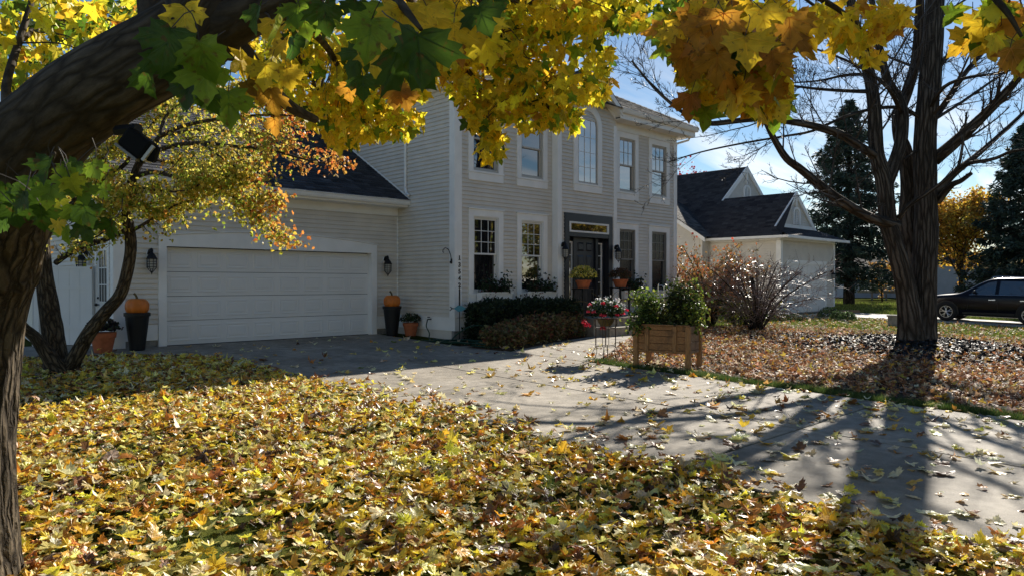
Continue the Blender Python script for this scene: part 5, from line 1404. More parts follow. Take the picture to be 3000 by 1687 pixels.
# pent roof below the near gable
A = Acc(); A.add(np.array([(29.38, 13.75, ez), (35.75, 13.75, ez), (34.05, 14.58, nz(29.95)), (29.95, 14.58, nz(29.95)), (35.75, 22, ez)]) - [0, 0, .015], [np.array([(0, 1, 2, 3)]), np.array([(1, 4, 2)])])
pr = A.obj('pent_roof', M['roof_under'], nh)
sl2 = math.hypot(.83, nz(29.95) - ez); vv = uvec((0, .83, nz(29.95) - ez))
shingles(pr, (29.38, 13.75, ez), (1, 0, 0), vv, uvec(np.cross((1, 0, 0), vv)), [(0, 0), (6.37, 0), (4.67, sl2), (.57, sl2)], course=.16, tab=.4, base=dk, seed=33, jit=.24)
A = Acc(); A.box(29.30, 35.83, 13.66, 13.76, ez - .12, ez - .01); A.box(29.28, 29.37, 13.76, 26, ez - .12, ez - .01); A.obj('gutter', M['trim'], nh)
A = Acc(); A.box(29.37, 35.75, 13.765, NY - .042, ez - .03, ez - .016); A.box(29.37, NX0 - .04, NY - .042, 26, ez - .03, ez - .016); A.obj('soffit', M['trim'], nh)
# lower side wing with a sunlit roof
A = Acc(); A.prism([(17.55, .4), (24.5, .4), (24.5, 3.4), (21.0, 3.9 + .65 * 3.4), (17.55, 3.85)], 29.05, 29.68, 'x'); wg = A.obj('side_wing', M['siding'], nh)
ncourses(wg, 'x', 29.05, .7, 5.9, [(17.7, 24.3)], (), lambda a, b, z: (a, b) if z < 3.8 else (max(a, 17.6 + (z - 3.85) / .65), min(b, 24.4 - (z - 3.85) / .65)))
A = Acc(); A.add(np.array([(28.75, 17.3, 3.80), (31.6, 17.3, 3.80), (31.6, 21.0, 6.21), (28.75, 21.0, 6.21)]) - [0, 0, .02], np.array([(0, 1, 2, 3)])); wr = A.obj('wing_roof', M['roof_under'], nh)
vv = uvec((0, 1, .65)); shingles(wr, (28.75, 17.3, 3.80), (1, 0, 0), vv, uvec((0, -.65, 1)), [(0, 0), (.7, 0), (2.9, 4.4), (0, 4.4)], course=.17, tab=.36, base=(.10, .095, .088), seed=34)
A = Acc(); A.add(np.array([(28.74, 17.25, 3.55), (28.74, 21, 5.98), (28.74, 21, 6.17), (28.74, 17.25, 3.74), (28.79, 17.25, 3.55), (28.79, 21, 5.98), (28.79, 21, 6.17), (28.79, 17.25, 3.74)]), np.array([(0, 1, 2, 3), (4, 7, 6, 5), (0, 4, 5, 1), (3, 2, 6, 7), (0, 3, 7, 4)])); A.obj('rake_board', M['trim'], nh)
def gable(gx, gy, hw, zb, zp, scale=1.0):
    A = Acc(); A.prism([(gx - hw, zb), (gx + hw, zb), (gx, zp - .06)], gy + .06, gy + .16, 'y'); gw_ = A.obj('gable_wall', M['siding'], nh)
    ncourses(gw_, 'y', gy + .06, zb + .1, zp - .2, [(gx - hw, gx + hw)], [(gx - .33, gx + .33, zb + .1, zb + .95)], lambda a, b, z: (max(a, gx - hw + (z - zb) / NSl * 1.0), min(b, gx + hw - (z - zb) / NSl)))
    for s in (-1, 1):
        A = Acc(); A.prism([(gx + s * (hw + .12), zb - .02), (gx, zp + .03), (gx, zp - .22), (gx + s * (hw - .2), zb - .02)], gy - .03, gy + .03, 'y'); A.obj('rake_board', M['trim'], nh)
    A = Acc(); A.box(gx - hw + .1, gx + hw - .1, gy - .02, gy + .05, zb - .02, zb + .14); A.box(gx - .06, gx + .06, gy - .02, gy + .05, zb + 1.0, zp - .2); A.obj('gable_trim', M['trim'], nh)
    def apts(r, z1, n=12): return [(gx - r, zb + .16), (gx + r, zb + .16)] + [(gx + r * math.cos(t), z1 + (r * .95) * math.sin(t)) for t in np.linspace(0, PI, n)]
    o_, i_ = apts(.36, zb + .62), apts(.26, zb + .62)
    A = Acc().add(*ring(o_, i_, gy - .03, gy + .05)); vt = A.obj('louvre_vent', M['trim'], nh)
    A = Acc(); A.prism(i_, gy + .045, gy + .055, 'y'); A.obj('vent_backing', M['frame_tan'], vt)
    for kz in range(9):
        zz = zb + .19 + kz * .075; hwid = .25 if zz < zb + .62 else math.sqrt(max(0.002, .0625 - (zz - zb - .62) ** 2))
        for s in (-1, 1):
            x0, x1 = sorted((gx + s * .02, gx + s * hwid))
            if x1 - x0 > .04: Acc().add(np.array([(x0, gy - .005, zz), (x1, gy - .005, zz), (x1, gy + .04, zz + .06), (x0, gy + .04, zz + .06)]), np.array([(0, 1, 2, 3)])).obj('louvre', M['trim'], vt)
    Acc().box(gx - .02, gx + .02, gy - .015, gy + .04, zb + .16, zb + .86).obj('mullion', M['trim'], vt)
gable(31.95, 14.52, 1.98, nz(29.95) - .02, pg2[1])
gable(34.2, 18.1, 2.35, pg1[1] - 1.88, pg1[1])

# ------------------------------------------------------------------ car on the neighbour's drive
CX, yF, yR = 32.05, 8.56, 5.86        # near flank, front and rear axle
zF, zR = g1(33, yF) + .03, g1(33, yR) + .03
car = thing('parked_car', 'dark navy crossover car parked on the neighbouring driveway', 'car', (CX + .92, (yF + yR) / 2, (zF + zR) / 2))
def cz(y): return zR + (zF - zR) * (y - yR) / (yF - yR)
# stations from nose (+Y) to tail: y, z bottom, z belt, z top, half width belt, half width roof
st = [(yF + .92, .42, .62, .70, .62, .5), (yF + .86, .30, .74, .84, .74, .62), (yF + .62, .22, .86, .97, .86, .72), (yF + .2, .20, .95, 1.04, .90, .76), (yF - .30, .20, 1.00, 1.08, .915, .78), (yF - .55, .20, 1.02, 1.16, .92, .74),
      (yF - 1.0, .20, 1.03, 1.46, .92, .72), (yF - 1.35, .20, 1.035, 1.655, .92, .69), (yF - 1.7, .20, 1.04, 1.72, .92, .68), (yF - 2.3, .20, 1.05, 1.74, .92, .68), (yF - 2.9, .22, 1.07, 1.735, .91, .67), (yF - 3.3, .26, 1.09, 1.70, .89, .65), (yF - 3.55, .34, 1.08, 1.52, .85, .62), (yF - 3.68, .42, 1.02, 1.12, .80, .62)]
A = Acc(); V = []
for (y, b, m_, tz, hw, hr) in st:
    z = cz(y); half = [(hw * .80, b), (hw * .965, b + .10), (hw, (b + m_) / 2 + .05), (hw * .985, m_ - .06), (hw * .955, m_), (hr + (hw - hr) * .30, m_ + (tz - m_) * .62), (hr * 1.0, tz - .045), (hr * .80, tz)]
    ring_ = half + [(-p, q) for p, q in half[::-1]]
    V += [(CX + .92 + p, y, z + q) for p, q in ring_]
n = 16; i = np.arange(len(st) - 1)[:, None] * n; j = np.arange(n)[None]; kk = (j + 1) % n
A.add(np.array(V), [np.stack([i + j, i + kk, i + n + kk, i + n + j], -1).reshape(-1, 4), np.arange(n)[None], (np.arange(n) + (len(st) - 1) * n)[None, ::-1]])
body = A.obj('body', M['car_paint'], car, smooth=True)
sb = body.modifiers.new('sub', 'SUBSURF'); sb.levels = 2; sb.render_levels = 2
side = lambda y, t, off: None
def flank(y, zz, off=.012):
    """x of the near flank at height zz above ground at station y"""
    s = sorted(st); ys_ = [q[0] for q in s]
    g_ = lambda k: np.interp(y, ys_, [q[k] for q in s])
    b, m_, tz, hw, hr = (g_(k) for k in range(1, 6))
    prof = [(b, hw * .80), (b + .10, hw * .965), ((b + m_) / 2 + .05, hw), (m_ - .06, hw * .985), (m_, hw * .955), (m_ + (tz - m_) * .62, hr + (hw - hr) * .30), (tz - .045, hr), (tz, hr * .8)]
    return CX + .92 - np.interp(zz, [p[0] for p in prof], [p[1] for p in prof]) - off
def panel(poly, name, m, off=.010, sub=6):
    p = np.array(poly, float); c = p.mean(0); pts = []
    for a in range(len(p)):
        q = p[(a + 1) % len(p)]
        for t_ in np.linspace(0, 1, sub, endpoint=False): pts.append(p[a] * (1 - t_) + q * t_)
    pts = np.array(pts); allp = np.vstack([[c], pts])
    V = np.array([(flank(y, z_, off), y, cz(y) + z_) for y, z_ in allp]); m2 = len(pts)
    A = Acc().add(V, np.stack([np.zeros(m2, int), 1 + np.arange(m2), 1 + (np.arange(m2) + 1) % m2], -1)); return A.obj(name, M[m], car)
panel([(yF - .82, 1.07), (yF - 1.62, 1.08), (yF - 1.66, 1.57), (yF - 1.40, 1.52), (yF - 1.05, 1.31)], 'front_window', 'car_glass', .022)
panel([(yF - 1.74, 1.08), (yF - 2.58, 1.10), (yF - 2.62, 1.58), (yF - 1.78, 1.58)], 'rear_window', 'car_glass', .022)
panel([(yF - 2.66, 1.11), (yF - 3.12, 1.16), (yF - 2.72, 1.56)], 'quarter_window', 'car_glass', .022)
for y0 in (yF - 1.42, yF - 2.42):
    panel([(y0, .855), (y0 - .22, .865), (y0 - .22, .895), (y0, .885)], 'door_handle', 'chrome', .03, 2)
panel([(yF - .55, .26), (yF - 2.25, .26), (yF - 2.25, .40), (yF - .55, .38)], 'sill_cladding', 'car_black', .016)
panel([(yF + .84, .62), (yF + .60, .66), (yF + .30, .80), (yF + .42, .83), (yF + .80, .74)], 'headlight', 'lens', .02)
A = Acc(); pts = [(flank(yF - .95, 1.045, .02), yF - .78, cz(yF - .8) + 1.045)] + [(flank(yF - q, 1.05 + .01 * q, .02), yF - q, cz(yF - q) + 1.045 + .012 * q) for q in np.linspace(1.0, 3.1, 9)]; A.tube(pts, .010, 5); A.obj('belt_trim', M['chrome'], car)
A = Acc(); A.tube(spline([(CX + .30, yF - 1.45, cz(yF) + 1.62), (CX + .285, yF - 1.6, cz(yF) + 1.70), (CX + .27, yF - 2.3, cz(yR + .4) + 1.745), (CX + .285, yF - 3.0, cz(yR) + 1.72), (CX + .30, yF - 3.2, cz(yR) + 1.65)], 16), .019, 6); A.obj('roof_rail', M['chrome'], car)
A = Acc(); A.sphere((CX - .085, yF - .98, cz(yF) + 1.12), (.085, .07, .075), 12, 8); A.tube([(CX - .05, yF - 1.0, cz(yF) + 1.06), (CX + .06, yF - 1.0, cz(yF) + 1.05)], .02, 6); A.obj('wing_mirror', M['car_paint'], car, smooth=True)
A = Acc(); dl = [(yF - .72, .30), (yF - .74, .6), (yF - .80, 1.0)]
for seq in ([(yF - .70, .45), (yF - .76, .8), (yF - .80, 1.02)], [(yF - 1.70, .42), (yF - 1.70, .8), (yF - 1.70, 1.04)], [(yF - 2.35, .62), (yF - 2.58, .85), (yF - 2.66, 1.06)]):
    A.tube([(flank(y, z_, .002), y, cz(y) + z_) for y, z_ in seq], .006, 4)
A.obj('door_gaps', M['car_black'], car)
for y0 in (yF, yR):
    for xs1, sgn in ((CX, -1), (CX + 1.84, 1)):
        z0 = cz(y0); wc = (xs1 - sgn * .062, y0, z0 + .362)
        A = Acc(); A.lathe([(.228, sgn * -.04), (.228, sgn * .09), (.240, sgn * .108), (.335, sgn * .11), (.358, sgn * .08), (.362, 0), (.358, sgn * -.08), (.335, sgn * -.11), (.228, sgn * -.112), (.228, sgn * -.05)], wc, 36, axis='x'); tw = A.obj('wheel', M['tyre'], car, smooth=True)
        A = Acc(); A.lathe([(.0, -.02), (.20, -.02), (.22, -.02), (.225, .02), (0, .02)], wc, 24, axis='x'); A.obj('brake_disc', M['car_black'], tw)
        A = Acc(); xo = sgn * .085
        A.add(*tube_geo([(wc[0] + xo, wc[1] + .222 * math.cos(a), wc[2] + .222 * math.sin(a)) for a in np.linspace(0, 2 * PI, 33)], .014, 6))
        for q in range(5):
            for da in (-.20, .20):
                a0 = q * 2 * PI / 5 + PI / 2
                A.tube([(wc[0] + xo, wc[1] + .04 * math.cos(a0), wc[2] + .04 * math.sin(a0)), (wc[0] + xo, wc[1] + .13 * math.cos(a0 + da * .6), wc[2] + .13 * math.sin(a0 + da * .6)), (wc[0] + xo, wc[1] + .22 * math.cos(a0 + da * 1.4), wc[2] + .22 * math.sin(a0 + da * 1.4))], [.022, .016, .014], 5)
        A.sphere((wc[0] + xo, wc[1], wc[2]), (.02, .05, .05), 10, 6); A.obj('rim', M['alloy'], tw)
        if sgn < 0:
            A = Acc(); ths = np.linspace(-.25, PI + .25, 22)
            arc = [(y0 + .43 * math.cos(t_), .362 + .43 * math.sin(t_)) for t_ in ths]; arc2 = [(y0 + .375 * math.cos(t_), .362 + .375 * math.sin(t_)) for t_ in ths]
            Vv = np.array([(flank(y, max(z_, .3), .018), y, z0 + z_) for y, z_ in arc] + [(flank(y, max(z_, .3), .020), y, z0 + z_) for y, z_ in arc2]); a_ = np.arange(21)
            A.add(Vv, np.stack([a_, a_ + 1, a_ + 23, a_ + 22], -1)); A.obj('wheel_arch', M['car_black'], car)
            A = Acc(); ctr = np.array([(flank(y0, .5, .008), y0, z0 + .362)]); Vv = np.vstack([ctr, [(flank(y, max(z_, .3), .012), y, z0 + z_) for y, z_ in arc2]]); A.add(Vv, np.stack([np.zeros(21, int), 1 + np.arange(21), 2 + np.arange(21)], -1)); A.obj('wheel_well', M['tyre'], car)

# ------------------------------------------------------------------ background: conifers, trees, far houses
def spruce(x, y, h, r, label, seed, n_whorl=34, per=9, trunk_r=.35, base=.12, lean=0, cols=((.032, .055, .042), (.055, .085, .062), (.085, .12, .09))):
    z = g1(x, y); t = thing('spruce_tree', label, 'conifer tree', (x, y, z), 'spruces behind the neighbouring driveway')
    A = Acc(); A.tube(spline([(x, y, z - .2), (x + .05, y, z + h * .5), (x, y, z + h)], 16), np.linspace(trunk_r, .03, 16), 10); A.obj('trunk', M['bark_grey'], t)
    B_ = Acc(); pos = []; tips = []; sc_ = []
    for k in range(n_whorl):
        f = k / (n_whorl - 1); hz = h * (base + (1 - base) * f ** .95); R = r * (1 - f) ** .72 * rng.uniform(.8, 1.08) + .12
        for b in range(per):
            a = rng.uniform(0, 2 * PI); Rb = R * rng.uniform(.7, 1.12); d = np.array((math.cos(a), math.sin(a), 0))
            zz = z + hz + rng.normal(0, .12); up = .10 + .45 * f
            pth = np.array([(x, y, zz), (x, y, zz - .08 * Rb) + d * Rb * .4, (x, y, zz - .17 * Rb + up * Rb * .12) + d * Rb * .8, (x, y, zz - .10 * Rb + up * Rb * .25) + d * Rb])
            pth = spline(pth, 6); B_.tube(pth, np.linspace(.03 + .02 * (1 - f), .008, 6), 3, False)
            m_ = int(13 + 26 * Rb / r); tt = rng.uniform(.12, 1.0, m_) ** .8
            p = np.stack([np.interp(tt, np.linspace(0, 1, 6), pth[:, q]) for q in range(3)], -1)
            sd = rng.normal(0, .13 * Rb + .03, m_) * (1.1 - .5 * tt); pr = np.array((-d[1], d[0], 0))
            p = p + pr * sd[:, None]; p[:, 2] -= np.abs(sd) * .25 + rng.uniform(0, .12, m_)
            pos.append(p); tips.append(d * rng.uniform(.3, 1, (m_, 1)) + pr * (np.sign(sd) * .7)[:, None] + np.c_[np.zeros((m_, 2)), rng.normal(-.3, .4, m_)]); sc_.append(np.full(m_, .22 + .05 * (1 - f)))
    B_.obj('branches', M['twig'], t)
    pos = np.concatenate(pos); tips = np.concatenate(tips); sc_ = np.concatenate(sc_); n = len(pos)
    A = Acc()
    for q in range(4):
        V, F, cc = leaf_geo(SH_SPRIG, pos + rng.normal(0, .05, pos.shape), frames(tips + rng.normal(0, .35, tips.shape), rng.normal(size=(n, 3))), sc_ * rng.uniform(.7, 1.5, n), palette(cols, [3, 2, 1], n, .2), .2, .1, .05)
        A.add(V, F, cc)
    A.obj('needles', M['needle'], t, kind='stuff')
x, y, _ = P(2487, 880, 45); spruce(x, y, 12.4, 3.9, 'tall blue-green spruce with a bare lower trunk between the neighbouring house and the bare maple', 1, 40, 10, .36, .14)
x, y, _ = P(3010, 890, 40); spruce(x, y, 10.2, 3.4, 'dense dark spruce behind the parked car', 2, 34, 12, .3, .04)
x, y, _ = P(3210, 890, 46); spruce(x, y, 11.0, 3.6, 'dark spruce farther right, behind the rear of the car', 3, 26, 10, .3, .04)

def leafy(x, y, h, r, label, cols, w, n, ls, name='yellow_tree', cat='tree', group='leafy autumn trees in the background', trunk=.16, zc=.58, br=26, droop=0.0, m='foliage', shape=SH_OVAL, flat=.8, wiggle=.15):
    z = g1(x, y); t = thing(name, label, cat, (x, y, z), group)
    A = Acc(); tp = spline([(x, y, z - .2), (x + rng.normal(0, .1), y, z + h * .3), (x, y, z + h * .75)], 9); A.tube(tp, np.linspace(trunk, trunk * .35, 9), 9); A.obj('trunk', M['bark_grey'], t)
    A = Acc(); tips = []
    for k in range(br):
        f = rng.uniform(.25, 1); p0 = np.array([np.interp(f, np.linspace(0, 1, 9), tp[:, q]) for q in range(3)])
        d = rdir(1)[0]; d[2] = abs(d[2]) * .9 + .1; e = np.array((x, y, z + h * zc)) + d * (r, r, r * flat) * rng.uniform(.6, 1)
        pth = spline([p0, p0 * .5 + e * .5 + [0, 0, r * .12], e - [0, 0, droop]], 6); A.tube(pth, np.linspace(trunk * .35, .012, 6), 4, False); tips.append(pth)
        grow(A, pth, trunk * .25, .01, 1, 2, 6, .45, (.5, 1.0), .1 - droop, .007, wiggle, .2, tips)
    A.obj('branches', M['twig'], t)
    pts = np.concatenate(tips); pos = pts[rng.integers(0, len(pts), n)] + rng.normal(0, r * .06, (n, 3)); pos[:, 2] -= rng.uniform(0, droop + .02, n)
    A = Acc(); V, F, cc = leaf_geo(shape, pos, hang_frames(n, .5, .9), ls * rng.uniform(.6, 1.3, n), palette(cols, w, n, .25), .4, .2, .08); A.add(V, F, cc); A.obj('crown', M[m], t, kind='stuff')
    return t
x, y, _ = P(2815, 880, 44); leafy(x, y, 8.6, 3.0, 'yellow-leaved tree between the bare maple and the dark spruce', [(.66, .42, .05), (.60, .32, .05), (.48, .38, .08), (.35, .2, .05)], [4, 3, 2, 1], 11000, .18, zc=.52, br=36)
x, y, _ = P(2585, 885, 52); leafy(x, y, 3.6, 1.7, 'orange weeping shrub beside the far wooden deck', [(.60, .32, .05), (.5, .25, .04), (.4, .3, .06)], [3, 2, 1], 1700, .13, 'weeping_shrub', 'shrub', 'autumn shrubs far behind', .07, .5, 14, .25)
x, y, _ = P(2008, 560, 62); leafy(x, y, 13.5, 4.2, 'red-leaved treetop showing above the neighbouring roof', [(.40, .03, .04), (.30, .03, .05), (.45, .08, .05)], [3, 2, 1], 2600, .2, 'red_tree', trunk=.2)
x, y, _ = P(2330, 880, 70); leafy(x, y, 11.5, 4.5, 'nearly bare tree far behind the neighbouring roof', [(.3, .22, .1)], [1], 60, .15, 'distant_tree')
x, y, _ = P(60, 860, 42); leafy(x, y, 8, 4, 'green-yellow tree far behind the white fence', [(.30, .32, .05), (.2, .26, .05), (.5, .42, .06)], [3, 2, 2], 3800, .2)
x, y, _ = P(300, 860, 55); leafy(x, y, 9, 4.5, 'tall yellow-green tree beyond the garage, behind the lawn maple', [(.35, .34, .05), (.5, .42, .06)], [3, 2], 3000, .22)
# far tree belt that closes the horizon
A = Acc()
for (px0, px1, D, h0, h1, n) in ((2350, 3300, 85, 2.0, 5.5, 7000), (1900, 2500, 110, 2, 8, 2500), (-700, 700, 90, 2, 7, 5000)):
    px_ = rng.uniform(px0, px1, n); d_ = D + rng.uniform(-6, 6, n); b = np.array([P(p, 829.5, d) for p, d in zip(px_, d_)])
    top = h0 + (h1 - h0) * (.5 + .5 * np.sin(px_ * .021) * np.sin(px_ * .0061 + 1)); b[:, 2] = .3 + rng.random(n) * top
    V, F, cc = leaf_geo(SH_OVAL, b, frames(rng.normal(size=(n, 3)), rng.normal(size=(n, 3))), rng.uniform(.5, 1.1, n), palette([(.10, .09, .05), (.16, .13, .06), (.09, .10, .05), (.3, .2, .06)], [3, 2, 3, 1], n), .3, .2, .1); A.add(V, F, cc)
o = A.obj('far_woods', M['foliage'], kind='stuff'); o['label'] = 'belt of brown and green woods at the horizon'
# far houses
fh = thing('far_house', 'pale grey sided house behind the parked car', 'house', P(2860, 880, 58))
a0 = np.array(P(2745, 850, 60)); a1 = np.array(P(2862, 850, 57)); a2 = np.array(P(2990, 850, 66))
def wallq(p, q, z0, z1, name, m, parent):
    d = q[:2] - p[:2]; L = np.linalg.norm(d); u_ = d / L
    for k in range(int((z1 - z0) / .2)):
        Acc().obox((p[0], p[1], z0 + k * .2), (d[0], d[1], 0), (-u_[1] * .05, u_[0] * .05, 0), (-u_[1] * .0, 0, .185)).obj(name, M[m], parent)
Acc().obox((a0[0], a0[1], .3), (*(a1 - a0)[:2], 0), (4, 5, 0), (0, 0, 3.0)).obj('wall', M['grey_siding'], fh)
b0 = a0 - np.array((.6, .75, 0)) * .1; b1 = a1 - np.array((.6, .75, 0)) * .1
wallq(b0, b1, .4, 3.2, 'siding_course', 'grey_siding', fh)
cc0 = (a0 + a1) / 2
A = Acc(); e = (a1 - a0)[:2] * .56; bk = np.array((4.0, 5.0)) * 1.05
V = [(*(cc0[:2] - e - bk * .06), 3.2), (*(cc0[:2] + e - bk * .06), 3.2), (*(cc0[:2] + e + bk), 3.2), (*(cc0[:2] - e + bk), 3.2), (*(cc0[:2] - e * .9 + bk * .5), 5.4), (*(cc0[:2] + e * .9 + bk * .5), 5.4)]
A.add(np.array(V), [np.array([(0, 1, 5, 4), (2, 3, 4, 5)]), np.array([(1, 2, 5), (3, 0, 4)])]); A.obj('roof', M['roof_under'], fh)
p_, q_ = a1 + (-.5, -.3, 0), a1
Acc().obox((q_[0] - .9, q_[1] - .6, .9), (.5, -.1, 0), (0, .05, 0), (0, 0, 1.5)).obj('window', M['glass'], fh)
dk_ = thing('wooden_deck', 'weathered wooden deck with railing far behind the bare maple', 'deck', P(2590, 880, 56))
d0 = np.array(P(2553, 868, 56)); d1 = np.array(P(2640, 868, 56)); du = (d1 - d0); dz0 = .95
Acc().obox((d0[0], d0[1], dz0), (du[0], du[1], 0), (1.5, 1.6, 0), (0, 0, .22)).obj('floor', M['deck_wood'], dk_)
for k in range(14): p = d0 + du * (.36 + k / 22); Acc().tube([(p[0], p[1], dz0 + .22), (p[0], p[1], dz0 + 1.1)], .03, 4).obj('baluster', M['deck_wood'], dk_)
Acc().obox((d0[0], d0[1], dz0 + .22), (du[0] * .34, du[1] * .34, 0), (.05, .06, 0), (0, 0, .88)).obj('side_panel', M['deck_wood'], dk_)
Acc().obox((d0[0], d0[1], dz0 + 1.1), (du[0], du[1], 0), (.08, .1, 0), (0, 0, .08)).obj('rail', M['deck_wood'], dk_)
for k in (0.02, .5, .96): p = d0 + du * k; Acc().tube([(p[0], p[1], .2), (p[0], p[1], dz0)], .07, 6).obj('post', M['deck_wood'], dk_)
h2 = thing('grey_house', 'low grey house behind the wooden deck, mostly hidden by trunks', 'house', P(2640, 870, 64))
g0 = np.array(P(2480, 850, 66)); g1_ = np.array(P(2760, 850, 66))
Acc().obox((g0[0], g0[1], .3), (*(g1_ - g0)[:2], 0), (4, 5, 0), (0, 0, 2.6)).obj('wall', M['grey_siding'], h2)
A = Acc(); e = (g1_ - g0)[:2]; bk = np.array((4.0, 5.0)); A.add(np.array([(g0[0] - .4, g0[1] - .4, 2.9), (g1_[0], g1_[1] - .4, 2.9), (g1_[0] + bk[0] * .5, g1_[1] + bk[1] * .5, 4.6), (g0[0] + bk[0] * .5, g0[1] + bk[1] * .5, 4.6)]), np.array([(0, 1, 2, 3)])); A.obj('roof', M['roof_under'], h2)

# trees across the street behind the viewpoint (they stand in the window reflections and shade the fronts; the leftmost are added to block sky light)
for i, (x, y, h, r, cl) in enumerate(((27, -13, 9.5, 4.6, 0), (37, -15, 10.5, 5.2, 1), (47, -13, 9.0, 4.6, 0), (57, -16, 10, 5.2, 1), (17, -16, 10, 5, 1), (5, -15, 11, 5.4, 0), (-9, -13, 11, 5.2, 1), (23, -22, 10, 5.4, 1), (33, -23, 9.5, 5.4, 0), (43, -22, 10, 5.4, 1), (53, -23, 9.5, 5.4, 0), (66, -19, 10, 5.6, 1))):
    leafy(x, y, h, r, ('broad yellow street tree across the road', 'broad green-gold street tree across the road')[cl] + (' opposite the front door', ' opposite the right windows', ' opposite the neighbouring house', ' farthest along the road', ' opposite the driveway', ' straight behind the viewpoint, added to block sky light', ' behind the big maple trunk, added to block sky light', ' in the second row opposite the driveway', ' in the second row opposite the door', ' in the second row opposite the bare maple', ' in the second row opposite the car', ' at the far end of the second row')[i],
          ([(.5, .36, .05), (.42, .34, .06), (.3, .22, .05)], [(.2, .22, .05), (.35, .3, .05), (.16, .13, .04)])[cl], [3, 2, 1], 3600, .34, 'street_tree', group='street trees across the road', trunk=.25, br=22)

# ------------------------------------------------------------------ small things on the right lawn
x, y, _ = P(2640, 955, 26.5)
t = thing('timber_post', 'short dark square timber post left of the bare maple trunk', 'post', (27.0, 8.75, g1(27, 8.7)))
A = Acc(); A.box(26.80, 27.15, 8.6, 8.95, g1(27, 8.7) - .05, g1(27, 8.7) + .34); A.obj('block', M['foundation'], t); Acc().box(26.77, 27.18, 8.57, 8.98, g1(27, 8.7) + .341, g1(27, 8.7) + .40).obj('cap', M['foundation'], t)
for i, (px_, D, r, lab) in enumerate(((2427, 29.0, .42, 'roundest small boxwood shrub nearest the neighbouring garage door'), (2455, 28.0, .30, 'middle low boxwood shrub by the neighbouring drive'), (2482, 27.2, .33, 'small boxwood shrub closest to the timber post'))):
    x, y, _ = P(px_, 900, D); z = g1(x, y); t = thing('boxwood_shrub', lab, 'shrub', (x, y, z), 'small boxwoods by the neighbouring drive')
    A = Acc(); flower_mound(A, (x, y, z + .12), (r, r, r * .95), 420, [(.05, .09, .03), (.09, .14, .05), (.03, .05, .02)], [2, 2, 1], .07); A.obj('foliage', M['foliage'], t)
    A = Acc(); [A.tube([(x, y, z), (x + r * .6 * math.cos(q), y + r * .6 * math.sin(q), z + r)], .008, 3, False) for q in np.linspace(0, 6, 6)]; A.obj('stems', M['stem_dry'], t)
A = Acc(); A.tube(spline([(27.5, 10.6, g1(27.5, 10.6) + .03), (28.6, 11.4, .34), (29.4, 12.2, .36)], 12), .05, 6); o = A.obj('bed_edging', M['concrete_far']); tag(o, 'pale curved stone edging beside the neighbouring drive', 'edging')
A = Acc(); pp = [P(2415, 905, 33), P(2520, 915, 33)]; A.obox((pp[0][0], pp[0][1], .36), tuple(np.array(pp[1]) * [1, 1, 0] - np.array(pp[0]) * [1, 1, 0]), (.12, .12, 0), (0, 0, .14)); o = A.obj('landscape_timber', M['lumber_grey']); tag(o, 'brown landscape timber along the lawn behind the neighbouring drive', 'timber')

# ------------------------------------------------------------------ bare maple on the right lawn (several stems fused at the base)
DB = 17.3
bt = thing('bare_maple', 'large leafless multi-stemmed maple with a dark mulch ring at its base', 'tree', (18.8, 5.6, g1(18.8, 5.6)))
def PP(l): return np.array([P(*q) for q in l])
stems = [  # (pixel x, y, distance), radii
    ([(2695, 1030, 17.3), (2692, 980, 17.3), (2700, 900, 17.3), (2708, 800, 17.3), (2712, 650, 17.35), (2708, 450, 17.4), (2716, 314, 17.4), (2728, 150, 17.5), (2736, 0, 17.6), (2742, -220, 17.8), (2752, -520, 17.9), (2740, -850, 18.0)], [.54, .42, .33, .285, .26, .25, .245, .235, .215, .18, .13, .06]),
    ([(2672, 1030, 17.0), (2668, 960, 17.0), (2655, 860, 16.95), (2632, 760, 16.9), (2602, 650, 16.9), (2590, 538, 16.9), (2567, 449, 16.9), (2559, 314, 16.9), (2546, 224, 16.95), (2519, 135, 17.0), (2495, 40, 17.0), (2475, -150, 17.1), (2440, -480, 17.2)], [.38, .30, .23, .205, .19, .185, .16, .15, .138, .125, .11, .085, .05]),
    ([(2692, 900, 17.7), (2676, 760, 17.8), (2660, 640, 17.9), (2664, 560, 17.9), (2650, 450, 17.9), (2634, 400, 17.9), (2632, 336, 17.9), (2658, 262, 18.0), (2682, 170, 18.1), (2692, 20, 18.1), (2700, -140, 18.2)], [.28, .26, .22, .2, .17, .15, .14, .13, .12, .10, .07]),
    ([(2591, 545, 16.9), (2622, 470, 17.0), (2640, 400, 17.1), (2640, 315, 17.2), (2600, 240, 17.3), (2580, 170, 17.3), (2560, 60, 17.4), (2540, -80, 17.4)], [.17, .15, .14, .12, .10, .09, .075, .05]),
]
A = Acc(); SP = []
for i, (l, r) in enumerate(stems):
    a_, b_ = bark_tube(A, PP(l), r, 90 if i < 2 else 56, 40 if i < 2 else 22, .07 if i < 2 else .05, 16, 1.4, 40 + i, .05); SP.append((a_, b_))
A.obj('trunk', M['bark_plates'], bt, smooth=True)
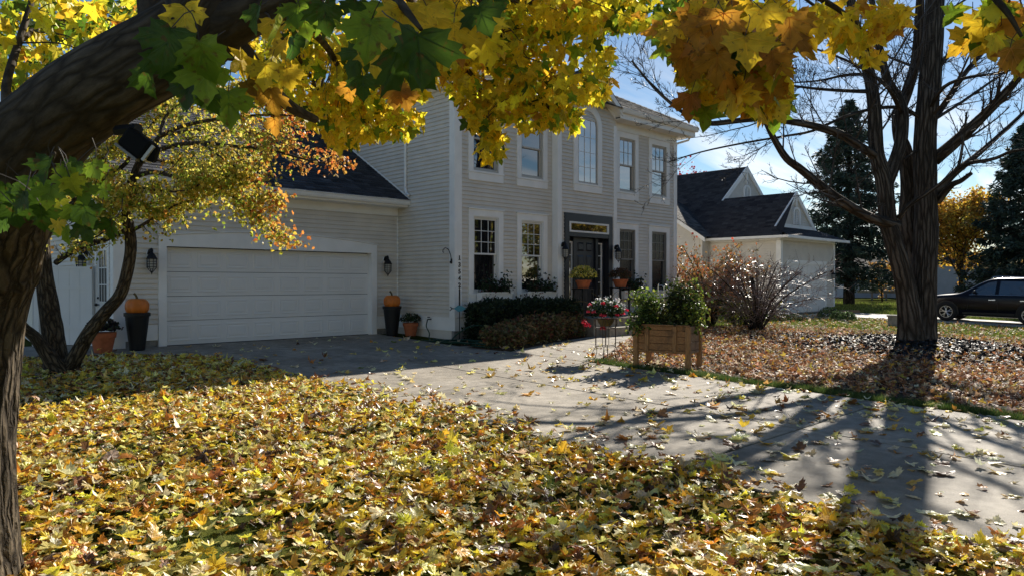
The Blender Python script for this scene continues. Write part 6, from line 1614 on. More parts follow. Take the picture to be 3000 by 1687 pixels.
limbs = [
    ([(2625, 660, 16.9), (2546, 637, 16.5), (2461, 588, 16.1), (2407, 547, 15.8), (2340, 493, 15.5), (2304, 466, 15.4), (2272, 417, 15.2), (2241, 354, 15.0), (2223, 300, 14.9), (2190, 200, 14.8)], .13, .035, 12),
    ([(2570, 462, 16.9), (2519, 431, 16.6), (2461, 395, 16.3), (2407, 377, 16.1), (2349, 363, 16.0), (2241, 350, 15.8), (2169, 354, 15.7), (2097, 363, 15.6), (2066, 359, 15.6), (2003, 332, 15.5), (1945, 287, 15.4), (1900, 242, 15.4), (1850, 180, 15.4)], .105, .02, 15),
    ([(2735, 470, 17.4), (2797, 417, 17.0), (2865, 354, 16.6), (2932, 287, 16.2), (3000, 206, 15.9), (3090, 90, 15.6)], .16, .05, 12),
    ([(2735, 570, 17.4), (2797, 507, 17.6), (2842, 471, 17.8), (2909, 413, 18.0), (2977, 350, 18.2), (3080, 250, 18.4)], .10, .03, 10),
    ([(2790, 510, 17.6), (2830, 482, 17.2), (2909, 467, 16.8), (2968, 444, 16.5), (3060, 440, 16.2)], .06, .02, 9),
    ([(2748, 590, 17.4), (2785, 545, 16.8), (2815, 530, 16.6), (2845, 508, 16.4)], .085, .045, 3),
    ([(2632, 640, 16.8), (2665, 600, 16.6), (2740, 550, 16.4), (2800, 500, 16.1), (2818, 430, 16.0), (2830, 330, 15.9)], .06, .02, 7),
    ([(2712, 380, 17.4), (2770, 300, 17.6), (2830, 210, 17.9), (2900, 130, 18.1), (2980, 30, 18.3)], .09, .03, 11),
    ([(2700, 350, 17.4), (2640, 318, 17.2), (2560, 320, 17.0), (2470, 345, 16.6), (2380, 385, 16.3), (2300, 400, 16.1), (2180, 420, 15.9), (2060, 445, 15.7), (1960, 475, 15.6)], .05, .012, 10),
    ([(2545, 270, 16.9), (2480, 268, 16.6), (2390, 262, 16.4), (2300, 250, 16.2), (2200, 230, 16.0)], .05, .014, 12),
    ([(2560, 220, 16.9), (2480, 222, 17.3), (2400, 238, 17.5), (2320, 245, 17.6)], .045, .014, 10),
    ([(2510, 110, 17.0), (2440, 60, 16.7), (2370, 10, 16.4), (2300, -40, 16.2)], .06, .02, 8),
    ([(2690, 440, 17.4), (2640, 470, 17.0), (2560, 500, 17.4), (2500, 560, 17.6)], .03, .01, 8),
    ([(2725, 230, 17.5), (2780, 160, 17.2), (2850, 100, 17.0), (2930, 30, 16.8)], .07, .02, 10),
    ([(2716, 330, 17.4), (2760, 260, 16.6), (2830, 230, 16.1), (2930, 215, 15.7), (3050, 180, 15.4)], .055, .015, 10),
    ([(2640, 330, 17.0), (2600, 260, 16.3), (2520, 200, 15.8), (2400, 150, 15.4), (2280, 120, 15.2)], .05, .012, 12),
    ([(2670, 520, 17.9), (2700, 440, 18.4), (2740, 380, 18.8)], .05, .015, 6),
    ([(2738, -60, 17.6), (2640, -220, 17.9), (2500, -360, 18.3), (2360, -460, 18.6), (2200, -520, 18.9)], .10, .03, 14),
    ([(2742, -200, 17.8), (2860, -330, 17.6), (2990, -430, 17.4), (3120, -480, 17.2)], .09, .03, 12),
    ([(2484, -80, 17.0), (2360, -180, 17.4), (2230, -260, 17.8), (2080, -300, 18.2)], .07, .02, 14),
    ([(2750, -420, 17.9), (2650, -560, 18.2), (2520, -660, 18.5)], .07, .02, 10),
    ([(2745, -330, 17.9), (2820, -520, 18.0), (2900, -680, 18.1)], .07, .02, 10),
]
TW = Acc()
for l, r0, r1, n in limbs:
    p = spline(PP(l), max(14, 3 * len(l)))
    A = Acc(); rr = np.linspace(r0, r1, len(p)); bark_tube(A, PP(l), [r0, (r0 + r1) / 2, r1], max(16, 3 * len(l)), 10, .04, 8, 2.0, int(r0 * 1000), .06)
    A.obj('branch', M['bark_plates'], bt, smooth=True)
    grow(TW, p, r0 * .42, r1 * .8, 1, 3, int(n * 1.5), .36, (.45, 1.05), .22, .0046, .075, .10, None, (5, 3, 3, 3))
for (p, r) in SP: grow(TW, p[len(p) // 3:], r[0] * .17, r[-1] * .35, 1, 3, 18, .34, (.6, 1.25), .25, .0046, .075, .15, None, (5, 3, 3, 3))
TW.obj('twigs', M['twig'], bt, kind='stuff')

# ------------------------------------------------------------------ bare, spreading crab-apple shrub and the red-orange shrub behind it
def bush(name, label, cat, base, stems_, r, h, m, nst, lv, n, r0=.045, lf=.42, ang=(.4, 1.0), up=.12, group=None, rmin=.004, wig=.16):
    x, y, z = base; t = thing(name, label, cat, base, group); A = Acc(); B_ = Acc(); tips = []
    for k in range(nst):
        a = k * 2 * PI / nst + rng.uniform(-.3, .3); q = rng.uniform(.35, 1.0); e = np.array((x + r * q * math.cos(a), y + r * q * math.sin(a), z + h * rng.uniform(.55, 1.0) * (1.1 - .35 * q)))
        b0 = np.array((x + .10 * math.cos(a), y + .10 * math.sin(a), z - .05)); pth = spline([b0, b0 * .7 + e * .3 + [0, 0, h * .16], b0 * .3 + e * .7 + [0, 0, h * .10], e], 12)
        A.tube(pth, np.linspace(r0, .010, 12), 7); tips.append(pth)
        grow(B_, pth, r0 * .7, .01, 1, lv, n, lf, ang, up, rmin, wig, .15, tips, (4, 3, 3, 3))
    A.obj('stems', M['bark_grey'], t); B_.obj('twigs', M[m], t, kind='stuff')
    return t, np.concatenate(tips)
x, y, _ = P(2216, 950, 22.0); z = g1(x, y)
crab, tips = bush('bare_shrub', 'leafless wide-spreading shrub with glinting twigs in front of the neighbouring house', 'shrub', (x, y, z), None, 2.2, 2.35, 'twig_shiny', 24, 2, 12, .022, .55, (.5, 1.25), .0, None, .0062, .22)
A = Acc(); A.tube(spline([(x, y, z - .1), (x + .03, y, z + .3), (x - .02, y, z + .8), (x - .10, y + .1, z + 1.6)], 10), np.linspace(.15, .05, 10), 9); A.obj('trunk', M['bark_grey'], crab)
x, y, _ = P(2082, 900, 24.3); z = g1(x, y)
t, tips = bush('orange_shrub', 'tall shrub with red and orange leaves between the two houses', 'shrub', (x, y, z), None, 2.0, 3.3, 'twig_shiny', 18, 2, 9, .03, .40, (.5, 1.1), .02)
n = 4200; pos = tips[rng.integers(0, len(tips), n)] + rng.normal(0, .10, (n, 3)); fh_ = (pos[:, 2] - z) / 3.3
pal = np.where((fh_ > .85)[:, None], palette([(.45, .07, .03), (.35, .05, .03)], [1, 1], n), palette([(.36, .13, .05), (.34, .19, .05), (.20, .12, .05), (.12, .11, .04)], [3, 2, 2, 1.5], n))
A = Acc(); V, F, cc = leaf_geo(SH_OVAL, pos, hang_frames(n, .7, .6), .09 * rng.uniform(.6, 1.3, n), pal, .4, .2, .08); A.add(V, F, cc); A.obj('leaves', M['foliage'], t)
x, y, _ = P(2165, 930, 23.6); z = g1(x, y)
t, tips = bush('green_gold_shrub', 'low green and gold shrub under the bare shrub', 'shrub', (x, y, z), None, 1.4, 1.2, 'twig', 10, 1, 7, .02, .4)
n = 1500; pos = tips[rng.integers(0, len(tips), n)] + rng.normal(0, .12, (n, 3)); A = Acc(); V, F, cc = leaf_geo(SH_OVAL, pos, hang_frames(n, .4, .8), .09 * rng.uniform(.6, 1.3, n), palette([(.12, .15, .03), (.30, .27, .04), (.06, .08, .02)], [3, 1, 2], n), .4, .2, .08); A.add(V, F, cc); A.obj('leaves', M['foliage'], t)

# ------------------------------------------------------------------ small multi-stemmed ornamental pear by the garage
pt_ = thing('lawn_pear_tree', 'multi-stemmed small tree with tiny yellow and orange leaves beside the garage', 'tree', P(165, 1085, 11.2))
PS_ = [
    ([(165, 1110, 11.2), (158, 1010, 11.2), (142, 900, 11.2), (128, 800, 11.15), (122, 720, 11.1), (135, 680, 11.0), (170, 640, 10.9), (215, 600, 10.8), (290, 545, 10.7), (370, 480, 10.7)], [.20, .155, .135, .12, .115, .095, .075, .06, .045, .03]),
    ([(200, 1085, 11.1), (225, 1035, 11.0), (258, 975, 10.9), (305, 915, 10.8), (350, 865, 10.75), (372, 800, 10.7), (384, 720, 10.7), (376, 640, 10.7), (378, 580, 10.7), (392, 520, 10.7), (420, 460, 10.7), (470, 400, 10.8)], [.115, .105, .10, .095, .09, .085, .08, .075, .07, .06, .05, .035]),
    ([(180, 1100, 11.0), (140, 1040, 10.9), (105, 990, 10.8), (72, 960, 10.7), (58, 935, 10.6), (52, 890, 10.5)], [.13, .11, .09, .075, .065, .05]),
]
A = Acc(); stemp = []
for i, (l, r) in enumerate(PS_): stemp.append(bark_tube(A, PP(l), r, 60, 20, .08, 12, 2.5, 70 + i, .16)[0])
A.obj('trunk', M['bark_rough'], pt_, smooth=True)
PB = [
    ([(165, 770, 11.15), (200, 745, 11.0), (240, 725, 10.9), (300, 705, 10.8), (340, 688, 10.75), (375, 670, 10.7)], .045, .03),
    ([(130, 815, 11.1), (100, 800, 10.9), (80, 788, 10.8)], .04, .03),
    ([(378, 680, 10.7), (410, 665, 10.5), (450, 640, 10.3), (520, 600, 10.1), (580, 585, 10.0)], .03, .012),
    ([(392, 520, 10.7), (450, 505, 10.5), (520, 520, 10.3), (600, 530, 10.1), (680, 575, 9.9), (760, 640, 9.8), (838, 705, 9.7)], .04, .008),
    ([(420, 460, 10.7), (500, 430, 10.6), (590, 420, 10.4), (690, 430, 10.2), (790, 440, 10.0), (900, 470, 9.9), (960, 480, 9.8)], .04, .008),
    ([(470, 400, 10.8), (540, 370, 10.8), (640, 350, 10.7), (740, 340, 10.6), (850, 340, 10.4), (960, 360, 10.3)], .035, .008),
    ([(470, 400, 10.8), (490, 340, 11.0), (560, 290, 11.2), (650, 260, 11.3), (760, 270, 11.3)], .03, .008),
    ([(370, 480, 10.7), (430, 390, 11.2), (480, 320, 11.6), (520, 250, 11.9)], .03, .008),
    ([(290, 545, 10.7), (380, 545, 10.3), (470, 560, 10.0), (540, 560, 9.8), (590, 540, 9.6)], .03, .008),
    ([(215, 600, 10.8), (270, 610, 10.5), (330, 590, 10.3), (400, 580, 10.1)], .025, .008),
    ([(170, 640, 10.9), (150, 560, 11.3), (180, 480, 11.6), (230, 420, 11.8)], .03, .008),
    ([(420, 460, 10.7), (520, 480, 11.3), (620, 490, 11.8), (720, 500, 12.1), (800, 520, 12.3)], .03, .008),
    ([(392, 520, 10.7), (330, 640, 10.4), (290, 690, 10.2), (200, 720, 10.1)], .02, .008),
    ([(470, 400, 10.8), (600, 380, 11.6), (720, 390, 12.0), (830, 400, 12.2)], .03, .008),
    ([(290, 545, 10.7), (300, 470, 10.6), (330, 420, 10.5), (400, 390, 10.4)], .025, .008),
    ([(215, 600, 10.8), (220, 540, 10.6), (260, 500, 10.4), (330, 500, 10.2)], .02, .008),
    ([(640, 350, 10.7), (700, 310, 10.6), (780, 300, 10.5), (880, 310, 10.4), (980, 330, 10.3)], .018, .006),
    ([(590, 420, 10.4), (660, 470, 10.1), (730, 520, 9.9), (790, 590, 9.8)], .018, .006),
]
TW = Acc(); tips = []
for l, r0, r1 in PB:
    p = spline(PP(l), 5 * len(l)); A = Acc(); A.tube(p, np.linspace(r0, r1, len(p)), 7); A.obj('branch', M['bark_smooth'], pt_, smooth=True)
    if len(l) > 3:
        tips += [p[len(p) // 3:]] ; grow(TW, p, r0 * .6, r1, 1, 2, 17, .26, (.5, 1.15), -.02, .003, .16, .14, tips, (4, 3, 3))
TW.obj('twigs', M['twig'], pt_, kind='stuff')
tp = np.concatenate(tips); n = 16500
pos = tp[rng.integers(0, len(tp), n)] + rng.normal(0, .065, (n, 3)); ppx, ppy, _ = pix(pos)
br = spline(PP(PB[3][0]), 60)[24:]; pos = np.vstack([pos, br[rng.integers(0, len(br), 1100)] + rng.normal(0, .10, (1100, 3))]); n = len(pos); ppx, ppy, _ = pix(pos)
keep = (ppy < 640) | ((ppx > 480) & (ppy < 720)) | (rng.random(n) < .25); pos = pos[keep]; ppx = ppx[keep]; n = len(pos)
fo_ = np.clip((ppx - 560) / 420, 0, 1) + rng.normal(0, .18, n)
pal = np.where((fo_ > .62)[:, None], palette([(.62, .24, .05), (.68, .36, .08), (.50, .14, .04), (.6, .45, .12)], [3, 3, 1.5, 2], n), palette([(.48, .46, .06), (.62, .54, .12), (.26, .33, .04), (.60, .44, .06), (.55, .28, .05)], [3, 3, 2, 2, .6], n))
A = Acc(); V, F, cc = leaf_geo(SH_OVAL, pos, hang_frames(n, .75, .7), .062 * rng.uniform(.6, 1.25, n), pal, .4, .3, .06); A.add(V, F, cc); A.obj('foliage', M['leaf'], pt_, kind='stuff')

# ------------------------------------------------------------------ the big yellow maple that frames the view
mp_ = thing('yellow_maple', 'big maple with yellow and green leaves, its trunk nearest the viewer', 'tree', (P(-105, 1700, 3.8)[0], P(-105, 1700, 3.8)[1], g1(.4, 4.9)))
A = Acc()
bark_tube(A, PP([(-118, 1830, 3.82), (-112, 1640, 3.8), (-104, 1400, 3.78), (-98, 1150, 3.76), (-88, 950, 3.74), (-62, 770, 3.68), (-8, 610, 3.5), (70, 470, 3.3), (150, 380, 3.17)]),
          [.30, .25, .222, .218, .225, .265, .245, .20, .14], 150, 120, .075, 34, 2.6, 90, .06)
A.obj('trunk', M['bark_rough'], mp_, smooth=True)
A = Acc(); bark_tube(A, PP([(-30, 660, 3.58), (-8, 610, 3.5), (70, 470, 3.3), (170, 360, 3.15), (290, 270, 3.05), (400, 205, 3.0), (500, 150, 2.98), (580, 95, 2.96), (650, 10, 2.95), (690, -110, 2.95), (720, -320, 3.0)]),
          [.20, .225, .208, .18, .172, .168, .165, .162, .15, .14, .12], 120, 80, .02, 18, 2.0, 96, .07)
A.obj('limb', M['bark_limb'], mp_, smooth=True)
MB_ = [
    ([(575, 150, 2.98), (650, 90, 2.92), (740, 40, 2.85), (840, 5, 2.8), (940, -50, 2.8), (1080, -160, 2.8)], .105, .05),
    ([(640, 130, 2.96), (700, 150, 3.1), (745, 205, 3.3), (800, 270, 3.6), (860, 320, 3.9), (925, 352, 4.2)], .062, .022),
    ([(480, 130, 2.98), (470, 60, 3.1), (450, -60, 3.2), (430, -250, 3.4)], .10, .06),
    ([(110, 430, 3.3), (40, 380, 3.7), (20, 260, 4.0), (60, 120, 4.3), (95, 10, 4.5), (110, -80, 4.6)], .028, .016),
    ([(940, -50, 2.8), (1150, -70, 3.6), (1400, -20, 4.6), (1560, 10, 5.4), (1700, 40, 5.9), (1800, 70, 6.2)], .05, .012),
    ([(1150, -70, 3.6), (1250, 60, 4.6), (1330, 160, 5.2), (1400, 250, 5.4), (1430, 350, 5.4), (1440, 440, 5.4)], .03, .006),
    ([(1400, -20, 4.6), (1480, 120, 5.2), (1540, 220, 5.5), (1600, 310, 5.6), (1680, 370, 5.7)], .028, .006),
    ([(740, 40, 2.85), (860, 60, 3.8), (950, 130, 4.8), (1010, 230, 5.4), (1050, 320, 5.6), (1100, 380, 5.7)], .035, .007),
    ([(650, 10, 2.95), (760, 40, 4.2), (860, 150, 5.2), (930, 260, 5.7), (960, 330, 5.8)], .03, .006),
    ([(1150, -70, 3.6), (1190, 60, 4.6), (1230, 160, 5.2), (1270, 210, 5.5)], .025, .006),
    ([(1080, -160, 2.8), (1500, -160, 2.6), (1900, -100, 2.4), (2060, 20, 2.2), (2130, 160, 2.1), (2200, 290, 2.1)], .032, .005),
    ([(1900, -100, 2.4), (2250, -60, 2.7), (2420, 10, 3.0), (2520, 90, 3.1), (2545, 170, 3.1)], .02, .004),
    ([(1900, -100, 2.4), (2400, -160, 2.0), (2800, -90, 1.9), (2930, 20, 1.8), (2990, 110, 1.8)], .02, .004),
    ([(1080, -160, 2.8), (1120, -60, 1.9), (1180, 20, 1.5), (1235, 90, 1.4)], .02, .004),
    ([(430, -250, 3.4), (460, -120, 2.0), (490, -20, 1.5), (510, 60, 1.35)], .02, .004),
    ([(60, 560, 3.4), (110, 520, 2.4), (140, 500, 1.8), (160, 450, 1.6)], .012, .004),
    ([(60, 120, 4.3), (160, 60, 5.2), (260, 90, 6.0), (330, 190, 6.4)], .02, .006),
    ([(20, 260, 4.0), (70, 330, 4.8), (110, 420, 5.4)], .016, .005),
]
TW = Acc()
for l, r0, r1 in MB_:
    p = spline(PP(l), 6 * len(l)); A = Acc(); bark_tube(A, PP(l), [r0, (r0 + r1) / 2, r1], 6 * len(l), 12, .03, 8, 3, int(r0 * 2000), .05); A.obj('branch', M['bark_limb'], mp_, smooth=True)
# leaf masses: (pixel centre, radii, distance range, count, palette weights over YEL, size)
BR = [1.0, .9, .75, .5, .28, .12, .06]; AMB = None
masses = [
    (180, 130, 240, 170, 4.2, 6.8, 330, [3, 3, 2, 3, 2.5, 2.5, .5], .125), (60, 380, 110, 150, 4.8, 6.6, 80, [3, 2, 1, 2, 2, 1, .3], .12), (330, 60, 110, 80, 4.5, 6.5, 70, [3, 3, 2, 2, 2, 2, .5], .12),
    (820, 70, 190, 110, 5, 7, 250, BR, .12), (930, 200, 150, 100, 5, 7.2, 230, BR, .12), (1000, 310, 130, 65, 5.1, 6.3, 150, BR, .12), (1130, 355, 115, 50, 5.2, 6.1, 120, BR, .12), (1020, 385, 70, 42, 5.3, 6.0, 44, BR, .12),
    (1130, 190, 170, 130, 5, 7.2, 250, BR, .12), (1360, 70, 230, 110, 4.8, 7, 300, BR, .12), (1440, 210, 140, 110, 4.9, 6, 230, [3, 2, 3, 2, 1, .6, .3], .12), (1415, 330, 70, 60, 5.1, 5.8, 60, BR, .12), (1440, 415, 42, 50, 5.2, 5.6, 34, [3, 2, 3, 2, 1, .3, .1], .12),
    (1570, 300, 120, 75, 5.2, 6.1, 150, [3, 2, 3, 2, 1, .5, .2], .12), (1660, 345, 60, 35, 5.4, 6.0, 34, BR, .12), (1640, 160, 150, 130, 4.9, 6.6, 250, [3, 2, 3, 2, 1.2, .8, .3], .12), (1735, 250, 50, 50, 5.2, 6.2, 34, BR, .12), (1770, 225, 22, 45, 5.3, 5.9, 12, BR, .12),
    (1600, 40, 220, 70, 4.8, 7, 240, BR, .12), (1780, 40, 110, 50, 5.2, 6.8, 90, [2, 2, 1, 2, 2, 1.5, .3], .12), (1900, 30, 110, 60, 4.5, 6.4, 80, [2, 2, 2, 2, 2, 1.5, .3], .12), (1500, -60, 500, 80, 4.5, 7, 240, BR, .12),
    (2120, 90, 130, 110, 1.9, 2.7, 80, [1, .5, 4, .6, .8, 1.2, 3.5], .125), (2190, 200, 110, 80, 1.9, 2.6, 62, [.6, .4, 4, .6, .6, .8, 4], .12), (2250, 280, 55, 50, 2.2, 2.7, 26, [.5, .3, 4, .4, .3, .4, 4], .11), (2050, 290, 45, 36, 2.3, 2.8, 12, [1, .5, 3, 1, 1, .4, 1], .11), (2290, 80, 60, 80, 2.0, 2.6, 20, [.5, .3, 3, .4, .3, .3, 5], .125), (2000, 80, 70, 90, 2.6, 3.4, 34, [1, 1, 2, 1, 2, 2, 1], .12), (2080, 180, 80, 70, 2.4, 3, 30, [1, 1, 2, 1, 2, 2.5, 1.5], .12),
    (2440, 50, 70, 50, 2.9, 3.4, 22, [2, .6, 5, .2, .05, .02, 1], .10), (2560, 50, 95, 50, 2.9, 3.4, 32, [2, .6, 5, .2, .05, .02, 1.5], .10), (2500, 115, 70, 32, 2.9, 3.3, 15, [2, .6, 5, .2, .05, .02, .7], .10), (2550, 170, 30, 18, 3, 3.2, 4, [2, .6, 4, .1, .02, .02, .3], .10),
    (2790, 20, 20, 20, 2.2, 2.4, 2, [0, .3, 0, 1, 2, 0, 0], .10), (2930, 50, 85, 55, 1.8, 2.4, 22, [.6, .6, 2, 1.2, 1.5, 1.5, 1.5], .11), (2985, 120, 35, 40, 1.8, 2.2, 6, [.3, .4, 1, 1, 2, 3, 1], .11), (2870, 110, 25, 18, 2.1, 2.4, 3, [1, 1, 2, 1, .5, 0, 0], .10),
    (770, 200, 70, 70, 2.3, 2.8, 16, [3, 1, 4, .6, .2, .1, .8], .12), (900, 60, 80, 60, 2.0, 2.8, 14, [1, .5, 2, 1, 2, 3, .3], .12), (1300, 60, 130, 50, 1.7, 2.3, 20, [2, .7, 4, .6, .6, 1, 1], .12),
]
posL, RL, sL, cL = [], [], [], []
for (cx_, cy_, rx, ry, d0, d1, n, w, s) in masses:
    if d0 > 4: n = int(n * 1.65)
    else: n = int(n * 1.7)
    q = rdir(n)[:, :2] * np.sqrt(rng.random((n, 1))) ; q = np.c_[np.sqrt(rng.random(n)), rng.uniform(0, 2 * PI, n)]
    px_ = cx_ + rx * q[:, 0] * np.cos(q[:, 1]); py_ = cy_ + ry * q[:, 0] * np.sin(q[:, 1]); D = rng.uniform(d0, d1, n)
    posL.append(np.array([P(a, b, c) for a, b, c in zip(px_, py_, D)])); RL.append(hang_frames(n, .85, .55)); sL.append((.78 if d0 > 4 else .76) * s * rng.uniform(.65, 1.15, n)); cL.append(palette(YEL, w, n, .14))
# unseen crown leaves overhead, added on the sun side to shade the near leaves
n = 3000; c = np.array((4.0, 1.7, 5.0)) + rng.uniform(-1, 1, (n, 3)) * (2.7, 1.7, 1.0)
a_, b_, D_ = pix(c); ok = ~((a_ > -250) & (a_ < 3250) & (b_ > -120) & (D_ > 0)); c = c[ok]; n = len(c)
posL.append(c); RL.append(hang_frames(n, .7, .7)); sL.append(.125 * rng.uniform(.7, 1.15, n)); cL.append(palette(YEL, BR, n))
pos = np.concatenate(posL); Rm = np.concatenate(RL); sz = np.concatenate(sL); col = np.concatenate(cL)
# big near leaves, hanging right before the viewer: pixel x, y of the base, distance, length, droop direction, colour index
NEAR = [(505, 85, 1.28, .135, -.35, 5), (470, 150, 1.32, .11, .5, 5), (585, 120, 1.25, .12, .15, 4), (600, 190, 1.3, .115, .05, 4), (555, 170, 1.4, .12, -.1, 5), (540, 20, 1.35, .11, .1, 0), (560, 230, 1.36, .10, -.15, 5), (610, 255, 1.38, .09, .2, 5),
        (1225, 100, 1.22, .150, .05, 5), (1090, 60, 1.35, .13, -.15, 4), (1110, 130, 1.45, .12, -.1, 2), (1060, 150, 1.5, .10, -.5, 5), (1170, 20, 1.5, .13, .1, 2), (1250, 20, 1.6, .12, .1, 2), (1330, 70, 1.6, .13, -.1, 2), (1380, 50, 1.65, .12, .3, 2), (1400, 20, 1.6, .12, .4, 5), (1420, 110, 1.7, .12, .2, 0),
        (760, 20, 1.9, .12, -.2, 5), (870, 15, 2.0, .12, .1, 4), (885, 40, 2.0, .12, .25, 4), (950, 10, 1.8, .13, .1, 5), (1050, 5, 1.8, .12, .0, 5), (1120, 10, 1.6, .12, .2, 4), (800, 60, 2.3, .12, .1, 2), (830, 120, 2.3, .12, .3, 2), (780, 190, 2.2, .13, -.1, 0), (840, 200, 2.3, .12, .2, 2), (805, 350, 2.5, .10, .0, 6), (1160, 250, 2.4, .13, -.05, 6), (1180, 270, 2.4, .11, .3, 6),
        (150, 465, 1.35, .105, -.25, 5), (190, 490, 1.4, .10, .3, 4), (205, 520, 1.38, .085, .4, 3), (150, 545, 1.42, .10, -.1, 4), (70, 560, 1.38, .10, -.5, 5), (40, 600, 1.4, .10, .0, 5), (120, 600, 1.45, .11, .0, 5), (235, 545, 1.4, .09, .5, 4), (245, 600, 1.42, .10, .35, 5), (170, 640, 1.5, .075, .1, 0), (215, 600, 1.45, .09, .3, 4), (15, 540, 1.4, .11, -.2, 5), (95, 520, 1.5, .11, .1, 5), (270, 480, 1.5, .08, .6, 4), (240, 650, 1.5, .10, .45, 5),
        (2120, 40, 1.75, .14, -.1, 6), (2180, 110, 1.7, .15, .0, 2), (2060, 60, 1.8, .13, -.2, 6), (2310, 50, 1.8, .13, .1, 6), (2100, 160, 1.8, .13, .1, 6), (2230, 30, 1.75, .13, .2, 2), (2260, 150, 1.9, .12, .1, 6), (2140, 230, 2.0, .11, -.15, 6)]
NEAR = [(a, b, d, (.64 if a > 330 else .5) * l_, e, k) for a, b, d, l_, e, k in NEAR]
NEAR += [(a + rng.normal(0, 42), b + rng.normal(12, 34), d + rng.uniform(.08, .4), l_ * rng.uniform(.8, 1.1), rng.normal(0, .35), k) for a, b, d, l_, e, k in NEAR if k in (3, 4, 5, 6) and not (700 < a < 1060)]
nn = len(NEAR); npos = np.array([P(a, b, c) for a, b, c, *_ in NEAR]); right = np.array((ca, -sa, 0)); fwd = np.array((sa, ca, 0))
tip = np.array([right * q[4] + np.array((0, 0, -1)) + fwd * rng.normal(.1, .2) for q in NEAR]); nr = np.array([-fwd + right * rng.normal(0, .35) + np.array((0, 0, 1)) * rng.normal(.3, .25) for q in NEAR])
ncol = np.array([YEL[q[5]] for q in NEAR]) * rng.uniform(.85, 1.1, (nn, 1)); nsz = np.array([q[3] for q in NEAR])
# largest 300 in view become leaves of their own
a_, b_, D_ = pix(pos); inv = (a_ > -60) & (a_ < 3060) & (b_ > -60) & (b_ < 1700) & (D_ > 0)
app = np.where(inv, sz / np.maximum(D_, .1), 0); order = np.argsort(-app); k1 = order[:300 - nn]; rest = order[300 - nn:]
protos = {}
def leaf_obj(p, Rr, s, c, parent, m='leaf', shape=SH_HI, name='leaf', curl=.3, fold=.22):
    V, F, cc = near_leaf(p, Rr, s, c, curl * .8, fold)
    A = Acc(); A.add(V, F, cc); return A.obj(name, M[m], parent, smooth=True)
allp = np.vstack([npos, pos[k1]]); allR = np.concatenate([frames(tip, nr), Rm[k1]]); alls = np.r_[nsz, sz[k1]]; allc = np.vstack([ncol, col[k1]])
for i in range(len(allp)): leaf_obj(allp[i], allR[i], alls[i], allc[i], mp_)
A = Acc(); V, F, cc = leaf_geo(SH_MID, pos[rest], Rm[rest], sz[rest], col[rest], .3, .2, .04); A.add(V, F, cc); A.obj('foliage', M['leaf'], mp_, kind='stuff')
# petioles and twigs that carry the leaves
paths = [spline(PP(l), 30) for l, *_ in MB_[3:]]; pall = np.concatenate(paths)
TW = Acc(); sel = rng.choice(len(pos), 420, replace=False)
for i in sel:
    if not inv[i]: continue
    d = np.linalg.norm(pall - pos[i], axis=1); j = int(np.argmin(d))
    if d[j] > 1.6 or d[j] < .05: continue
    a0, b0 = pall[j], pos[i]; mid = (a0 + b0) / 2 + [0, 0, .10 * d[j]] + rng.normal(0, .05, 3) * d[j]
    TW.tube(spline([a0, mid, b0], 7), np.linspace(.006, .0018, 7), 4, False)
for i in range(len(allp)):
    b0 = allp[i]; e = b0 + np.array((rng.normal(0, .03), rng.normal(0, .03), .05)); TW.tube(spline([b0 - allR[i][:, 1] * 0, (b0 + e) / 2 + rng.normal(0, .008, 3), e], 4), .0012, 3, False)
TW.obj('twigs', M['twig'], mp_, kind='stuff')

# floodlight strapped under the limb
c = np.array(P(408, 425, 2.92)); R3 = np.array(right); U3 = np.array((0, 0, 1.0)); F3 = np.array(fwd)
t = thing('floodlight', 'black floodlight with pale lens fixed under the big maple limb', 'floodlight', tuple(c))
def rot2(a): return R3 * math.cos(a) + U3 * math.sin(a), -R3 * math.sin(a) + U3 * math.cos(a)
u1, v1 = rot2(R_(-38))
A = Acc(); A.obox(c - u1 * .058 - v1 * .043 - F3 * .04, u1 * .115, v1 * .085, F3 * .08); o_ = A.obj('housing', M['black_matt'], t); bv = o_.modifiers.new('b', 'BEVEL'); bv.width = .012; bv.segments = 2
A = Acc(); A.obox(c + u1 * .0575 - v1 * .036 - F3 * .032, u1 * .012, v1 * .072, F3 * .064); A.obj('lens', M['lens'], t)
A = Acc(); A.obox(c - u1 * .058 - v1 * .0535 - F3 * .04, u1 * .105, v1 * .010, F3 * .08); A.obj('edge_trim', M['foundation'], t)
c2 = np.array(P(450, 452, 2.92)); u2, v2 = rot2(R_(72)); A = Acc(); A.obox(c2 - u2 * .034 - v2 * .018 - F3 * .02, u2 * .068, v2 * .036, F3 * .04); o_ = A.obj('sensor', M['black_matt'], t); bv = o_.modifiers.new('b', 'BEVEL'); bv.width = .010; bv.segments = 2
Acc().tube([c + u1 * .05 - v1 * .05, c2], .010, 6).obj('sensor_arm', M['black_metal'], t); Acc().tube([c - u1 * .04 + v1 * .05, np.array(P(345, 385, 2.98))], .022, 6).obj('bracket', M['black_metal'], t)

# ------------------------------------------------------------------ fallen leaves
LIT = [(.92, .69, .07), (.93, .78, .25), (.87, .49, .04), (.62, .27, .035), (.30, .12, .035), (.64, .40, .12), (.88, .76, .46), (.14, .07, .03), (.30, .34, .05)]  # leaf tones; the cream share also paints in the washed sheen of sunlight
def in_view(p, m=120):
    a, b, D = pix(p); return (D > .3) & (a > -m) & (a < 3000 + m) & (b < 1687 + m * 1.5) & (b > 0)
def edge_x(y): return 5.40 + .10 * np.sin(y * 2.3) + .07 * np.sin(y * 5.7 + 1) + .05 * np.sin(y * 13)
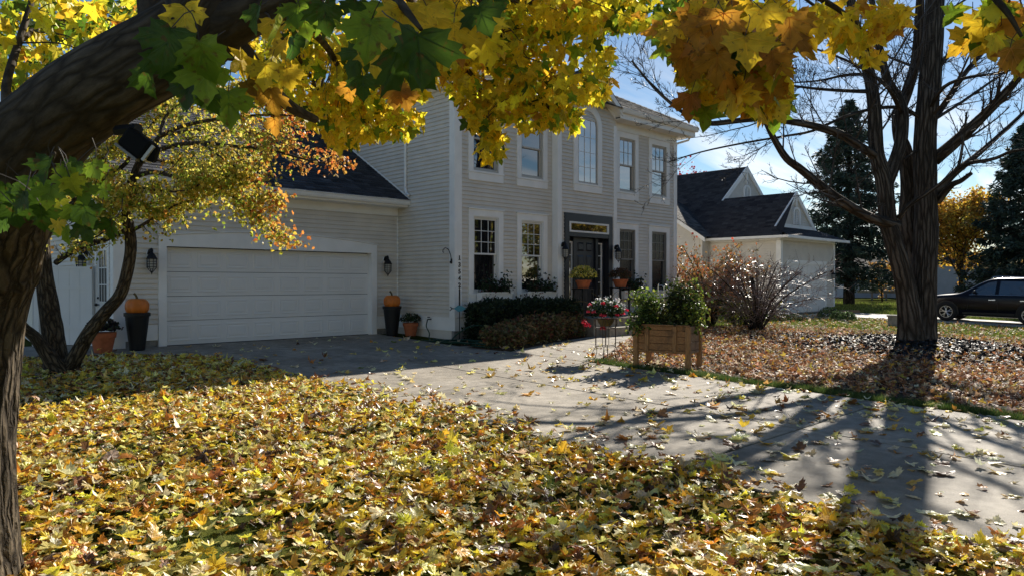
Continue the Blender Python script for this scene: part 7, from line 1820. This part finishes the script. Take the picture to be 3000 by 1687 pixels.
# front lawn
N = 86000
x_ = rng.uniform(-7.5, 5.7, N); y_ = rng.uniform(.3, 15.2, N)
xe = edge_x(y_) + rng.normal(0, .10, N)
okk = (x_ < xe) & ~((y_ > 13.2) & (x_ > 5.35 - (y_ - 13.2) * 1.1)) & ~((y_ > 14.55) & (x_ > 2.6)) & (np.hypot(x_ - .35, y_ - 4.95) > .34)
dens = .55 + .45 * np.clip(np.sin(x_ * 1.7 + y_) * np.sin(y_ * 1.3 - x_ * .6) + .75, 0, 1); okk &= rng.random(N) < dens
p = np.c_[x_, y_, gz(x_, y_) + .012 + rng.gamma(1.6, .018, N)][okk]; p = p[in_view(p)]
lawnP = p; nL = len(p)
Rl = flat_frames(nL, .29); sl_ = .068 * np.clip(rng.lognormal(0, .28, nL), .5, 1.9); cl_ = palette(LIT, [5.0, 3.8, 3.3, 2.3, 1.7, .8, 2.6, 1.3, .2], nL, .24)
# driveway
dr = []
for (n_, xa_, xb_, ya_, yb_) in ((400, 5.5, 10.6, .6, 5.2), (230, 5.4, 10.5, 5.0, 9.5), (120, 5.3, 10.5, 9.5, 15.4), (150, 5.4, 6.0, 1.0, 9.5), (60, 10.5, 14, 9, 11.6), (90, 9.6, 10.6, 1.5, 9)):
    dr.append(np.c_[rng.uniform(xa_, xb_, n_), rng.uniform(ya_, yb_, n_)])
dr = np.vstack(dr)
cl0 = dr[rng.integers(0, len(dr), 190)] + rng.normal(0, .09, (190, 2)); dr = np.vstack([dr, cl0]); dr = dr[(dr[:, 0] > 5.42)]
p = np.c_[dr, gz(dr[:, 0], dr[:, 1]) + .018 + rng.gamma(1.3, .006, len(dr))]; p = p[in_view(p)]; nD = len(p); drP = p
Rd = flat_frames(nD, .22); sd_ = .084 * np.clip(rng.lognormal(0, .32, nD), .45, 1.8); cd_ = palette(LIT, [1.3, 2.6, .9, .9, 1.0, 1, 5.5, .6, .25], nD, .15)
# the 300 that show largest lie as leaves of their own
def appar(p, s): a, b, D = pix(p); return s / D * ((a > 0) & (a < 3000) & (b < 1687))
ia = np.argsort(-appar(lawnP, sl_))[:150]; ib = np.argsort(-appar(drP, sd_))[:150]
names = ['yellow', 'pale yellow', 'golden orange', 'rust brown', 'dark brown', 'tan', 'pale cream', 'blackish brown', 'green']
def cname(c): return names[int(np.argmin(((np.array(LIT) - c) ** 2).sum(1)))]
def leaf_things(P_, R_l, S_, C_, idx, zone, curl):
    md = float(np.median(S_[idx]))
    for i in idx:
        V, F, cc = near_leaf((0, 0, 0), R_l[i], S_[i], C_[i], curl, .22, .35)
        A = Acc(); A.add(V, F, cc); o = A.obj('fallen_leaf', M['litter']); o.location = tuple(P_[i])
        q = ('large ' if S_[i] > md * 1.18 else 'small ' if S_[i] < md * .84 else '') + cname(C_[i]); w = zone(*P_[i])
        tag(o, q + ' fallen maple leaf lying ' + w, 'fallen leaf', q + ' leaves ' + w)
def lawn_zone(x, y, z):
    if math.hypot(x - .4, y - 4.9) < 1.7: return 'on the leafy lawn near the big maple trunk'
    return 'on the leafy lawn along the driveway edge' if x > 4.7 else 'on the leafy lawn in the lower foreground'
def drive_zone(x, y, z):
    if x < 6.4: return 'on the concrete beside the leafy lawn edge'
    if x > 9.5: return 'on the concrete beside the right grass strip'
    return 'on the left driveway slabs' if x < 7.9 else 'on the right driveway slabs'
leaf_things(lawnP, Rl, sl_, cl_, ia, lawn_zone, .34)
leaf_things(drP, Rd, sd_, cd_, ib, drive_zone, .32)
def litter(name, P_, R_l, S_, C_, idx, lab, shape, curl=.45, m_='litter'):
    A = Acc(); k = rng.random(len(idx)); i1, i2, i3 = idx[k < .62], idx[(k >= .62) & (k < .84)], idx[k >= .84]
    V, F, cc = leaf_geo(shape, P_[i1], R_l[i1], S_[i1], C_[i1], curl, .22, .06, .35); A.add(V, F, cc)
    if len(i2): V, F, cc = leaf_geo(shape, P_[i2] + [0, 0, .01], R_l[i2], S_[i2] * 1.05, C_[i2] * .85, .65, .35, .08, .35); A.add(V, F, cc)      # curled
    if len(i3): V, F, cc = leaf_geo(SH_LO, P_[i3], R_l[i3], S_[i3] * .9, C_[i3] * .85, .55, -.3, .08, .35); A.add(V, F, cc)                   # torn, folded
    o = A.obj(name, M[m_], kind='stuff'); o['label'] = lab
m = np.ones(nL, bool); m[ia] = False; D_ = pix(lawnP)[2]
litter('lawn_leaf_litter', lawnP, Rl, sl_, cl_, np.where(m & (D_ < 8))[0], 'thick cover of yellow fallen maple leaves on the near lawn', SH_HI)
litter('far_lawn_leaf_litter', lawnP, Rl, sl_, cl_, np.where(m & (D_ >= 8))[0], 'shaded cover of fallen maple leaves on the lawn toward the garage', SH_MID)
m = np.ones(nD, bool); m[ib] = False; litter('driveway_leaf_scatter', drP, Rd, sd_, cd_, np.where(m)[0], 'small scattered fallen leaves over the driveway', SH_MID, .4)
# right-hand bed: rust, brown and pale leaves
N = 30000; x_ = rng.uniform(10.75, 25, N); y_ = rng.uniform(-1.5, 11.9, N)
e_ = 10.95 + .12 * np.sin(y_ * 2.1) + .08 * np.sin(y_ * 5 + 2); dd = np.hypot(x_ - 19, (y_ - 5.7)); 
okk = (x_ > e_ + rng.normal(.05, .12, N)) & (rng.random(N) < np.clip((dd - 1.3) / 2.0, .06, 1)) & (x_ < 24 - .25 * np.abs(y_ - 5) + rng.normal(0, .6, N)) & ~((y_ > 8.6 + (x_ - 10.6) * .58) & (x_ < 17.3))
p = np.c_[x_, y_, gz(x_, y_) + .016 + rng.gamma(1.5, .012, N)][okk]; p = p[in_view(p, 60)]; n = len(p)
RUST = [(.50, .25, .11), (.40, .18, .08), (.66, .47, .29), (.74, .61, .44), (.22, .10, .05), (.62, .36, .06), (.70, .52, .10), (.14, .075, .045)]
litter('bed_leaf_litter', p, flat_frames(n, .40), .095 * rng.uniform(.5, 1.2, n), palette(RUST, [4, 3, 2.4, 2, 2.5, 1.2, .8, 1.6], n, .2), np.arange(n), 'rust brown fallen leaves covering the bed around the bare maple', SH_MID, .45, 'litter_far')
# leaves on the far grass
N = 3500; x_ = rng.uniform(17, 33, N); y_ = rng.uniform(3, 13.5, N); okk = (x_ > 22.0) & ~((x_ > 30.8) & (x_ < 34.7)); p = np.c_[x_, y_, gz(x_, y_) + .035][okk]; p = p[in_view(p, 60)]; n = len(p)
litter('far_leaf_scatter', p, flat_frames(n, .4), .10 * rng.uniform(.5, 1.2, n), palette(RUST, [3, 2, 3, 3, 1, 2, 2, 1], n, .2), np.arange(n), 'fallen leaves scattered on the far grass', SH_LO, .45, 'litter_far')
# leaves at the hedge foot and in the foundation bed
N = 420; x_ = rng.uniform(10.5, 14.5, N); y_ = rng.uniform(11.0, 13.2, N); okk = y_ > 11.0 + (x_ - 10.5) * .30; p = np.c_[x_, y_, np.full(N, .35)][okk]; n = len(p)
litter('foundation_leaf_scatter', p, flat_frames(n, .4), .09 * rng.uniform(.5, 1.2, n), palette(LIT, [1, 2, 1, 2, 3, 1, 2, 2, .2], n, .2), np.arange(n), 'fallen leaves around the hose and hedge foot', SH_MID)

# ------------------------------------------------------------------ mulch chips and grass
N = 16000; r = 2.6 * np.sqrt(rng.random(N)); a = rng.uniform(0, 2 * PI, N); x_ = 18.9 + r * np.cos(a) * 1.15; y_ = 5.8 + r * np.sin(a) * 1.5
p = np.c_[x_, y_, gz(x_, y_) + .012 + rng.uniform(0, .03, N)]; p = p[in_view(p, 60)]; n = len(p)
A = Acc(); V, F, cc = leaf_geo(SH_DIA, p, flat_frames(n, .55), rng.uniform(.04, .12, n), palette([(.02, .018, .018), (.035, .03, .028), (.10, .09, .085)], [3, 2, .6], n), .2, .1, .06); A.add(V, F, cc); o = A.obj('mulch', M['mulch'], kind='stuff'); o['label'] = 'black shredded mulch heaped round the bare maple'
def grass(name, p, h, w, cols, wts, lab):
    n = len(p); tip = np.c_[rng.normal(0, .45, (n, 2)), np.ones(n)]; nr = rng.normal(size=(n, 3)); nr[:, 2] *= .3
    V, F, cc = leaf_geo((np.array([(-.5, 0), (.5, 0), (0, 1.0)]) * [w / h, 1], None), p, frames(tip, nr), h * rng.uniform(.5, 1.3, n), palette(cols, wts, n, .25), .5, .0, .02)
    A = Acc(); A.add(V, F, cc); o = A.obj(name, M['grass'], kind='stuff'); o['label'] = lab
GC = [(.05, .10, .02), (.09, .14, .03), (.16, .19, .05), (.25, .24, .09)]
N = 26000; y_ = rng.uniform(.5, 8.9, N); x_ = 10.53 + np.abs(rng.normal(0, .22, N)) + .08 * np.sin(y_ * 3); p = np.c_[x_, y_, gz(x_, y_) - .01]; p = p[in_view(p, 60)]
grass('edge_grass', p, .085, .007, GC, [4, 3, 1, .5], 'strip of green grass along the right driveway edge')
N = 42000; x_ = rng.uniform(-7, 5.45, N); y_ = rng.uniform(.5, 14.6, N); cl2 = np.sin(x_ * 1.7 + y_) * np.sin(y_ * 1.3 - x_ * .6); okk = (x_ < edge_x(y_) + .02) & ((cl2 < -.35) | (np.abs(x_ - edge_x(y_)) < .10) | (rng.random(N) < .03)); p = np.c_[x_, y_, gz(x_, y_) - .005][okk]; p = p[in_view(p, 60)]
grass('lawn_grass', p, .085, .006, GC, [3, 3, 2, 1], 'green grass showing through the leaves on the near lawn')
N = 110000; x_ = 21.5 + rng.random(N) ** 1.3 * 30; y_ = rng.uniform(-1, 30, N); okk = ~((x_ > 30.8) & (x_ < 34.7) & (y_ < 14)) & ~((x_ > 28.7) & (x_ < 36) & (y_ > 14)); p = np.c_[x_, y_, gz(x_, y_)][okk]; p = p[in_view(p, 30)]
grass('far_grass', p, .10, .018, [(.10, .16, .02), (.16, .22, .03), (.24, .27, .06), (.32, .30, .10)], [3, 3, 2, 1], 'sunlit grass of the neighbouring lawns')
N = 5000; x_ = rng.uniform(10.9, 16.5, N); y_ = rng.uniform(7.2, 9.6, N); p = np.c_[x_, y_, gz(x_, y_)]; p = p[(rng.random(N) < .9) & (y_ < 8.75 + (x_ - 10.9) * .5)]
grass('planter_grass', p, .07, .008, GC, [3, 3, 2, 1], 'grass tufts under the wooden planter')
